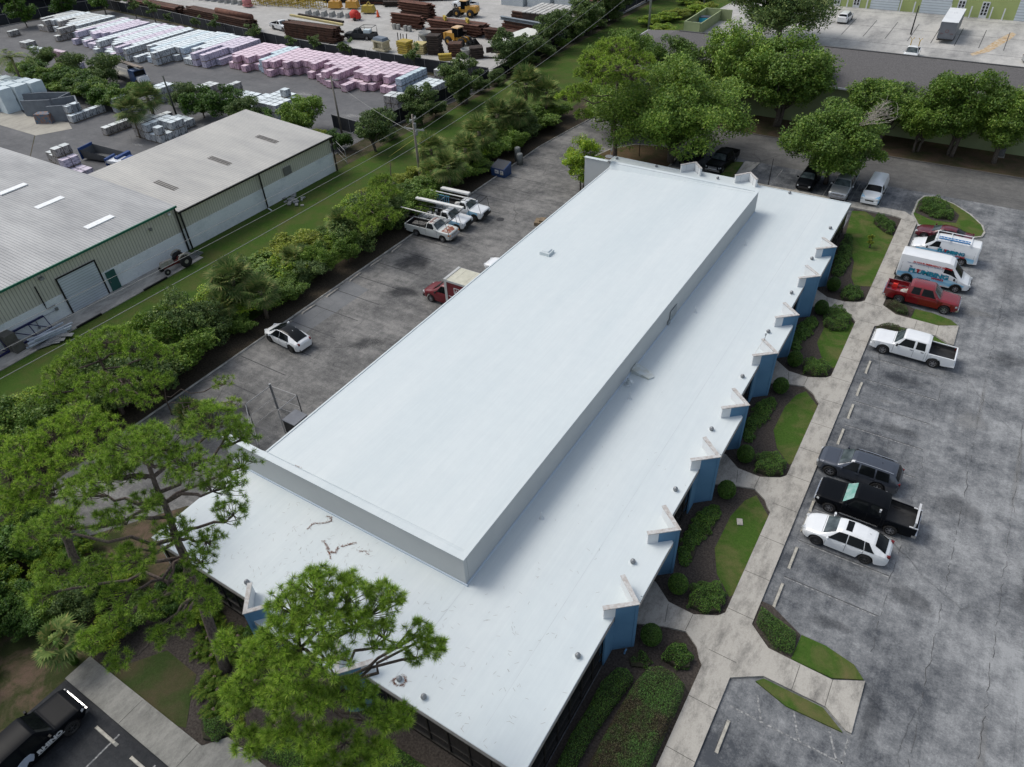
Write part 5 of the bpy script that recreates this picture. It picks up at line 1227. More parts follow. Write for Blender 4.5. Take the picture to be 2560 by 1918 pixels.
# trees along the far side of the swale
ST = broadleaf('shrubby_tree', 3.1, 6.0, 90, LF_DRK, 46, 480, .115, crown_lo=.08, trunks=2, clr=.36)
first = True
for k, (x, yy, s) in enumerate(((-57.6, 57.5, .95), (-58.4, 68.0, .9), (-57.8, 77.4, 1.1), (-58.4, 92, 1.15), (-59.3, 99, .8), (-59.5, 107, 1.1), (-58.9, 114, .95), (-58.8, 119.5, 1.15), (-59, 128, 1.2), (-59.2, 137, 1.05), (-58.8, 147, 1.25), (-58.5, 158, 1.2), (-58.6, 170, 1.3))):
    lab = {0: 'dark shrubby tree nearest the leaning utility pole by the yard fence', 1: 'dark shrubby tree by the fence next to the grey pallet stack', 2: 'large dark tree hiding the right end of the pallet rows'}.get(k, 'dark shrubby tree along the fence between swale and steel yard')
    g = 'trees along the steel yard fence' if k > 2 else None
    if first: settree(ST, lab, 'tree', (x, yy, 0), 0, g, s); first = False
    else: cp(ST, lab, 'tree', (x, yy, 0), k * 1.3, g, s)
random.seed(15)
for k in range(14):
    bush(random.choice((0, 0, 2)), (-58.0 + random.uniform(-.6, .4), 61 + k * 5.2 + random.uniform(-1, 1), 0), 'low dark bush at the foot of the fence along the swale', random.uniform(.55, .85), 'low bushes along the swale fence')
for k in range(16):
    bush(random.choice((1, 1, 3)), (random.uniform(-51, -44.5), 104 + k * 3.6, 0), 'pale green weedy bush between the swale and the far lot', (1.1, 1.1, random.uniform(.35, .6)), 'weedy bushes beside the far lot')
# bushes by the rear warehouse and around the storage yard
for x, yy, i, s, l in ((-97, 57.3, 0, 1.1, 'dark bush beside the short pole in the storage yard'), (-90, 55.6, 4, 1.25, 'rounded dark bush behind the rear warehouse roof, left one'), (-86, 57, 4, 1.3, 'rounded dark bush behind the rear warehouse roof, middle one'), (-81, 56.4, 0, 1.15, 'rounded dark bush behind the rear warehouse roof, right one'), (-71, 57.5, 2, 1.5, 'tall green bush beside the right corner of the rear warehouse roof'),
                      (-76, 54.5, 4, 1.0, 'low green bush hugging the back of the rear warehouse'), (-68, 54.6, 3, .7, 'yellowish low bush in front of the tall leaning pole'), (-65.2, 54.6, 3, .75, 'yellowish low bush right of the leaning pole'), (-62.4, 55.5, 4, .8, 'dark low bush at the fence corner by the grass'),
                      (-138.6, 59.3, 0, 1.2, 'dark bush among the pallets at the left of the yard'), (-127.4, 57.8, 0, 1.3, 'dark bush in front of the pink stacks by the hedge'), (-118.3, 58.3, 0, 1.5, 'dark bush behind the hedge near the boom truck')):
    bush(i, (x, yy, 0), l, s)
for k in range(13):
    bush(4 if k % 3 else 2, (-135 + 2.5 * k + random.uniform(-.4, .4), 55.2 - .22 * k + random.uniform(-1.2, 1.2), 0), 'dense dark green hedge bush in the row across the storage yard', (1.25, 1.2, 1.0), 'hedge bushes across the storage yard')
    if k % 2: bush(2, (-133 + 2.5 * k, 52.6, 0), 'dense dark green hedge bush in the row across the storage yard', (1.2, 1.0, .75), 'hedge bushes across the storage yard')
# left boundary and fence line trees
LT = broadleaf('leafy_tree', 3.0, 6.6, 97, LF_HDG, 26, 230, .2, crown_lo=.05, clr=.42)
settree(LT, 'bushy green tree at the far left corner of the storage yard', 'tree', (-174, 76.5, 0))
cp(LT, 'bushy green tree in front of the back fence, second from the left', 'tree', (-171.5, 84.5, 0), 1, sc=1.0)
cp(LT, 'bushy green tree near the bend of the back fence', 'tree', (-168, 91.8, 0), 2, sc=1.05)
for k in range(12):
    cp(LT, 'dark tree in the wood beyond the back fence', 'tree', (-196 + 3.1 * (k % 4) * 1.2 - 3 * (k // 4), 72 + 6 * k, 0), k, 'wood beyond the back fence', 1.6)
FT = broadleaf('thin_tree', 1.3, 3.8, 98, LF_DRK, 12, 110, .13, crown_lo=.15, clr=.45)
f1 = True
for k, (x, yy, s) in enumerate(((-157, 92.0, 1.2), (-148.5, 90.8, 1.4), (-143, 90.3, .8), (-133, 89.5, .9), (-126.5, 89.0, 1.1), (-115, 88.0, 1.0), (-113.5, 87.6, 1.1), (-103, 86.6, .9), (-97, 86.8, 1.1), (-89.3, 86.4, 1.1), (-74.5, 87.0, 1.25))):
    if f1: settree(FT, 'thin scraggly tree growing against the black screened fence', 'tree', (x, yy, 0), 0, 'thin trees on the screened fence', s); f1 = False
    else: cp(FT, 'thin scraggly tree growing against the black screened fence', 'tree', (x, yy, 0), k, 'thin trees on the screened fence', s)
# ---- shrub beds by the building: dense leafy masses
def mass(name, label, cat, poly, h, leaf, dens=420, size=.05, group=None, rough=.08, side=True, z0=0.02):
    cx = sum(p[0] for p in poly) / len(poly); cy = sum(p[1] for p in poly) / len(poly)
    pl = [(p[0] - cx, p[1] - cy) for p in poly]; n = len(pl)
    xs = [p[0] for p in pl]; ys = [p[1] for p in pl]; area = (max(xs) - min(xs)) * (max(ys) - min(ys))
    dens *= 2.1; size *= .68; N = int(area * dens); P = np.stack([RN.uniform(min(xs), max(xs), N), RN.uniform(min(ys), max(ys), N)], 1)
    ins = np.zeros(N, bool); dist = np.full(N, 9.0)
    for i in range(n):
        a = np.array(pl[i]); b_ = np.array(pl[(i + 1) % n])
        cond = ((a[1] > P[:, 1]) != (b_[1] > P[:, 1])) & (P[:, 0] < (b_[0] - a[0]) * (P[:, 1] - a[1]) / (b_[1] - a[1] + 1e-12) + a[0]); ins ^= cond
        ab = b_ - a; t = np.clip(((P - a) @ ab) / (ab @ ab), 0, 1); dist = np.minimum(dist, np.linalg.norm(P - a - t[:, None] * ab, axis=1))
    wob = .13 * (1 + np.sin(P[:, 0] * 5.3 + P[:, 1] * 3.1) * np.cos(P[:, 1] * 6.7 - P[:, 0] * 2)) * (0 if name == 'hedge' else 1)
    ins &= dist > wob
    P = P[ins]; dist = dist[ins] - wob[ins]
    ph = RN.uniform(0, 6, 6)
    if name != 'hedge': rough *= 1.7
    bumpz = rough * (np.sin(P[:, 0] * 3.1 + ph[0]) * np.sin(P[:, 1] * 2.7 + ph[1]) + .6 * np.sin(P[:, 0] * 7 + ph[2]) * np.sin(P[:, 1] * 6.1 + ph[3]))
    edge = np.clip(dist / .28, 0, 1) ** .5
    z = (h + bumpz) * (.25 + .75 * edge) * RN.uniform(.82, 1.06, len(P))
    low = RN.random(len(P)) < .3; z[low] *= RN.random(low.sum())
    c = np.stack([P[:, 0], P[:, 1], z + z0], 1)
    e = thing(name, label, cat, (cx, cy, 0), 0, group)
    npmesh('foliage', leafquads(c, size, RN, .6), 4, leaf, parent=e)
    # woody core
    b = MB(); ins_p = [(x * .82, y_ * .82) for x, y_ in pl]; b.prism(ins_p, z0, h * .5); b.obj('stems', mat('hedge_core', (.02, .022, .012), (.04, .035, .02), 9, .95), e)
    return e
BRN2 = LF_BRN
mass('hedge', 'narrow clipped hedge strip right along the dark window wall at the bottom', 'hedge', [(.45, -2), (.4, 2.5), (.33, 3.8), (.42, 5.4), (.4, 7.0), (.73, 8.1), (1.27, 8.35), (1.8, 8.05), (1.56, 6.3), (1.3, 4.3), (1.25, -2)], .7, LF_HDG, 620, .05)
mass('hedge', 'wide bronze topped clipped hedge beside the lower sidewalk', 'hedge', [(1.75, -2), (1.75, 4.5), (1.8, 6.0), (1.9, 7.8), (2.15, 8.9), (2.7, 9.35), (3.6, 9.3), (4.2, 9.0), (4.33, 8.4), (4.3, 5.9), (4.25, -2)], .82, BRN2, 620, .05, rough=.04)
mass('shrub', 'loose dark shrub mass between the round bush and the wide concrete junction', 'shrub', [(2.55, 10.9), (2.8, 11.4), (3.5, 11.2), (4.05, 10.7), (4.15, 10.0), (3.6, 9.65), (2.5, 9.75), (2.35, 10.3)], .75, LF_HDG, 560, .07, rough=.16)
mass('shrub', 'low dark shrubs at the foot of the first blue pillar', 'shrub', [(.9, 9.0), (1.3, 9.9), (2.3, 9.6), (2.2, 9.0), (1.3, 8.6)], .3, LF_HDG, 400, .06, rough=.1)
BALL = None
balls = ['nearest the bottom', 'second from the bottom', 'third from the bottom', 'fourth from the bottom', 'fifth from the bottom', 'sixth from the bottom', 'seventh from the bottom', 'topmost']
def ball(x, y_, label, r=.56, h=1.25):
    global BALL
    if BALL is None:
        N = 9500; d = unit(N); c = d * (r * RN.uniform(.86, 1.04, N))[:, None]; c[:, 2] = c[:, 2] * (h / 2 / r) * 1.05 + h / 2 + .05
        BALL = bpy.data.objects.new('round_bush', None); C.objects.link(BALL)
        npmesh('foliage', leafquads(c, .032), 4, LF_HDG, parent=BALL)
        b = MB(); b.lathe([(0, .03), (.36, .12), (.46, h * .45), (.4, h * .8), (0, h * .97)], 0, 0, 0, 12); b.obj('stems', MATS['hedge_core'], BALL, True)
        return settree(BALL, label, 'bush', (x, y_, 0))
    return cp(BALL, label, 'bush', (x, y_, 0), random.uniform(0, 6))
for i in range(4):
    ball(1.6, 10.6 + 12.03 * i, 'clipped round bush south of an entrance walk, %s of the eight' % balls[2 * i])
    ball(1.62, 14.35 + 12.03 * i if i < 3 else 50.9, 'clipped round bush north of an entrance walk, %s of the eight' % balls[2 * i + 1])
    y = 12.03 * i
    if i < 3:
        w_ = ['first', 'second', 'third'][i]
        mass('shrub', 'rounded shrub mass on the north side of the %s entrance walk from the bottom' % w_, 'shrub', [(2.1, 14.9 + y), (2.7, 15.7 + y), (3.4, 16.0 + y), (4.2, 15.5 + y), (4.42, 14.7 + y), (4.35, 14.05 + y), (3.5, 13.45 + y), (2.5, 13.45 + y), (2.25, 14.1 + y)], .65, LF_HDG, 560, .06, rough=.1)
        mass('ground_cover', 'strip of leafy ground cover along the wall above the %s entrance walk' % w_, 'ground cover', [(.85, 21.4 + y), (1.7, 21.8 + y), (2.0, 20.9 + y), (1.95, 19.2 + y), (1.54, 17.7 + y), (1.7, 16.2 + y), (1.0, 15.9 + y), (.4, 17.1 + y), (.35, 19.1 + y), (.45, 20.4 + y)], .32, LF_HDG, 520, .07, rough=.06)
        if False: mass('shrub', 'shrub mass on the south side of the %s entrance walk' % ['', 'second', 'third'][i], 'shrub', [(2.2, 11.3 + y), (3.2, 11.6 + y), (3.9, 11.2 + y), (4.3, 10.3 + y), (4.2, 9.2 + y), (3.1, 8.5 + y), (2.3, 8.8 + y), (1.9, 10.3 + y)], .6, LF_HDG, 520, .06, rough=.12)
mass('shrub', 'shrub mass on the south side of the topmost entrance walk', 'shrub', [(2.2, 47.9), (3.1, 48.2), (4.1, 47.2), (4.4, 46.2), (4.2, 44.9), (3.1, 44.2), (2.2, 44.6), (1.8, 46.6)], .65, LF_HDG, 560, .06, rough=.12)
mass('shrub', 'broad shrub mass on the north side of the topmost entrance walk', 'shrub', [(2.6, 52.4), (4.2, 51.6), (4.4, 50.6), (3.8, 49.7), (2.7, 49.5), (2.25, 50.3)], .6, LF_HDG, 560, .07, rough=.12)
mass('shrub', 'shrub strip along the wall beside the topmost blue pillars', 'shrub', [(.9, 53), (1.9, 53.5), (2.1, 56), (1.6, 59.5), (1.0, 62), (.2, 62), (.3, 57)], .5, LF_HDG, 420, .07, rough=.12)
mass('shrub', 'dark green shrub bed between the lawn and the top end of the east sidewalk', 'shrub', [(1.9, 66.9), (3.0, 67.2), (4.4, 66.1), (4.42, 63.6), (3.5, 64.0), (2.1, 65.6)], .6, LF_HDG, 560, .07, rough=.15)
mass('shrub', 'shrub bed on the kerbed island at the corner of the lot', 'shrub', [(5.55, 70.3), (5.6, 73.0), (6.5, 73.9), (7.9, 73.0), (9.1, 71.0), (9.1, 69.5), (7.4, 69.1)], .6, LF_HDG, 520, .07, rough=.16, z0=.16)
mass('hedge', 'clipped hedge between the red pickup and the cross walk', 'hedge', [(6.1, 50.7), (6.8, 51.1), (8.0, 50.3), (8.1, 49.7), (7.3, 49.6), (6.1, 50.4)], .7, BRN2, 620, .05, rough=.05)
mass('hedge', 'clipped rounded hedge at the nose of the white pickup', 'hedge', [(6.1, 46.4), (6.8, 47.2), (7.8, 47.3), (8.1, 46.7), (7.2, 46.1), (6.2, 45.7)], .7, BRN2, 620, .05, rough=.05)
mass('hedge', 'clipped hedge on the small island near the bottom right walk', 'hedge', [(6.1, 15.6), (7.1, 15.3), (8.25, 14.9), (8.4, 14.1), (8.35, 13.55), (7.4, 13.5), (6.15, 14.5)], .6, LF_HDG, 620, .05, rough=.06)
mass('ground_cover', 'dark low ground cover at the corner of the southwest sidewalk', 'ground cover', [(-16.4, -5.3), (-15.6, -4.5), (-14.5, -4.7), (-14.5, -5.6), (-15.4, -5.95)], .55, LF_HDG, 520, .06)
mass('hedge', 'dark clipped hedge below the front roof edge at the bottom centre', 'hedge', [(-7.5, -1.1), (-2.0, -1.1), (-1.5, -3.2), (-7.8, -3.4)], .75, LF_HDG, 480, .06)
mass('hedge', 'dark clipped hedge under the nearest pine beside the sidewalk', 'hedge', [(-12.6, -3.6), (-10.0, -3.2), (-9.2, -4.3), (-12.4, -5.0)], .7, LF_HDG, 520, .06)
lb = broadleaf('sapling', .5, 1.3, 120, LF_YEL, 8, 90, .08, crown_lo=.25, clr=.5)
settree(lb, 'small lime green sapling on the upper east lawn', 'sapling', (2.9, 60.4, .03))
lm = broadleaf('shrub', .6, 1.2, 121, LF_YEL, 8, 90, .07, crown_lo=.1, clr=.5)
settree(lm, 'yellow leaved small shrub beside the southwest sidewalk corner', 'shrub', (-13.9, -4.4, 0))

# ---- cycads / coontie clumps and palms: rosettes of leaflet triangles
def rosette(n, L, leaflets, lw, rise, droop, seed, ll=.3):
    rg = random.Random(seed); V = []
    for k in range(n):
        a = rg.uniform(0, 6.283); el = rg.uniform(*rise); l = L * rg.uniform(.75, 1.1)
        d = Vector((math.cos(a), math.sin(a), 0)); s = Vector((-d.y, d.x, 0)); prev = Vector((0, 0, 0))
        for j in range(leaflets):
            t = (j + 1) / leaflets; p = d * (l * t * math.cos(el)) + Vector((0, 0, l * (math.sin(el) * t - droop * t * t)))
            w_ = l * ll * math.sin(math.pi * (.12 + .8 * t))
            for sd in (1, -1):
                tip = p + s * sd * w_ + d * w_ * .55 + Vector((0, 0, -.12 * w_))
                q = d * (lw)
                V += [p - q, p + q, tip]
            V += [prev + s * .012, prev - s * .012, p]; prev = p
    return V
def tri(name, V, m, parent): return npmesh(name, np.array([tuple(v) for v in V]), 3, m, parent=parent)
cyc = bpy.data.objects.new('coontie_plant', None); C.objects.link(cyc)
tri('fronds', rosette(34, .72, 16, .014, (.25, 1.3), .45, 3, .2), CYC, cyc)
MB().lathe([(0, 0), (.1, 0), (.09, .15), (0, .2)], 0, 0, 0, 8).obj('stem', PTRK, cyc)
random.seed(21); fst = True
def incyc(x, y_): return True
cps = []
for k in range(60):
    t = random.random(); x = -22.0 + 7.3 * t if k < 20 else random.uniform(-19.8, -14.8); y_ = random.uniform(-1.2, -.3) if k < 14 else random.uniform(-5.1, -.5)
    if x < -17.6 and y_ < -3.0: continue
    if all(math.hypot(x - a, y_ - b_) > .62 for a, b_ in cps) and math.hypot(x + 17.4, y_ + 2.7) > .5: cps.append((x, y_))
for x, y_ in cps:
    s = random.uniform(1.0, 1.5); L_ = 'spiky yellow green coontie plant in the bed around the front pine trunk'
    if fst: settree(cyc, L_, 'plant', (x, y_, .02), 0, 'coontie plants around the front pine', s); fst = False
    else: cp(cyc, L_, 'plant', (x, y_, .02), random.uniform(0, 6), 'coontie plants around the front pine', s)
def fanpalm(name, H, seed, nf=30, L=1.5, dead=0):
    e = bpy.data.objects.new(name, None); C.objects.link(e); rg = random.Random(seed)
    b = MB(); P = [(0, 0, -.05), (rg.uniform(-.1, .1), rg.uniform(-.1, .1), H * .5), (rg.uniform(-.15, .15), rg.uniform(-.15, .15), H)]
    b.tube(P, [.22, .18, .2], 9); 
    for k in range(int(H * 6)):
        a = rg.uniform(0, 6.28); z = rg.uniform(.2, H); c, s = math.cos(a), math.sin(a)
        b.add([(c * .17, s * .17, z), (c * .17 - s * .05, s * .17 + c * .05, z), (c * .3, s * .3, z + .12)], [(0, 1, 2)])
    b.obj('trunk', PTRK, e, True)
    V = []; top = Vector(P[2])
    for k in range(nf):
        a = rg.uniform(0, 6.283); el = rg.uniform(-.5, 1.35); 
        d = Vector((math.cos(a) * math.cos(el), math.sin(a) * math.cos(el), math.sin(el)))
        pl = L * rg.uniform(.5, .75); hub = top + d * pl + Vector((0, 0, -.1 * pl))
        s = Vector((-math.sin(a), math.cos(a), 0)); n_ = d.cross(s); V += [top + s * .02, top - s * .02, hub]
        fr_ = L * rg.uniform(.55, .75)
        for j in range(15):
            th = R_(-105 + 210 * j / 14); q = (d * math.cos(th) + s * math.sin(th)).normalized()
            tip = hub + q * fr_ + Vector((0, 0, -.24 * fr_ * (1 - .4 * max(0, el)))) + n_ * .04
            mid = hub + q * fr_ * .5; w_ = s.cross(q).cross(q).normalized() * .0 + q.cross(n_).normalized() * .065
            V += [hub, mid + w_, mid - w_, mid + w_, tip, mid - w_]
    tri('fronds', V, PALM, e)
    return e
PA = fanpalm('fan_palm', 3.4, 4, 54, 1.75); PB = fanpalm('fan_palm', .9, 6, 34, 1.3)
pal = [(M0, 2000, 720, 4.0, 'fan palm with a skirt of drooping fronds in the hedgerow opposite the front warehouse door'), (T1, 1650, 1400, 4.0, 'fan palm nearest the blue dumpster side of the hedgerow, trunk visible'), (T1, 1500, 1270, 3.8, 'fan palm left of the trunked palm behind the wooden pole'), (T1, 1810, 1260, 3.8, 'fan palm right of the trunked palm in the hedgerow'), (T2, 120, 690, 5.0, 'tallest fan palm standing clear above the hedgerow'), (T2, 290, 775, 4.0, 'fan palm just right of the tallest palm'), (T2, 40, 950, 4.0, 'fan palm below the tallest palm in the hedgerow'), (T1, 1930, 1110, 4.2, 'pale green fan palm in the thick of the hedgerow'), (T1, 2080, 960, 4.2, 'bright fan palm where the hedgerow meets the swale'),
       (M1, 20, 850, 3.0, 'low fan palm with drooping dead fronds behind the rear lot repair patch'), (T0, 1120, 930, 4.2, 'left of the two palms in the storage yard'), (T0, 1270, 820, 4.4, 'right of the two palms in the storage yard'), (L0, 150, 290, 2.0, 'spiky fan palm at the left edge beside the slab grass'), (L0, 1600, 170, 2.0, 'low fan palm beside the fallen branch at the lot corner'), (Z0, 420, 480, 3.2, 'dark fan palm with a criss cross trunk beside the black pickup')]
for k, (tf, a, b_, z, l) in enumerate(pal):
    p = tf(a, b_, z); low = z < 2.5
    e = PB if low else PA
    if k == 14:
        PD = fanpalm('fan_palm', 2.2, 16, 24, 1.15); PD.children[1].data.materials[0] = LF_HDG; settree(PD, l, 'palm tree', (p.x, p.y, 0)); continue
    loc = (p.x, p.y, 0); sc_z = z / (1.4 if low else 3.7)
    s = 1.0 if low else max(.85, sc_z)
    if k == 0: settree(PA, l, 'palm tree', loc, 0, None, s)
    elif k == 12: settree(PB, l, 'palm tree', loc, 0, None, s)
    else: cp(e, l, 'palm tree', loc, k * 1.7, None, s)
random.seed(77)
for k in range(9):
    cp(PA, 'fan palm half buried in the bushes of the hedgerow', 'palm tree', (random.uniform(-46, -42.5), 14 + 7.3 * k + random.uniform(-2, 2), 0), k, 'fan palms buried in the hedgerow', random.uniform(.62, .85))
# feather palm at the far left
fp = bpy.data.objects.new('feather_palm', None); C.objects.link(fp)
MB().tube([(0, 0, -.05), (.3, 0, 3), (.2, .1, 6)], [.28, .2, .2], 9).obj('trunk', PTRK, fp, True)
V = [Vector(v) + Vector((.2, .1, 6)) for v in rosette(34, 4.2, 26, .05, (-.1, 1.3), .75, 9, .2)]
tri('fronds', V, PALM, fp); p = at(20, 135, 6.5)
settree(fp, 'large feathery palm at the left edge of the photo by the storage yard', 'palm tree', (p.x, p.y, 0))

# ---- pines
def tufts(cs, r, n, w, rg, dirs):
    """cs (m,3) tuft centres; dirs (m,3) axis; needles fan out round the axis"""
    m = len(cs); u = unit(m * n, rg).reshape(m, n, 3) + dirs[:, None, :] * .5
    u /= np.linalg.norm(u, axis=2, keepdims=True); L = r * rg.uniform(.65, 1.1, (m, n, 1))
    s = np.cross(u, unit(m * n, rg).reshape(m, n, 3)); s /= np.linalg.norm(s, axis=2, keepdims=True) + 1e-9
    dk = rg.random((m, n, 1)) < .34; L = np.where(dk, L * .52, L); global TUFT_MI; TUFT_MI = dk.ravel().astype(np.int32)
    c = cs[:, None, :] + u * .04
    return np.stack([c - s * w, c + s * w, c + u * L], 2).reshape(-1, 3)
def pine(name, label, base, trunk, pads, tr, seed, r=.27, n=44, w=.011, leaf=NEEDLE, per=1.0, twig=.012):
    """pads: (centre, radii, number of tufts) in world coordinates"""
    rg = np.random.default_rng(seed); rr = random.Random(seed); B = Vector(base)
    e = thing(name, label, 'pine tree', base)
    b = MB(); T = [Vector(p) - B for p in trunk]; m = len(T)
    R = [tr * (1 - .72 * i / (m - 1)) for i in range(m)]; fine = []; fr_ = []
    for i in range(m - 1):
        for j in range(4):
            t = j / 4; q = T[i].lerp(T[i + 1], t)
            if i + j: q += Vector((rr.uniform(-1, 1), rr.uniform(-1, 1), 0)) * tr * .22
            fine.append(q); fr_.append(R[i] * (1 - t) + R[i + 1] * t)
    fine.append(T[-1]); fr_.append(R[-1]); b.tube(fine, fr_, 10)
    b.obj('trunk', PBARK, e, True)
    lb_ = MB(); per *= 1.75; r *= .98; n = int(n * 1.7); w *= .9; cs = []; ds = []
    for (c, rad, k) in pads:
        c = Vector(c) - B; rad = Vector(rad) * 1.12
        # attach to the trunk at a height below the pad
        zt = c.z - max(.6, (c.xy - T[0].xy).length * .28)
        best = min(fine[len(fine) // 3:], key=lambda q: abs(q.z - zt))
        P = limb(lb_, best, c - Vector((0, 0, rad.z * .35)), tr * .32, .05, .28, 6, 6, rr)
        k = int(k * per); pts = []
        for j in range(k):
            d = Vector(unit(1, rg)[0]); d.z = abs(d.z) * .9 - .18
            f = rr.uniform(.55, 1.0)
            q = c + Vector((d.x * rad.x * f, d.y * rad.y * f, d.z * rad.z * f)); pts.append(q)
            o_ = P[-1] if rr.random() < .6 else P[-2]
            if pts and rr.random() < .5: o_ = min(pts[:-1] + [P[-1]], key=lambda z: (z - q).length + (z - P[-1]).length * .35)
            mid = o_.lerp(q, .55) + Vector((0, 0, -.08)); lb_.tube([o_, mid, q], [twig * 2.2, twig * 1.5, twig], 4, cap=False)
            ax = (q - o_); ax = (ax.normalized() if ax.length > .01 else Vector((0, 0, 1))) + Vector((0, 0, .55)); ax.normalize()
            cs.append(tuple(q)); ds.append(tuple(ax))
    lb_.obj('limb', PBARK, e, True)
    V_ = tufts(np.array(cs), r, n, w, rg, np.array(ds)); npmesh('crown', V_, 3, [leaf, NEEDD], TUFT_MI, parent=e)
    return e
def pd(u, v, z, rx, ry, rz, k): p = at(u, v, z); return ((p.x, p.y, p.z), (rx, ry, rz), k)
# front left pine (trunk leaves the coontie bed)
pine('pine_tree', 'tall pine with its trunk rising from the coontie bed, crown over the left roof corner', (-17.4, -2.7, 0),
     [(-17.4, -2.7, 0), (-17.7, -1.9, 6), (-18.1, -1.3, 11), (-18.4, -.9, 14)],
     [pd(400, 1110, 15.2, 1.5, 1.2, .9, 60), pd(530, 1050, 14.8, 1.3, 1.0, .8, 46), pd(600, 1090, 14, 1.0, .8, .7, 30), pd(470, 1160, 14.5, 1.5, 1.0, .9, 46), pd(330, 1120, 14.6, 1.3, 1.1, .8, 46), pd(560, 1210, 13, 1.2, .8, .7, 30), pd(600, 1160, 13, .9, .8, .6, 20), pd(265, 1180, 14, 1.1, .9, .7, 34),
      pd(580, 1280, 11.2, .9, .7, .6, 22), pd(210, 1230, 13, 1.1, .9, .7, 34), pd(360, 1260, 12.8, .8, .7, .5, 22), pd(310, 1190, 13.6, .8, .8, .6, 22), pd(150, 1310, 12, 1.1, .9, .7, 34), pd(280, 1300, 12, .9, .8, .7, 24), pd(430, 1330, 11, 1.0, .8, .6, 26), pd(520, 1350, 10, .9, .7, .6, 20), pd(80, 1340, 11.5, .9, .8, .6, 24),
      pd(330, 1400, 10.5, 1.1, .9, .7, 34), pd(500, 1400, 9, .8, .7, .6, 20), pd(470, 1470, 9, .8, .7, .7, 26), pd(520, 1500, 8.4, .7, .6, .5, 22), pd(240, 1430, 10, 1.0, .9, .7, 30), pd(140, 1430, 10, .9, .8, .6, 24), pd(290, 1500, 9, .9, .8, .6, 24), pd(380, 1510, 8.5, .7, .6, .5, 16), pd(230, 1600, 8, .8, .6, .5, 24), pd(290, 1560, 8, .7, .6, .4, 18), pd(400, 1590, 7, .6, .5, .5, 16), pd(455, 1560, 7.2, .5, .5, .4, 12), pd(100, 1490, 9, .6, .6, .4, 14), pd(300, 1650, 7, .6, .5, .4, 14)], .3, 1)
# left pine behind it
pine('pine_tree', 'paler spreading pine at the left edge, behind the tall front pine', (-29.5, -3.2, 0),
     [(-29.5, -3.2, 0), (-29, -2.8, 5), (-28.3, -2.4, 9), (-28, -2, 10)],
     [pd(60, 1130, 10.5, 1.4, 1.2, .8, 40), pd(130, 1090, 10.5, 1.5, 1.2, .8, 46), pd(200, 1050, 10.5, 1.4, 1.2, .8, 42), pd(20, 1190, 10, 1.3, 1.1, .8, 34), pd(110, 1170, 10, 1.4, 1.2, .8, 44), pd(190, 1130, 10.5, 1.4, 1.1, .8, 40), pd(260, 1070, 10, 1.1, 1, .7, 30), pd(50, 1250, 9, 1.2, 1, .7, 30), pd(130, 1230, 9, 1.1, 1, .7, 26), pd(10, 1290, 9, 1, 1, .7, 20), pd(290, 1130, 9.5, .9, .9, .6, 22), pd(-20, 1120, 10, 1.4, 1.2, .8, 30), pd(230, 1190, 9, .8, .8, .6, 16)], .26, 2, .28, 38, .013)
# pine beyond, above the swale edge
pine('pine_tree', 'round topped pine at the edge of the swale beyond the pale left pine', (-41.3, 7.6, 0),
     [(-41.3, 7.6, 0), (-40.8, 7.6, 3), (-40.3, 7.6, 6.5)],
     [pd(270, 850, 7.2, 1.7, 1.6, .9, 52), pd(200, 880, 6.8, 1.6, 1.4, .9, 44), pd(340, 870, 6.8, 1.5, 1.4, .9, 44), pd(400, 890, 6.2, 1.2, 1.1, .8, 32), pd(150, 930, 6, 1.4, 1.2, .8, 36), pd(230, 960, 6, 1.5, 1.2, .8, 40), pd(320, 950, 6, 1.4, 1.2, .8, 34), pd(395, 950, 5.4, 1.1, 1, .7, 26), pd(120, 980, 5.4, 1.0, 1, .7, 22), pd(300, 1000, 5.2, 1, 1, .6, 20), pd(370, 1000, 5, .9, .9, .6, 18), pd(180, 1010, 5, 1.1, 1, .6, 22)], .2, 3, .3, 30, .018)
# nearest pine
pine('pine_tree', 'nearest pine, its long branch reaching over the front edge of the white roof', (-8.2, -4.6, 0),
     [(-8.2, -4.6, 0), (-7.9, -4.2, 5), (-7.7, -3.6, 9), (-7.6, -3.0, 12.5)],
     [pd(790, 1470, 13.5, 1.0, .9, .8, 44), pd(730, 1520, 13, 1.0, .9, .8, 42), pd(870, 1480, 13, .9, .8, .8, 36), pd(960, 1500, 12.4, .8, .7, .8, 34), pd(700, 1590, 12.5, .9, .8, .7, 36), pd(800, 1560, 13, 1.0, .8, .7, 38), pd(890, 1560, 12.4, .8, .7, .7, 28), pd(960, 1590, 11.6, .8, .6, .6, 22), pd(1050, 1580, 10.8, .6, .5, .45, 18), pd(1090, 1620, 10.4, .5, .4, .4, 15), pd(1040, 1640, 10.4, .4, .4, .3, 8), pd(640, 1640, 11.8, .8, .7, .7, 30), pd(600, 1720, 11, .6, .6, .6, 24),
      pd(730, 1680, 12, .9, .7, .7, 34), pd(820, 1650, 12.2, .9, .7, .7, 28), pd(690, 1740, 11, .8, .6, .6, 30), pd(780, 1750, 11, .8, .6, .6, 30), pd(870, 1730, 10.6, .8, .6, .6, 26), pd(950, 1790, 9.6, .6, .5, .5, 22), pd(1000, 1790, 9, .5, .5, .5, 18), pd(910, 1740, 10, .6, .5, .5, 18), pd(700, 1830, 9.6, .7, .6, .6, 26), pd(780, 1850, 9.6, .7, .6, .6, 28), pd(860, 1850, 9, .7, .6, .6, 24), pd(620, 1860, 9, .7, .6, .5, 22), pd(950, 1880, 8.4, .7, .5, .5, 20), pd(900, 1920, 8, .7, .6, .5, 24), pd(800, 1920, 8.6, .8, .6, .5, 28), pd(590, 1780, 10, .5, .5, .4, 14), pd(560, 1610, 11, .5, .5, .4, 12)], .24, 4, .3, 56, .010)
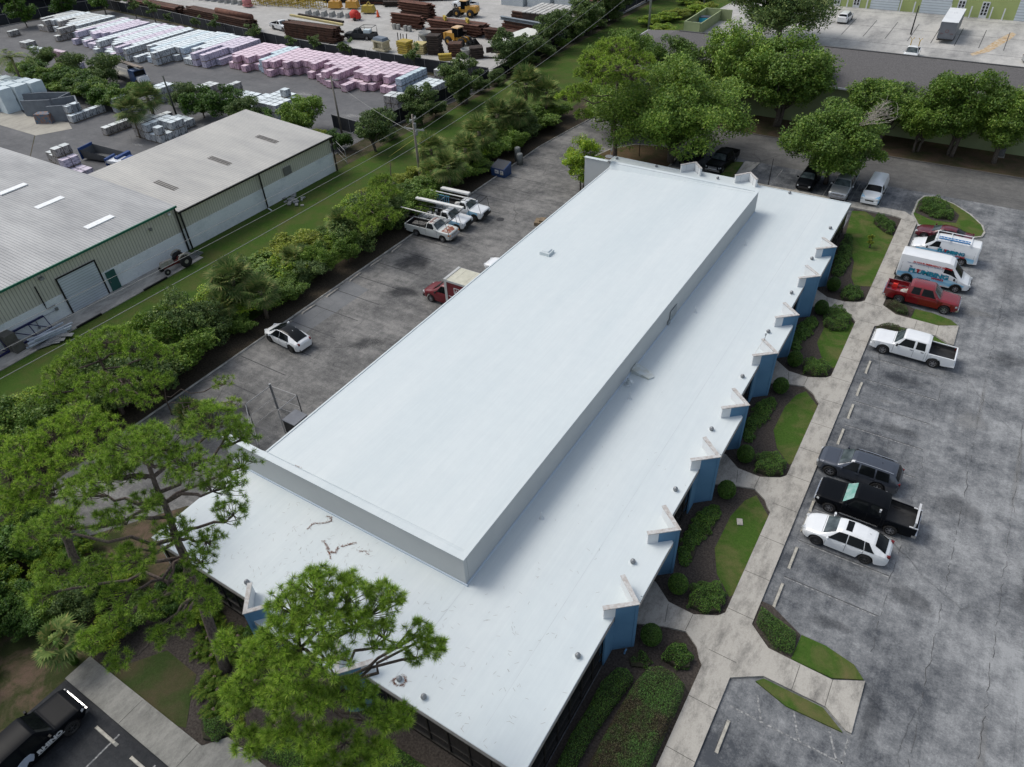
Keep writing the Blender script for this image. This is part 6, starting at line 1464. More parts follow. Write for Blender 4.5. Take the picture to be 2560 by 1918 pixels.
# tall pine behind the back left corner
pine('pine_tree', 'tall pine rising behind the left wing of the back wall, above the huge oak', (-28.5, 68.3, 0),
     [(-28.5, 68.3, 0), (-28.6, 68, 5), (-28.5, 67.9, 9), (-28.2, 67.8, 13)],
     [pd(1540, 120, 13.6, 2.4, 2.2, 1.2, 70), pd(1490, 150, 13, 2.0, 2.0, 1.1, 50), pd(1590, 150, 12.6, 2, 2, 1.1, 50), pd(1510, 200, 11.4, 2, 2, 1.1, 46), pd(1580, 190, 11.6, 1.8, 1.6, 1, 36), pd(1450, 230, 9.6, 1.6, 1.5, .9, 34), pd(1420, 245, 9, 1.4, 1.2, .8, 26), pd(1470, 185, 11.5, 1.6, 1.4, .9, 30), pd(1460, 290, 7, 1.2, 1.1, .8, 18), pd(1530, 165, 13.2, 2, 2, 1, 40)], .3, 5, .42, 22, .032, NEEDLE2, 1.35, .03)
pine('pine_tree', 'young pine in the hedgerow beside the three utility trucks', (-43.0, 38.7, 0),
     [(-43.0, 38.7, 0), (-43.2, 39, 3), (-43.4, 39.2, 5)],
     [pd(935, 505, 5, 1.5, 1.4, .8, 46), pd(890, 535, 4.6, 1.3, 1.2, .8, 34), pd(970, 540, 4.2, 1.3, 1.2, .8, 34), pd(920, 560, 4, 1.3, 1.2, .7, 30), pd(950, 480, 5, 1, 1, .6, 20)], .14, 6, .36, 24, .026, NEEDLE2)
pine('pine_tree', 'small bright pine top in the hedgerow below the wooden utility pole', (-46.8, 47.5, 0),
     [(-46.8, 47.5, 0), (-47, 47.8, 2), (-47, 48, 4)], [pd(957, 455, 4, 1.4, 1.3, .8, 48), pd(975, 480, 3.4, 1.2, 1.2, .7, 30), pd(940, 482, 3.4, 1.1, 1.1, .7, 26)], .12, 7, .36, 24, .026, NEEDLE2)
sp = pine('pine_branch', 'thin dying pine branch leaning over the corner of the rear lot', (-37.8, 9.5, 0), [(-37.8, 9.5, 0), (-37, 9.2, 2), (-36.2, 9.2, 4)], [pd(560, 955, 4, .8, .7, .5, 14), pd(580, 1010, 3.4, .8, .7, .5, 12), pd(500, 1020, 3, .8, .7, .5, 12)], .06, 8, .3, 22, .015, NEEDLE2)
random.seed(41)
for k in range(52):
    x = random.uniform(-24.5, -16.5) if k < 12 else random.uniform(-38, -26); y_ = random.uniform(-5.4, -.3) if k < 12 else random.uniform(-7.5, -1.5)
    if k < 12 and (x > -19.5 and y_ < -2.2 or math.hypot(x + 20.5, y_ + 4.6) < 2.2): continue
    bush(random.choice((1, 2, 4)), (x, y_, 0), 'low green undergrowth shrub in the leaf litter beneath the left pines', random.uniform(.3, .62), 'undergrowth beneath the left pines')
# left understory around the mulch
for x, y_, i, s, l in ((-33.5, -6.8, 4, .9, 'dark shrub at the left edge above the black pickup'), (-30.8, -8.2, 4, .8, 'dark shrub between the left edge and the fan palm'), (-35.5, -4.6, 4, 1.0, 'dark shrub under the pale left pine'), (-29.2, -10.4, 4, .7, 'dark shrub in the leaf litter by the lot edge'), (-27.4, -4.6, 0, .6, 'grey green shrub in the leaf litter under the pines'), (-43.5, 1.5, 2, 1.2, 'green shrub below the round topped pine at the swale edge')):
    bush(i, (x, y_, 0), l, s)
# ---------------------------------------------------------------- neighbouring buildings
SHING = mat('asphalt_shingles', (.135, .13, .13), (.095, .092, .092), 6, .95, .2, bmp=.4, detail=8)
LIME = mat('pale_green_stucco', (.24, .29, .15), (.28, .33, .18), .6, .85)
FLIME = mat('lime_green_wall', (.36, .42, .17), (.33, .39, .15), .4, .85)
sb = thing('shingle_roof_building', 'long green walled building with a grey hipped shingle roof across the lane', 'building', (0, 98.4, 0))
def SB(n, b, m): o = b.obj(n, m, sb); o.location = (0, -98.4, 0); return o
SB('wall', MB().box(5, 98.45, 0, 90, 14.9, 5.15), LIME)
ze, zr = 5.2, 7.7
b = MB(); b.add([(-41.3, 90.3, ze), (51, 90.3, ze), (51, 106.5, ze), (-41.3, 106.5, ze), (-33.3, 98.4, zr), (43, 98.4, zr)], [(0, 1, 5, 4), (1, 2, 5), (2, 3, 4, 5), (3, 0, 4)]); SB('roof', b, SHING)
b = MB(); b.box(5, 90.28, ze - .2, 92.4, .1, .22); b.box(-41.32, 98.4, ze - .2, .1, 16.3, .22); b.box(5, 106.5, ze - .2, 92.4, .1, .22); SB('fascia', b, WALLP)
b = MB(); b.box(5, 98.4, zr - .02, 76, .3, .06); SB('ridge_cap', b, mat('ridge_dark', (.07, .07, .07)))
ac = thing('air_conditioner', 'round topped dark air conditioning unit against the pale green wall', 'air conditioner', (11.6, 89.9, 0))
MB().box(0, 0, 0, 1.0, 1.0, .1).obj('base', CONC, ac); MB().lathe([(.42, .1), (.42, .95), (.36, 1.0), (0, 1.02)], 0, 0, 0, 14).obj('casing', mat('ac_grey', (.07, .07, .07), (.12, .12, .12), 8), ac, True)
fb = thing('green_storefront', 'lime green warehouse with white roll-up doors along the far lot', 'building', (0, 162, 0))
def FB(n, b, m): o = b.obj(n, m, fb); o.location = (0, -162, 0); return o
FB('wall', MB().box(5, 166, 0, 62, 19, 8), FLIME)
RD = ribbed('white_roll_door', (.62, .68, .72), (.56, .62, .66), 2, .45, .3)
for x in (-13.9, -5.1, 10.6, 19.5, 27): FB('rollup_door', MB().box(x, 156.47, 0, 5.1, .1, 4.6), RD)
for x in (-22.6, -19.0, -.9, 3.0, 15.4, 23.2):
    FB('entry_door', MB().box(x, 156.46, 0, 1.25, .1, 2.7), WALLP); b = MB()
    for i in range(2):
        for j in range(4): b.box(x - .27 + .54 * i, 156.4, .5 + .53 * j, .34, .04, .42)
    FB('door_pane', b, DGLASS)
for k, x in enumerate((-20.6, -17.0, -11.0, -8.6, -2.5, .9, 4.2, 6.2, 17)):
    FB('downspout', MB().box(x, 156.0, 0, .22, .22, 1.9 if k % 2 else 2.0), WALLP)
en = thing('dumpster_enclosure', 'pale green walled dumpster enclosure beyond the left end of the shingle roof', 'enclosure', (-40, 131, 0))
b = MB(); b.box(-2.6, 1, 0, .25, 11, 2.0); b.box(0, 6.4, 0, 5, .25, 2.0); b.box(-1.2, -4.6, 0, 3, .25, 2.0); b.box(.3, 1, 0, .2, 11, 1.8); b.obj('wall', LIME, en)
for nm, x, y, m, l in (('dumpster', -41.2, 133.5, mat('cyan_bin', (.03, .35, .5)), 'blue dumpster inside the green enclosure'), ('dumpster', -41.0, 128.4, mat('orange_bin', (.5, .1, .05)), 'orange red dumpster inside the green enclosure')):
    e = thing(nm, l, 'dumpster', (x, y, 0)); MB().box(0, 0, .1, 2.0, 1.6, 1.2, 0, 0, .96).obj('bin', m, e); MB().box(0, 0, 1.3, 1.95, 1.5, .12, .1).obj('lid', mat('dark_lid', (.04, .05, .07)), e)

# fences
SCREEN = mat('black_screen', (.018, .021, .026), (.028, .031, .037), 2, .9); POST = mat('fence_post', (.3, .3, .3), rough=.6)
def fence(label, pts, h, step, m=SCREEN, cat='fence', rail=True, base=0):
    o = thing('fence', label, cat, (pts[0][0], pts[0][1], 0)); ox, oy = pts[0]
    pb = MB(); 
    for (x0, y0), (x1, y1) in zip(pts[:-1], pts[1:]):
        L = math.hypot(x1 - x0, y1 - y0); a = math.atan2(y1 - y0, x1 - x0)
        if m: pb.box((x0 + x1) / 2 - ox, (y0 + y1) / 2 - oy, .05 + base, L, .03, h - .1, a)
        n = max(1, int(L / step))
        for i in range(n + 1):
            t = i / n; MB().cyl(x0 + (x1 - x0) * t - ox, y0 + (y1 - y0) * t - oy, 0, .04, h + .05, 6).obj('fence_post', POST, o)
        if rail:
            r = MB(); r.tube([(x0 - ox, y0 - oy, h), (x1 - ox, y1 - oy, h)], .035, 5)
            if not m: r.tube([(x0 - ox, y0 - oy, h * .5), (x1 - ox, y1 - oy, h * .5)], .02, 5); r.tube([(x0 - ox, y0 - oy, .15), (x1 - ox, y1 - oy, .15)], .02, 5)
            r.obj('top_rail', POST, o)
    if m: pb.obj('screen', m, o)
    return o
fence('long black screened fence between the pallet yard and the steel yard', [(-173, 95.2), (-148, 93.2), (-116, 89.2), (-98.5, 87.6), (-76, 87.6), (-60.2, 87.9)], 2.1, 3.0)
fence('black screened fence at the far left behind the pallet yard', [(-183, 70), (-180.5, 80), (-177, 89), (-173.2, 95.0)], 2.1, 3.0)
fence('black screened fence along the swale beside the pallet yard', [(-60.0, 87.7), (-61.4, 74), (-62.0, 60.5), (-69, 61.2)], 1.9, 3.0)
fence('dark screened fence along the swale beside the steel yard', [(-59.6, 88.3), (-59.6, 168)], 1.9, 4)
fence('bare chain link fence at the corner of the swale', [(-62, 60.2), (-61.8, 54.3), (-58.6, 52.5)], 1.7, 3, None)
fence('tall fence rising against the wood behind the far left corner', [(-190, 66), (-188, 84), (-183, 98), (-150, 140)], 4.2, 4)
gt = fence('chain link gate leaning open beside the left wall of the building', [(-28.9, 10.2), (-31.0, 11.7), (-31.0, 14.1), (-28.4, 14.3), (-28.4, 12.4)], 2.3, 4, None, 'gate')
MB().cyl(-31.0 + 28.9, 14.1 - 10.2, 0, .09, 2.5, 8).obj('gate_post', GALV, gt)
bxx = thing('equipment_box', 'black box with a grey lid behind the gate at the upper roof edge', 'box', (-27.7, 13.1, .01)); MB().box(0, 0, 0, 1.2, 1.3, 1.3).obj('body', PLAS, bxx); MB().box(0, 0, 1.3, 1.25, 1.35, .08, 0).obj('lid', mat('lid_grey', (.16, .17, .19)), bxx)

# utility poles and wires
WOOD = mat('weathered_pole', (.26, .23, .19), (.16, .14, .12), 5, .9, stretch=(1, 1, .2)); CONCP = mat('concrete_pole', (.34, .34, .33), (.28, .28, .27), 3, .85)
def upole(label, x, y, top, arms=(), m=WOOD, lean=(0, 0), r=.15, cans=False):
    o = thing('utility_pole', label, 'utility pole', (x, y, 0))
    MB().tube([(0, 0, -.1), (lean[0], lean[1], top)], [r, r * .68], 8).obj('pole', m, o, True)
    for z, L, a in arms:
        t = z / top; MB().box(lean[0] * t, lean[1] * t, z, L, .12, .12, a).obj('crossarm', CONCP, o)
        for s in (-.9, 0, .9):
            b = MB(); b.lathe([(0, 0), (.05, .0), (.06, .08), (.03, .16), (0, .17)], lean[0] * t + math.cos(a) * s * L * .48, lean[1] * t + math.sin(a) * s * L * .48, z + .12, 7); b.obj('insulator', CHROME, o)
    if cans:
        for k in range(2): MB().lathe([(0, -.5), (.16, -.48), (.16, .0), (.1, .05), (0, .06)], .28, -.1 + .1 * k, top - .9 - .9 * k, 8).obj('fuse_switch', GALV, o)
    return o
pz = 8.6
upole('wooden pole with two crossarms standing in the hedgerow beside the swale', -45.4, 51.0, 8.7, ((7.0, 2.6, R_(8)), (8.1, 1.2, R_(95))), WOOD, (0, 0), .17, True)
upole('leaning wooden pole with a short crossarm at the edge of the pallet yard', -66.6, 60.2, 7.6, ((7.1, 1.9, R_(20)),), WOOD, (.0, .0))
upole('tall concrete pole beyond the left end of the shingle roof', -49.4, 126, 15, ((13, 3, 0),), CONCP, (0, 0), .24)
upole('slim concrete pole farther along the weedy strip', -46.3, 146.4, 14, (), CONCP, (0, 0), .2)
upole('short dark post between the palms and bushes of the storage yard', -95.3, 54.6, 5.4, (), mat('dark_green_pole', (.05, .06, .05)), (-.9, .5), .16)
upole('black light pole with a stained base on the far concrete lot', -6.4, 140.4, 4.6, (), BLACKM, (0, 0), .12)
upole('slim black lamp post behind the back roof edge', -9.9, 69.8, 3.2, (), BLACKM, (0, 0), .05)
upole('slim black post in the worn kerbed bed behind the back wall', -26.3, 70.7, 3.0, (), BLACKM, (0, 0), .06)
WIRE = mat('power_cable', (.3, .3, .29), rough=.6)
def wire(label, p0, p1, sag, r=.022, n=24):
    P = [Vector(p0).lerp(Vector(p1), i / n) - Vector((0, 0, 4 * sag * (i / n) * (1 - i / n))) for i in range(n + 1)]
    tag(MB().tube(P, r, 4).obj('power_line', WIRE, None, True), label, 'power line')
wire('upper left power line running the length of the swale', (-46.6, 51.1, 7.2), (-50.8, 126, 13.2), .8); wire('upper right power line running the length of the swale', (-44.2, 51.2, 7.2), (-48.0, 126, 13.2), .8)
wire('lower telephone cable between the wooden and the concrete pole', (-45.3, 51, 5.2), (-49.4, 126, 9), 1.0, .03)
wire('left power line crossing the swale beside the warehouses', (-46.6, 51, 7.2), (-51, -40, 8), 1.0); wire('right power line crossing the swale beside the warehouses', (-44.2, 51, 7.2), (-48.5, -40, 8), 1.0)
wire('lowest cable passing over the hedgerow toward the lower left', (-45.3, 51, 5.2), (-47, -40, 6), .8, .03)
wire('service cable from the leaning pole to the swale pole', (-66.6, 60.2, 7.2), (-45.4, 51, 6.6), .4)
tag(MB().tube([(-45.4, 51, 6), (-55, 56.5, .05)], .02, 5).obj('guy_wire', mat('yellow_guy', (.4, .35, .08))), 'yellow guy wire slanting from the swale pole to the grass', 'guy wire')

# ---------------------------------------------------------------- pallets of wrapped block
def blockmat(name, top, side, dark, horiz=False, sc=5.0):
    m, nt, b = new(name, .55, .4)
    g = nt.nodes.new('ShaderNodeNewGeometry'); sx = nt.nodes.new('ShaderNodeSeparateXYZ'); nt.links.new(g.outputs['Normal'], sx.inputs[0])
    isT = ramp(nt, sx.outputs[2], [(.55, 0.0), (.8, 1.0)])
    n = noise(nt, sc, 3, .7, stretch=(1.6, 1.6, .35) if not horiz else (.5, .5, 3.2))
    c = ramp(nt, n, [(.38, dark), (.52, side), (.75, tuple(min(.85, k * 1.2) for k in side))])
    oi = nt.nodes.new('ShaderNodeObjectInfo'); v = ramp(nt, oi.outputs['Random'], [(0, (.85, .85, .86)), (1, (1.08, 1.06, 1.06))])
    c = mix(nt, isT, c, mix(nt, .5, top, ramp(nt, noise(nt, 2.2, 3), [(.35, tuple(k * .75 for k in top)), (.65, top)])))
    c = mix(nt, 1.0, c, v, 'MULTIPLY'); nt.links.new(c, b.inputs['Base Color']); return m
PKM = {'pink': blockmat('pink_wrap', (.68, .55, .62), (.50, .34, .42), (.12, .08, .10)), 'white': blockmat('white_wrap', (.68, .76, .78), (.40, .43, .45), (.05, .05, .055)),
       'blue': blockmat('blue_white_wrap', (.58, .70, .74), (.42, .5, .58), (.09, .12, .18), True), 'wood': blockmat('dark_sided_pallet', (.6, .64, .63), (.3, .29, .28), (.03, .028, .03)), 'lilac': blockmat('lilac_wrap', (.64, .58, .67), (.44, .42, .52), (.1, .1, .15), True)}
PWOOD = mat('pallet_wood', (.25, .19, .12), (.12, .09, .06), 6, .9)
PKmesh = {}
def pallet_proto(kind, sx=1.14, sy=1.02, sz=.98):
    b = MB(); b.box(0, 0, .12, sx, sy, sz, 0, 0, .97)
    for k in (-1, 0, 1): b.box(k * sx * .38, 0, 0, .12, sy, .1, mi=1)
    b.box(0, 0, .1, sx, sy, .02, mi=1)
    me_o = b.obj('block_pallet', [PKM[kind], PWOOD]); me = me_o.data; bpy.data.objects.remove(me_o); return me
for k in PKM: PKmesh[k] = pallet_proto(k)
KN = {'pink': 'pink shrink wrapped pallet of paving block', 'white': 'white topped pallet of paving block', 'blue': 'pale blue wrapped pallet of paving block', 'wood': 'dark sided white topped pallet', 'lilac': 'lilac wrapped pallet of paving block'}
def pal_obj(kind, x, y, z, rz=0, where='in the long rows of the storage yard', grp='pallets in the long rows'):
    o = bpy.data.objects.new('block_pallet', PKmesh[kind]); C.objects.link(o)
    o['label'] = KN[kind] + ' ' + where; o['category'] = 'pallet'; o['group'] = kind + ' ' + grp
    o.location = (x, y, z); o.rotation_euler = (0, 0, rz); return o
fx = [-168, -160, -155, -149, -144, -135.5, -130, -121.5, -118, -109, -104, -100, -95.3, -92.5, -88, -82.6, -77.6, -75.6, -72, -69]
fy = [75.2, 75.6, 73.5, 72.5, 71.2, 69.5, 68.5, 69.6, 73.4, 72.4, 73.5, 75.2, 74.5, 75.4, 75.6, 73.6, 73.6, 75.9, 75.2, 75.2]
random.seed(4); vis = []; hid = []
ncol = 80; step_prev = 0
for c in range(ncol):
    x = -168 + c * 1.245; yf = float(np.interp(x, fx, fy)) + random.choice((0, 0, 1.1, -1.1)); yb = (84.3 if x < -108 else 82.9) + random.choice((0, 0, .5)); 
    if x < -150: kd = 'wood' if random.random() < .6 else 'white'
    elif x < -141: kd = random.choice(('white', 'wood', 'lilac'))
    elif x < -128: kd = random.choice(('lilac', 'white', 'white'))
    elif x < -114: kd = 'white' if c % 4 else 'blue'
    elif x < -108: kd = 'lilac'
    elif -100 < x < -97.8: kd = 'blue'
    elif x > -70.6: kd = 'blue'
    else: kd = 'pink'
    if c in (12, 13, 22, 33, 48, 49): continue
    cut = random.choice((0, 0, 0, 1, 2, 3)); n = int((yb - yf) / 1.1); tip = random.random() < .3
    for r in range(n):
        y = yb - r * 1.1; xx = x + random.uniform(-.025, .025); yy = y + random.uniform(-.03, .03)
        hastop = r < n - cut
        if hastop: vis.append((kd, xx, yy, 1.12)); 
        front = r >= n - cut - 1 or r >= n - 1
        (vis if front or not hastop else hid).append((kd, xx, yy, 0))
    if tip: vis.append((kd, x, yb - n * 1.1, 0))
vis.sort(key=lambda p: (p[1] - CAM.x) ** 2 + (p[2] - CAM.y) ** 2)
for k, x, y, z in vis[:150]: pal_obj(k, x, y, z + .01)
rest = {}
for k, x, y, z in vis[150:] + hid: rest.setdefault(k, []).append((x, y, z + .01))
bb = MB(); km = list(PKM)
for k, L in rest.items():
    for x, y, z in L:
        bb.box(x, y, z + .12, 1.14, 1.02, .98, 0, km.index(k), .97); bb.box(x, y, z, 1.1, .98, .11, mi=len(km))
o = bb.obj('block_pallets', [PKM[k] for k in km] + [PWOOD]); stuff(o, 'remaining far pallets of wrapped block filling the long rows of the storage yard', 'pallets')
def stack(kind, x0, y0, nx, ny, nz, where, rz=0, miss=.0):
    for i in range(nx):
        for j in range(ny):
            for k in range(nz):
                if k == nz - 1 and random.random() < miss: continue
                dx, dy = i * 1.25, j * 1.12; c, s = math.cos(rz), math.sin(rz)
                pal_obj(kind, x0 + dx * c - dy * s, y0 + dx * s + dy * c, .01 + 1.12 * k, rz, where, where)
stack('wood', -66.2, 70.4, 2, 2, 2, 'in the small stack by the swale fence', .1)
stack('white', -67.6, 77.5, 3, 5, 1, 'at the right end of the yard', 0); stack('wood', -66.9, 83.6, 2, 1, 2, 'at the right end of the yard')
stack('white', -86.5, 60.5, 3, 5, 1, 'in the group behind the rear warehouse'); stack('white', -82.6, 60.0, 4, 5, 2, 'in the group behind the rear warehouse', 0, .15)
stack('white', -90.6, 61.2, 3, 4, 1, 'in the group behind the rear warehouse')
pal_obj('white', -79.8, 63.2, 2.26, 0, 'alone on top of the group behind the rear warehouse', 'single top')
stack('wood', -92.6, 62.6, 1, 3, 2, 'beyond the short dark post'); stack('wood', -96.6, 60.6, 2, 3, 2, 'beyond the short dark post')
stack('white', -103.4, 57.3, 2, 3, 2, 'beside the left palm in the yard'); stack('white', -104.6, 51.2, 1, 3, 2, 'behind the left palm in the yard')
stack('white', -107.2, 45.4, 1, 5, 1, 'along the edge of the concrete apron'); stack('white', -108.2, 45.8, 1, 2, 2, 'along the edge of the concrete apron')
stack('wood', -97.6, 44.6, 1, 4, 1, 'in the row at the foot of the left palm'); stack('wood', -94.3, 49.2, 1, 4, 1, 'behind the group by the rear warehouse')
stack('wood', -92.5, 46.4, 2, 3, 2, 'in the group left of the rear warehouse'); stack('white', -89.8, 46.2, 3, 4, 2, 'in the group left of the rear warehouse', 0, .2); stack('white', -91.5, 51.2, 3, 2, 1, 'in the group left of the rear warehouse')
stack('wood', -92.8, 33.9, 1, 2, 2, 'in the pile between the warehouses'); stack('wood', -91.4, 33.6, 1, 2, 2, 'in the pile between the warehouses'); stack('wood', -90.1, 33.4, 1, 2, 3, 'in the pile between the warehouses'); stack('lilac', -88.8, 33.2, 1, 2, 2, 'in the pile between the warehouses'); stack('lilac', -87.4, 33.0, 2, 2, 1, 'in the pile between the warehouses')
stack('pink', -140.5, 63.5, 3, 1, 2, 'left of the boom truck'); stack('lilac', -135, 62.8, 3, 1, 1, 'left of the boom truck')
stack('wood', -158, 66.8, 2, 2, 1, 'scattered at the far left of the yard'); stack('white', -152, 65.4, 3, 1, 1, 'scattered at the far left of the yard'); stack('wood', -169.5, 70.6, 1, 2, 1, 'scattered at the far left of the yard')
# big wrapped bales
WRAPW = mat('white_wrapped_bale', (.55, .63, .66), (.47, .55, .59), 1.5, .5); random.seed(9)
for i in range(6):
    for j in range(3):
        for k in range(2):
            b = MB(); b.box(0, 0, 0, 2.1, 2.1, 1.75, random.uniform(-.05, .05), 0, .94); o = b.obj('wrapped_bale', WRAPW)
            tag(o, 'large white wrapped bale stacked at the left edge of the storage yard', 'bale', 'white bales at the left edge', (-133 + 2.25 * i + .6 * j, 42.0 + 2.2 * j + .35 * i, .02 + 1.76 * k))
# concrete bins
BIN = mat('grey_block_bin', (.17, .19, .21), (.13, .145, .165), 1, .85)
def walls(label, name, segs, h, th=.22):
    o = thing(name, label, 'storage bin', (segs[0][0], segs[0][1], 0))
    for x0, y0, x1, y1 in segs:
        L = math.hypot(x1 - x0, y1 - y0); MB().box((x0 + x1) / 2 - segs[0][0], (y0 + y1) / 2 - segs[0][1], 0, L, th, h, math.atan2(y1 - y0, x1 - x0)).obj('wall', BIN, o)
walls('left grey walled storage bin beside the white bales', 'storage_bin', [(-120.7, 45.2, -117.9, 47.6), (-117.9, 47.6, -113.7, 49.6), (-113.7, 49.6, -112.9, 47.3)], 2.3)
walls('right grey walled storage bin next to the concrete apron', 'storage_bin', [(-117.1, 43.6, -113.2, 46.0), (-113.2, 46.3, -111.4, 49.0), (-111.4, 49.0, -107.3, 46.9), (-107.3, 46.6, -110.6, 43.9)], 2.3)
o = thing('waste_skip', 'rusty blue skip with white crates in front of the right storage bin', 'skip', (-111.3, 43.4, 0)); MB().box(0, 0, 0, 2.6, 1.5, 1.4, .5, 0, .9).obj('skip_body', mat('rusty_blue', (.03, .12, .2), (.25, .12, .06), 3), o)
o = thing('roll_off_container', 'dark blue tipped container lying between the two warehouses', 'container', (-89.0, 38.7, 0), R_(12))
MB().add([(-3, -1, .3), (2.6, -1, .2), (2.6, 1, .2), (-3, 1, .3), (-3.2, -1.1, 1.5), (2.6, -1.1, .8), (2.6, 1.1, .8), (-3.2, 1.1, 1.5)], [(0, 3, 2, 1), (0, 1, 5, 4), (1, 2, 6, 5), (2, 3, 7, 6), (3, 0, 4, 7)]).obj('body', mat('grey_bed', (.10, .105, .11)), o)
b = MB(); b.box(-3.25, 0, .2, .15, 2.4, 1.5); b.box(2.9, 0, .2, .5, 2.4, .9); b.obj('blue_frame', mat('navy_frame', (.02, .06, .2)), o)
text('lettering', 'UTILITY', .5, WD, o, (-3.4, .95, .6), (R_(90), 0, R_(-90)), .01, .8)
o = thing('flatbed_mover', 'white and blue flatbed mover parked beyond the tipped container', 'machine', (-85.6, 38.4, 0), R_(15))
MB().box(0, 0, .5, 3.2, 1.8, .35).obj('deck', WHITE, o); b = MB(); b.box(1.6, 0, .2, 1.0, 1.6, 1.0); b.box(-1.5, 0, .2, .3, 1.8, .9); b.obj('blue_frame', MATS['navy_frame'], o)
# boom truck
bt2 = thing('boom_truck', 'blue cab flatbed truck with a long folded conveyor boom in the storage yard', 'truck', (-117, 62.4, 0), R_(-8))
NB = paint('navy_truck_paint', (.02, .06, .16)); 
b = MB(); b.box(2.8, 0, .5, 2.0, 2.2, 1.9, 0, 0, .92); b.obj('cab', NB, bt2); b = MB(); b.box(4.2, 0, .5, 1.3, 1.9, .95, 0, 0, .85); b.obj('hood', WHITE, bt2)
b = MB(); b.box(3.6, 0, 1.5, .5, 1.9, .75, 0, 0, .9); b.obj('windshield', GLASS, bt2); MB().box(-2.4, 0, .9, 8.5, 2.3, .18).obj('flatbed', mat('bed_tan', (.35, .33, .28)), bt2)
b = MB(); b.box(-2.5, .3, 2.6, 14.5, .5, .3); b.box(-2.5, -.3, 2.95, 14, .35, .12); b.obj('boom', mat('boom_brown', (.26, .21, .16), (.12, .1, .09), 2), bt2); MB().box(1.2, 0, 1.0, .5, .8, 1.7).obj('boom_post', PLAS, bt2)
for x in (3.9, -3, -4.3):
    for s in (1, -1): o = MB().lathe([(0, -.13), (.45, -.13), (.5, -.08), (.5, .08), (.45, .13), (0, .13)], 0, 0, 0, 14, axis='y').obj('wheel', TYRE, bt2, True, (x, s * 1.0, .5))

# ---------------------------------------------------------------- steel yard
RUSTS = [mat('rusty_steel_%s' % n, c, d, 1.5, .85, .2, lo=.35, hi=.65, detail=6) for n, c, d in (('brown', (.115, .06, .042), (.055, .035, .028)), ('red', (.17, .08, .055), (.09, .045, .035)), ('dark', (.06, .045, .038), (.03, .025, .022)))]
RUSTM, RUSTR, RUSTD = RUSTS; YEL = mat('faded_yellow', (.45, .34, .04), (.3, .22, .06), 1.5, .7); YELP = mat('pale_yellow_beam', (.5, .42, .18), (.4, .34, .18), 1.5, .8)
CAT = paint('loader_yellow', (.48, .25, .03), .5, .2); GREYB = mat('concrete_barrier', (.33, .33, .31), (.24, .24, .23), 2, .9); BLUG = mat('grey_steel', (.2, .235, .26), (.15, .17, .19), 1.5, .5)
def beams(label, p0, p1, width, layers, m, seed=0, bw=.42, bh=.36, top=None, cat='beam stack'):
    rg = random.Random(seed); x0, y0 = p0; x1, y1 = p1; L = math.hypot(x1 - x0, y1 - y0); a = math.atan2(y1 - y0, x1 - x0)
    o = thing('beam_stack', label, cat, ((x0 + x1) / 2, (y0 + y1) / 2, 0), a); n = max(1, int(width / (bw * 1.08)))
    for k in range(layers):
        for j in range(n if k < layers - 1 else max(1, n - 1)):
            l = L * rg.uniform(.86, 1.0); dx = rg.uniform(-.5, .5) * (L - l); y = (j - (n - 1) / 2) * bw * 1.08 + rg.uniform(-.03, .03); z = .25 + k * (bh + .07)
            b = MB(); b.box(dx, y, z, l, bw, .05); b.box(dx, y, z + bh - .05, l, bw, .05); b.box(dx, y, z + .05, l, .06, bh - .1)
            b.obj('steel_beam', top if (top and k == layers - 1) else (m if rg.random() < .7 else rg.choice(RUSTS)), o)
    for t in (-.38, 0, .38): MB().box(L * t, 0, 0, .3, width, .25).obj('timber_bearer', RUSTD, o)
    return o
beams('long pile of rusty beams just behind the black fence at the far left', (-167, 98.2), (-146, 96.2), 3.2, 5, RUSTM, 1)
beams('second pile of rusty beams left of the white pickup cab', (-146, 97.6), (-121.5, 94.6), 3.0, 5, RUSTM, 2)
tag(MB().tube([(-134, 96, 2.7), (-122, 94.7, 2.7)], .55, 12).obj('steel_pipe', RUSTR, None, True), 'large rusty pipe on the beam pile beside the white pickup cab', 'pipe')
beams('tall brown beam pile with a pale yellow beam on top behind the fence', (-113, 95.3), (-98.8, 95.3), 3.0, 6, RUSTM, 3)
tag(MB().box(0, 0, 0, 15.5, .5, .35).obj('yellow_beam', YELP), 'long pale yellow beam lying across the tall brown beam pile', 'beam', None, (-106.3, 97, 2.9), R_(-6))
tag(MB().box(0, 0, 0, 13, .5, .35).obj('grey_beam', RUSTD), 'dark beam lying behind the pale yellow beam', 'beam', None, (-106.3, 98.3, 2.9), R_(-5))
t, c, bo = pickup('white pickup squeezed between two beam piles behind the fence', (-117.6, 98.0, .005), R_(-10), WHITE, 5.6, 2.0, 1.9, 3.5, .4, 'regular')
t, c, bo = pickup('dark flatbed truck with a pipe frame beside the cream generator', (-97.2, 99.2, .005), PI + R_(15), mat('dull_black', (.03, .032, .035), rough=.7), 6.2, 2.1, 1.9, 3.8, .42, 'regular', bumperm=PLAS)
r_ = MB()
for s in (1, -1): r_.tube([(-.4, s * 1, 1.1), (-.4, s, 2.3), (-3.0, s, 2.3), (-3.0, s, 1.1)], .05, 5)
for x in (-.4, -3.0): r_.tube([(x, -1, 2.3), (x, 1, 2.3)], .05, 5)
r_.obj('pipe_frame', PLAS, t)
tag(MB().box(0, 0, 0, 1.3, 1.0, .6).obj('white_tank', WRAPW), 'whitish tank on the dark flatbed truck', 'tank', None, (-95.6, 99.4, 1.2), .3)
gn = thing('generator', 'cream trailer generator with a grey cover against the fence', 'generator', (-87.8, 94.2, 0), R_(-8)); CRM = mat('cream_metal', (.5, .46, .33), (.36, .32, .22), 3, .7)
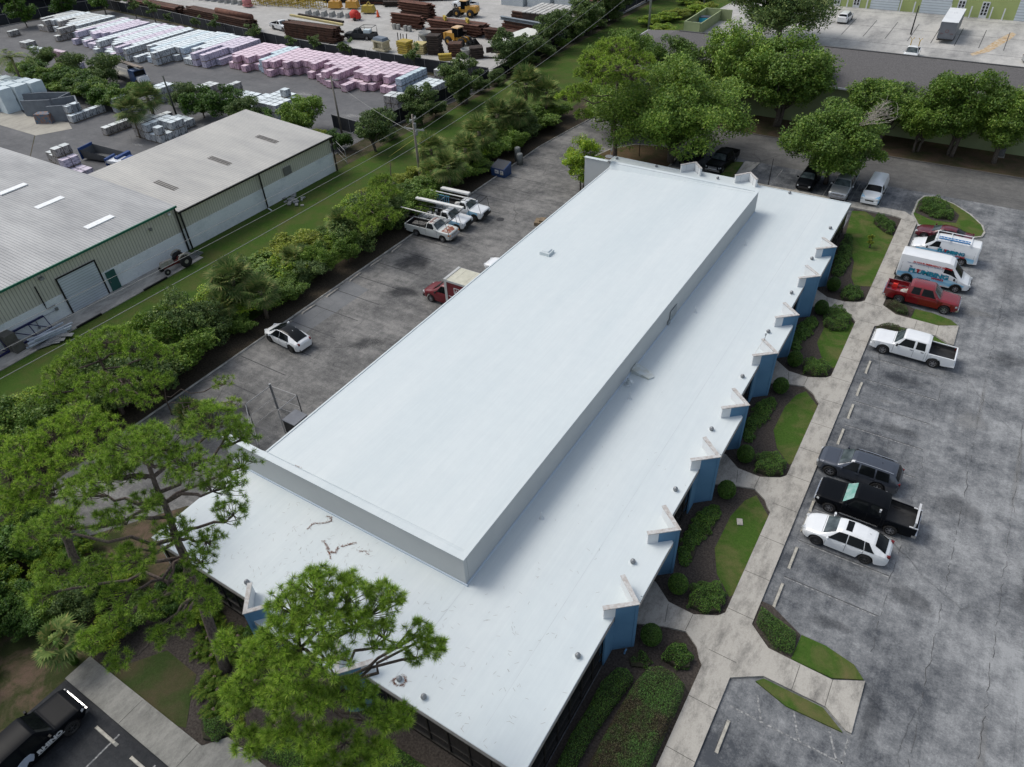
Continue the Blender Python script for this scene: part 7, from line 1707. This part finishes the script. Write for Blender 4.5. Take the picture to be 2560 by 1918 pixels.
b = MB(); b.box(0, 0, .3, 3.2, 1.8, .3); b.box(-1.1, 0, .6, .25, 1.8, 1.3); b.box(1.1, 0, .6, .25, 1.8, 1.3); b.box(0, 0, 1.7, 3, 1.9, .25); b.box(0, .2, .6, 1.6, 1.2, 1.1, 0, 0, .9); b.obj('frame', CRM, gn); MB().box(0, 0, 1.95, 2.7, 1.7, .45, 0, 0, .85).obj('cover', mat('blue_grey_cover', (.13, .16, .2)), gn)
for i, (x, y, m, nx, l) in enumerate(((-83.0, 95.2, YEL, 6, 'left yellow formwork stack by the fence'), (-80.4, 96.2, YELP, 5, 'paler yellow formwork stack by the fence'), (-77.6, 96.8, RUSTD, 9, 'tall dark formwork stack right of the yellow ones'), (-73.6, 97.5, RUSTM, 6, 'rusty crate stack with white sheets near the front loader'), (-73.6, 94.4, YEL, 3, 'low yellow beam bundle touching the fence'), (-69.5, 98.0, RUSTD, 5, 'dark scrap pile at the right end of the fence'))):
    o = thing('formwork_stack', l, 'stack', (x, y, 0), .15 * i)
    for k in range(nx): MB().box(random.uniform(-.12, .12), random.uniform(-.1, .1), .05 + .36 * k, 2.3, 2.0 if i != 4 else .9, .28, random.uniform(-.05, .05)).obj('panel', m, o)
for k in range(4): tag(MB().tube([(0, 0, 0), (random.uniform(-.5, .5), random.uniform(-.4, .4), 2.8)], .09, 5).obj('steel_post', RUSTD), 'thin dark steel post leaning among the scrap by the cream generator', 'post', 'posts by the generator', (-85.7 + .6 * k, 96.5, 0))
hp = thing('concrete_hopper', 'grey conical concrete bucket standing on a frame behind the yellow stacks', 'hopper', (-81.6, 99.3, 0)); MB().lathe([(.25, 1.0), (1.2, 2.2), (1.2, 2.7), (1.1, 2.7), (.2, 1.1)], 0, 0, 0, 14).obj('bucket', GREYB, hp, True)
b = MB()
for sx in (-1, 1):
    for sy in (-1, 1): b.tube([(sx * .9, sy * .9, 0), (sx * .8, sy * .8, 2.3)], .06, 5)
b.obj('frame', BLUG, hp)
hp2 = thing('concrete_hopper', 'pale round hopper tub just right of the front loader wheel', 'hopper', (-71.2, 97.6, 0)); MB().lathe([(.5, 0), (1.1, 1.2), (1.15, 1.4), (1, 1.4), (.4, .2)], 0, 0, 0, 14).obj('bucket', GREYB, hp2, True)
b = MB(); b.box(0, 0, 0, 5, .12, .25, .3, 0, 1); b.box(1.2, .5, .9, 2.5, .12, .2, .4); b.box(1.8, .3, 0, .12, .12, 1.9); b.box(0, 1.2, .8, 3, .15, .9, .9); tag(b.obj('scrap_frames', RUSTD), 'rusty angled steel frames at the right end of the black fence', 'frame', None, (-66.8, 98.5, 0))
def loader(label, loc, rz, sc=1.0, flip=False):
    e = thing('wheel_loader', label, 'wheel loader', loc, rz)
    b = MB(); b.box(-1.6, 0, .9, 2.5, 1.7, 1.2, 0, 0, .9); b.box(-2.7, 0, 1.0, .5, 1.8, 1.0); b.box(.2, 0, .9, 1.6, 1.1, .6); b.box(1.5, 0, .7, 1.5, .9, .9, 0, 0, .8); b.obj('body', CAT, e)
    MB().box(-.1, 0, 1.5, 1.4, 1.5, 1.5, 0, 0, .88).obj('cab', GLASS, e); MB().box(-.1, 0, 3.0, 1.6, 1.7, .16, 0, 0, .9).obj('cab_roof', paint('cab_roof_orange', (.6, .36, .13), .5), e)
    b = MB()
    for sx in (-.78, .62):
        for sy in (-.68, .68): b.box(-.1 + sx * .95, sy, 1.5, .1, .1, 1.5)
    b.obj('cab_pillar', PLAS, e)
    for x in (-1.7, 1.4):
        for s in (1, -1):
            w_ = MB().lathe([(.35, -.26), (.68, -.28), (.78, -.18), (.78, .18), (.68, .28), (.35, .26), (.1, .15), (0, .15)], 0, 0, 0, 18, axis='y')
            if s < 0: w_.v = [(p[0], -p[1], p[2]) for p in w_.v]; w_.f = [f[::-1] for f in w_.f]
            o = w_.obj('wheel', TYRE, e, True, (x, s * 1.05, .78)); r = MB().lathe([(.36, .2), (.3, .24), (.1, .17), (0, .17)], 0, 0, 0, 12, axis='y')
            if s < 0: r.v = [(p[0], -p[1], p[2]) for p in r.v]
            r.obj('rim', CAT, o)
    for s in (1, -1): MB().tube([(1.2, s * .5, 1.7), (2.3, s * .5, 1.5), (3.1, s * .5, .7)], .14, 5).obj('lift_arm', PLAS, e)
    MB().add([(2.9, -1.4, .2), (4.0, -1.4, .15), (4.0, 1.4, .15), (2.9, 1.4, .2), (2.8, -1.4, 1.2), (2.8, 1.4, 1.2)], [(0, 1, 2, 3), (0, 3, 5, 4), (0, 4, 1), (3, 2, 5)]).obj('bucket', PLAS, e)
    MB().tube([(-1.5, .5, 2.0), (-1.5, .5, 2.9)], .07, 6).obj('exhaust', CHROME, e)
loader('yellow wheel loader nearest the fence, facing right', (-76.9, 103.2, .005), R_(-5)); loader('yellow wheel loader farther back beside the rusty sheet piles', (-88.2, 121.3, .005), PI + R_(8))
beams('upper stack of thick rusty box beams left of the far loader', (-101, 116.5), (-92.5, 116), 3.2, 6, RUSTR, 5, .9, .42); beams('lower stack of thick rusty box beams with pale boards under it', (-98, 109.8), (-90.2, 109.8), 2.6, 4, RUSTR, 6, .9, .5)
beams('wide reddish sheet pile stack behind the front loader', (-88.5, 110.6), (-75.5, 110.2), 4.6, 4, RUSTR, 7, .9, .42); beams('low reddish sheet pile stack left of the front loader cab', (-86, 105), (-78.2, 107.5), 2.8, 3, RUSTM, 8, .9, .45)
beams('row of long dark red girders toward the trees, upper one', (-76.5, 121), (-60.8, 119), 1.6, 3, RUSTM, 9, .7, .6); beams('long dark red girders with a grey girder on top', (-75, 115), (-60.8, 112.8), 2.2, 4, RUSTM, 10, .7, .55, BLUG); beams('long dark red girders nearest the white container', (-75.3, 109.3), (-62.5, 109.5), 2.4, 3, RUSTM, 11, .7, .5)
for k in range(2): tag(MB().box(0, 0, 0, .4, 1.5, .12).box(0, 0, .12, .4, 1.5, .6).obj('yellow_clamp', YEL), 'yellow lifting clamp lying on the reddish sheet piles', 'clamp', 'yellow clamps on the sheet piles', (-84.6 + 5.3 * k, 109.6, 2.2), .9)
sh = thing('steel_shed', 'white ribbed steel roof panels laid over stacked beams near the trees', 'stack', (-67, 122.5, 0))
b = MB()
for k in range(11): b.box(-5.4 + 1.05 * k, 0, 2.6, .8, 7.8, .16)
b.obj('roof_panel', mat('white_steel_sheet', (.52, .52, .49), (.35, .34, .32), 1), sh); MB().box(0, 0, 0, 11.5, 7.4, 2.5).obj('beam_pile', RUSTD, sh)
wc = thing('white_container', 'white and yellow container beneath the trees at the edge of the steel yard', 'container', (-64.6, 104.8, 0), R_(-10)); MB().box(0, 0, 0, 4.2, 8.5, 2.5).obj('box', mat('yellowed_container', (.4, .36, .15), (.5, .5, .45), 1), wc); MB().box(0, 0, 2.5, 4.3, 8.6, .1).obj('roof', mat('container_roof', (.62, .63, .58)), wc)
random.seed(31)
for k in range(5): beams('dark rusty rails in the long rows at the back of the steel yard', (-121 + 1.5 * k, 121 + 2.3 * k), (-99 + 1.2 * k, 133 + 2.0 * k), 1.6, 3 + k % 2, RUSTM, 20 + k)['group'] = 'long rail rows at the back'
for k in range(4): beams('dark rusty rails beyond the red mixer', (-135 + 8 * k, 119 + k), (-127 + 8 * k, 122 + k), 2.2, 2, RUSTD, 30 + k)['group'] = 'rails beyond the mixer'
for k in range(7): tag(MB().box(0, 0, 0, .7, 2.4, .9, 0, 0, .8).obj('concrete_barrier', GREYB), 'grey concrete block standing in a row in front of the yellow cages', 'concrete block', 'row of concrete blocks', (-121.5 + 2.0 * k, 109.6 + .35 * k, 0), .4)
for k in range(8): tag(MB().box(0, 0, 0, .7, 2.0, .9, 0, 0, .8).obj('concrete_barrier', GREYB), 'grey concrete block at the top edge left of the yellow cages', 'concrete block', 'concrete blocks at the top edge', (-158 + 2.3 * k, 110.8, 0), .3)
for x, y, l in ((-95.2, 107.4, 'left'), (-92.2, 107.2, 'middle'), (-70.2, 106.4, 'right')):
    tag(MB().box(-.5, 0, 0, .6, .6, 1).box(.5, 0, 0, .6, .6, 1).obj('block_pair', GREYB), '%s pair of grey blocks supporting the rusty beams' % l, 'concrete block', None, (x, y, 0))
def cage(label, x, y, rz, sc=1, m=YEL):
    e = thing('scaffold_frame', label, 'scaffold', (x, y, 0), rz, 'yellow scaffold cages')
    for z in (.3, 1.2, 2.2, 3.1): MB().tube([(-1.6, -1, z), (1.6, -1, z), (1.6, 1, z), (-1.6, 1, z), (-1.6, -1, z)], .07, 4).obj('rail', m, e)
    for sx in (-1.6, -.5, .5, 1.6):
        for sy in (-1, 1): MB().tube([(sx, sy, 0), (sx, sy, 3.3)], .07, 4).obj('upright', m, e)
    MB().tube([(-1.6, -1, .3), (1.6, -1, 3)], .06, 4).obj('brace', m, e)
for k in range(12): cage('yellow steel scaffold cage at the top edge of the steel yard', -141 + 2.9 * (k % 7), 112.6 + 2.6 * (k // 7) + .4 * (k % 7), random.uniform(-.3, .3))
mx = thing('cement_mixer', 'red towable cement mixer on the pale yard', 'mixer', (-108.4, 110.0, 0)); MB().tube([(-1, 0, 1.1), (-.5, 0, 1.1), (.6, 0, 1.1), (.9, 0, 1.1)], [.5, .85, .85, .5], 14).obj('drum', mat('mixer_red', (.5, .03, .02)), mx, True); b = MB(); b.box(0, 0, .35, 2.2, .9, .15); b.box(.9, 0, .4, .5, 1.2, 1.0); b.obj('frame', MATS['mixer_red'], mx)
for s in (1, -1): MB().lathe([(0, -.08), (.33, -.08), (.33, .08), (0, .08)], .5, s * .75, .33, 12, axis='y').obj('wheel', TYRE, mx, True)
cn = thing('traffic_cone', 'tall orange safety cone alone on the pale yard', 'traffic cone', (-105.4, 113.8, 0)); MB().lathe([(.35, .08), (.1, 1.4), (0, 1.42)], 0, 0, 0, 12).obj('cone', mat('cone_orange', (.7, .1, .03)), cn, True); MB().box(0, 0, 0, .8, .8, .08).obj('base', PLAS, cn)
mx2 = thing('cement_mixer', 'faded red mixer beside the yellow cages at the top left', 'mixer', (-140.5, 109.5, 0)); MB().tube([(-1, 0, 1.3), (-.5, 0, 1.3), (.6, 0, 1.3), (.9, 0, 1.3)], [.5, .9, .9, .5], 12).obj('drum', mat('faded_red', (.5, .2, .2)), mx2, True); MB().box(0, 0, .2, 2.2, 1.2, .4).obj('frame', MATS['faded_red'], mx2)
for x, y, m, l in ((-119.5, 116, CAT, 'yellow machine body in the back of the steel yard'), (-115.8, 117.5, CAT, 'yellow machine beside the white canopy'), (-109.5, 115.6, YEL, 'yellow tangled frames left of the safety cone')):
    e = thing('machine', l, 'machine', (x, y, 0), .3); MB().box(0, 0, .3, 3, 1.6, 1.3, 0, 0, .8).obj('body', m, e); b = MB(); b.tube([(-1, 0, 1), (0, .5, 2.2), (1.2, 0, 1)], .12, 5); b.tube([(-1, -.6, .6), (0, -.4, 1.8), (1.4, .4, .3)], .1, 5); b.obj('arm', m, e)
tag(MB().box(0, 0, 1.7, 3.2, 1.6, .15).box(-1.4, 0, 0, .1, .1, 1.7).box(1.4, 0, 0, .1, .1, 1.7).obj('white_canopy', WHITE), 'white canopy roof over the yellow machines', 'canopy', None, (-117, 119.5, 0), .1)
pickup('white pickup at the top edge behind the far loader', (-92.5, 127.5, .005), PI, WHITE, 5.8, 2, 1.9, 3.6, .4)
for k in range(4): tag(MB().box(0, 0, 0, 5.5, 3.4, 2.6 + .3 * k).obj('grey_trailer', mat('pale_trailer_%d' % (k % 2), (.36, .4, .43), (.42, .46, .48), .6)), 'pale grey storage trailer in the row at the top edge of the steel yard', 'trailer', 'storage trailers at the top edge', (-84 + 6.3 * k, 134.5 + .5 * k, 0))
beams('rusty rebar crates right of the pale trailers', (-68, 134), (-61, 134), 3, 5, RUSTR, 44)

# ---------------------------------------------------------------- small things near the lots
db = thing('dumpster', 'navy blue dumpster with a ribbed grey lid and two white signs beside the rear lot', 'dumpster', (-38.95, 58.6, .01), R_(-2))
MB().add([(-.95, -.75, 0), (.95, -.75, 0), (.95, .7, 0), (-.95, .7, 0), (-.98, -.9, 1.05), (.98, -.9, 1.05), (.98, .75, 1.5), (-.98, .75, 1.5)], [(0, 3, 2, 1), (0, 1, 5, 4), (1, 2, 6, 5), (2, 3, 7, 6), (3, 0, 4, 7), (4, 5, 6, 7)]).obj('bin', mat('dumpster_blue', (.02, .05, .14), (.03, .07, .18), 2, .5), db)
b = MB()
for k in range(9): b.add([(-.92 + .205 * k, -.9, 1.09), (-.78 + .205 * k, -.9, 1.09), (-.78 + .205 * k, .75, 1.55), (-.92 + .205 * k, .75, 1.55)], [(0, 1, 2, 3)])
b.obj('lid', mat('lid_dark_grey', (.07, .075, .08)), db)
MB().box(-.1, -.87, .45, .55, .03, .45).obj('white_sign', WD, db); sg = MB().box(.62, -.87, .4, .45, .03, .5); sg.obj('white_sign', WD, db)
MB().box(.62, -.89, .45, .3, .02, .12).obj('yellow_sticker', YELP, db); text('lettering', '243', .22, mat('sign_ink', (.02, .02, .03)), db, (-.32, -.895, .58), (R_(90), 0, 0), .005, .9)
text('lettering', 'NO', .18, MATS['sign_ink'], db, (.47, -.895, .66), (R_(90), 0, 0), .005, .9)
tk = thing('grease_tank', 'pair of round grey tanks behind the blue dumpster', 'tank', (-39.3, 62.2, .01)); 
for dx, dy, h in ((0, .7, 1.7), (.75, 0, 1.3)): MB().lathe([(0, 0), (.38, 0), (.38, h), (.3, h + .08), (0, h + .1)], dx, dy, 0, 14).obj('tank', mat('tank_grey', (.2, .21, .2), (.14, .15, .15), 3), tk, True)
rb = MB(); random.seed(2)
for k in range(26): rb.box(random.gauss(0, .7), random.gauss(0, .55), random.uniform(0, .1), random.uniform(.25, .6), random.uniform(.2, .4), .12, random.uniform(0, 3))
tag(rb.obj('rubble_pile', GREYB), 'small heap of pale broken concrete on the grass by the rear warehouse', 'rubble', None, (-56.6, 41.2, .01))
# tractor
tc = thing('tractor', 'small vintage red and grey tractor parked on the slab by the front warehouse', 'tractor', (-56.2, 24.4, .08), -PI / 2 + R_(-6))
TR = mat('tractor_red', (.16, .025, .02), (.1, .03, .025), 3, .6); TG = mat('tractor_grey', (.38, .37, .33), (.25, .22, .18), 4, .6)
b = MB(); b.box(.9, 0, .75, 1.5, .45, .45, 0, 0, .8); b.obj('hood', TG, tc); b = MB(); b.box(.2, 0, .5, 2.4, .3, .3); b.box(-.7, 0, .55, .5, 1.3, .25); b.obj('chassis', TR, tc)
for s in (1, -1):
    b = MB(); b.tube([(-.1, s * .72, 1.1), (-.45, s * .72, 1.42), (-.85, s * .72, 1.45), (-1.2, s * .72, 1.15)], .1, 6); b.obj('fender', TG, tc, True)
    o = MB().lathe([(.3, -.15), (.55, -.16), (.62, -.1), (.62, .1), (.55, .16), (.3, .15), (.1, .1 * s), (0, .1 * s)], 0, 0, 0, 18, axis='y').obj('rear_wheel', TYRE, tc, True, (-.75, s * .72, .62)); MB().lathe([(.33, s * .1), (.2, s * .13), (0, s * .13)], 0, 0, 0, 12, axis='y').obj('rim', TG, o)
    o = MB().lathe([(.15, -.07), (.28, -.07), (.32, -.04), (.32, .04), (.28, .07), (.15, .07), (0, .05 * s)], 0, 0, 0, 14, axis='y').obj('front_wheel', TYRE, tc, True, (1.35, s * .58, .32)); MB().lathe([(.17, s * .05), (.1, s * .07), (0, s * .07)], 0, 0, 0, 10, axis='y').obj('rim', TG, o)
b = MB(); b.lathe([(.22, 0), (.2, .03)], -.1, 0, 1.35, 12); b.tube([(.3, 0, 1.1), (-.1, 0, 1.36)], .02, 5); b.obj('steering_wheel', PLAS, tc); MB().lathe([(0, 0), (.2, .02), (.22, .1), (0, .06)], -.7, 0, 1.0, 10).obj('seat', TG, tc, True)
im = MB()
for k in range(5): im.box(-.0, -.5 + .25 * k, .05, 1.6, .07, .08)
im.box(.7, 0, .1, .08, 1.2, .1); im.box(-.7, 0, .1, .08, 1.2, .1); tag(im.obj('farm_implement', GALV), 'slatted metal rack lying on the slab behind the tractor', 'rack', None, (-56.6, 26.8, .1), R_(95))
random.seed(6)
for k in range(13):
    a = R_(80) + random.uniform(-.22, .2); L = random.uniform(2.4, 3.8)
    tag(MB().box(0, 0, 0, L, .16, .12, 0).obj('gutter_piece', mat('white_gutter', (.48, .53, .58), (.38, .42, .47), 3, .5)), 'white metal gutter length in the heap on the warehouse slab', 'gutter', 'heap of white gutter lengths', (-56.3 + random.uniform(-.6, .6), 10.6 + random.uniform(-.5, .5), .1 + .045 * k), a)
for k in range(5): tag(MB().box(0, 0, 0, 1.6, .5, .05, 0).obj('sheet_metal', GALV), 'crumpled grey metal sheet at the edge of the gutter heap', 'metal sheet', 'sheets by the gutter heap', (-55.2 + random.uniform(-.3, .3), 9.8 + .4 * k, .09 + .05 * k), R_(60) + random.uniform(-.5, .5))
def truss(label, y0, y1):
    e = thing('steel_truss', label, 'truss', (-58.0, y0, .08)); N = mat('navy_steel', (.012, .014, .07), (.02, .022, .09), 3, .5); L = y1 - y0
    MB().box(.05, L / 2, 1.15, .16, L, .14).obj('top_chord', N, e); MB().box(.65, L / 2, .05, .16, L, .14).obj('bottom_chord', N, e)
    n = max(2, int(L / 1.1))
    for k in range(n + 1): MB().tube([(.05, L * k / n, 1.2), (.65, L * k / n, .1)], .045, 4).obj('web', N, e)
    for k in range(n): MB().tube([(.05, L * k / n, 1.2), (.65, L * (k + 1) / n, .1)], .045, 4).obj('web', N, e)
truss('navy blue steel truss leaning on the wall, right of the cardboard', 8.7, 11.6); truss('navy blue steel truss leaning on the wall at the left edge of the photo', 4.6, 7.6)
o = MB().box(0, 0, 0, 1.1, .9, 1.6, .1).box(.6, .1, 0, 1.0, .9, .8, .05); tag(o.obj('equipment_cabinet', mat('drab_cabinet', (.09, .085, .07), (.12, .115, .1), 2, .8)), 'drab grey cabinet standing between the two navy trusses', 'cabinet', None, (-57.6, 8.1, .08))
tag(MB().box(0, 0, 0, 1.2, 1.2, .35).box(.2, 0, .35, .6, .8, .2).obj('pallet_debris', PWOOD), 'broken wooden pallet on the soil beside the left wall end', 'pallet', None, (-28.3, 49.8, .02), .3)
tag(MB().lathe([(.0, 0), (.42, 0), (.42, .02), (0, .02)], 0, 0, 0, 16).obj('manhole_cover', mat('iron_cover', (.03, .03, .032))), 'dark round manhole cover in the rear lot', 'manhole cover', None, (-32.7, 48.6, .015))
tag(MB().box(0, 0, 0, .35, .5, .06).obj('meter_lid', CONC), 'small pale utility lid set in the east lawn', 'utility lid', None, (3.1, 21.0, .04), .4)
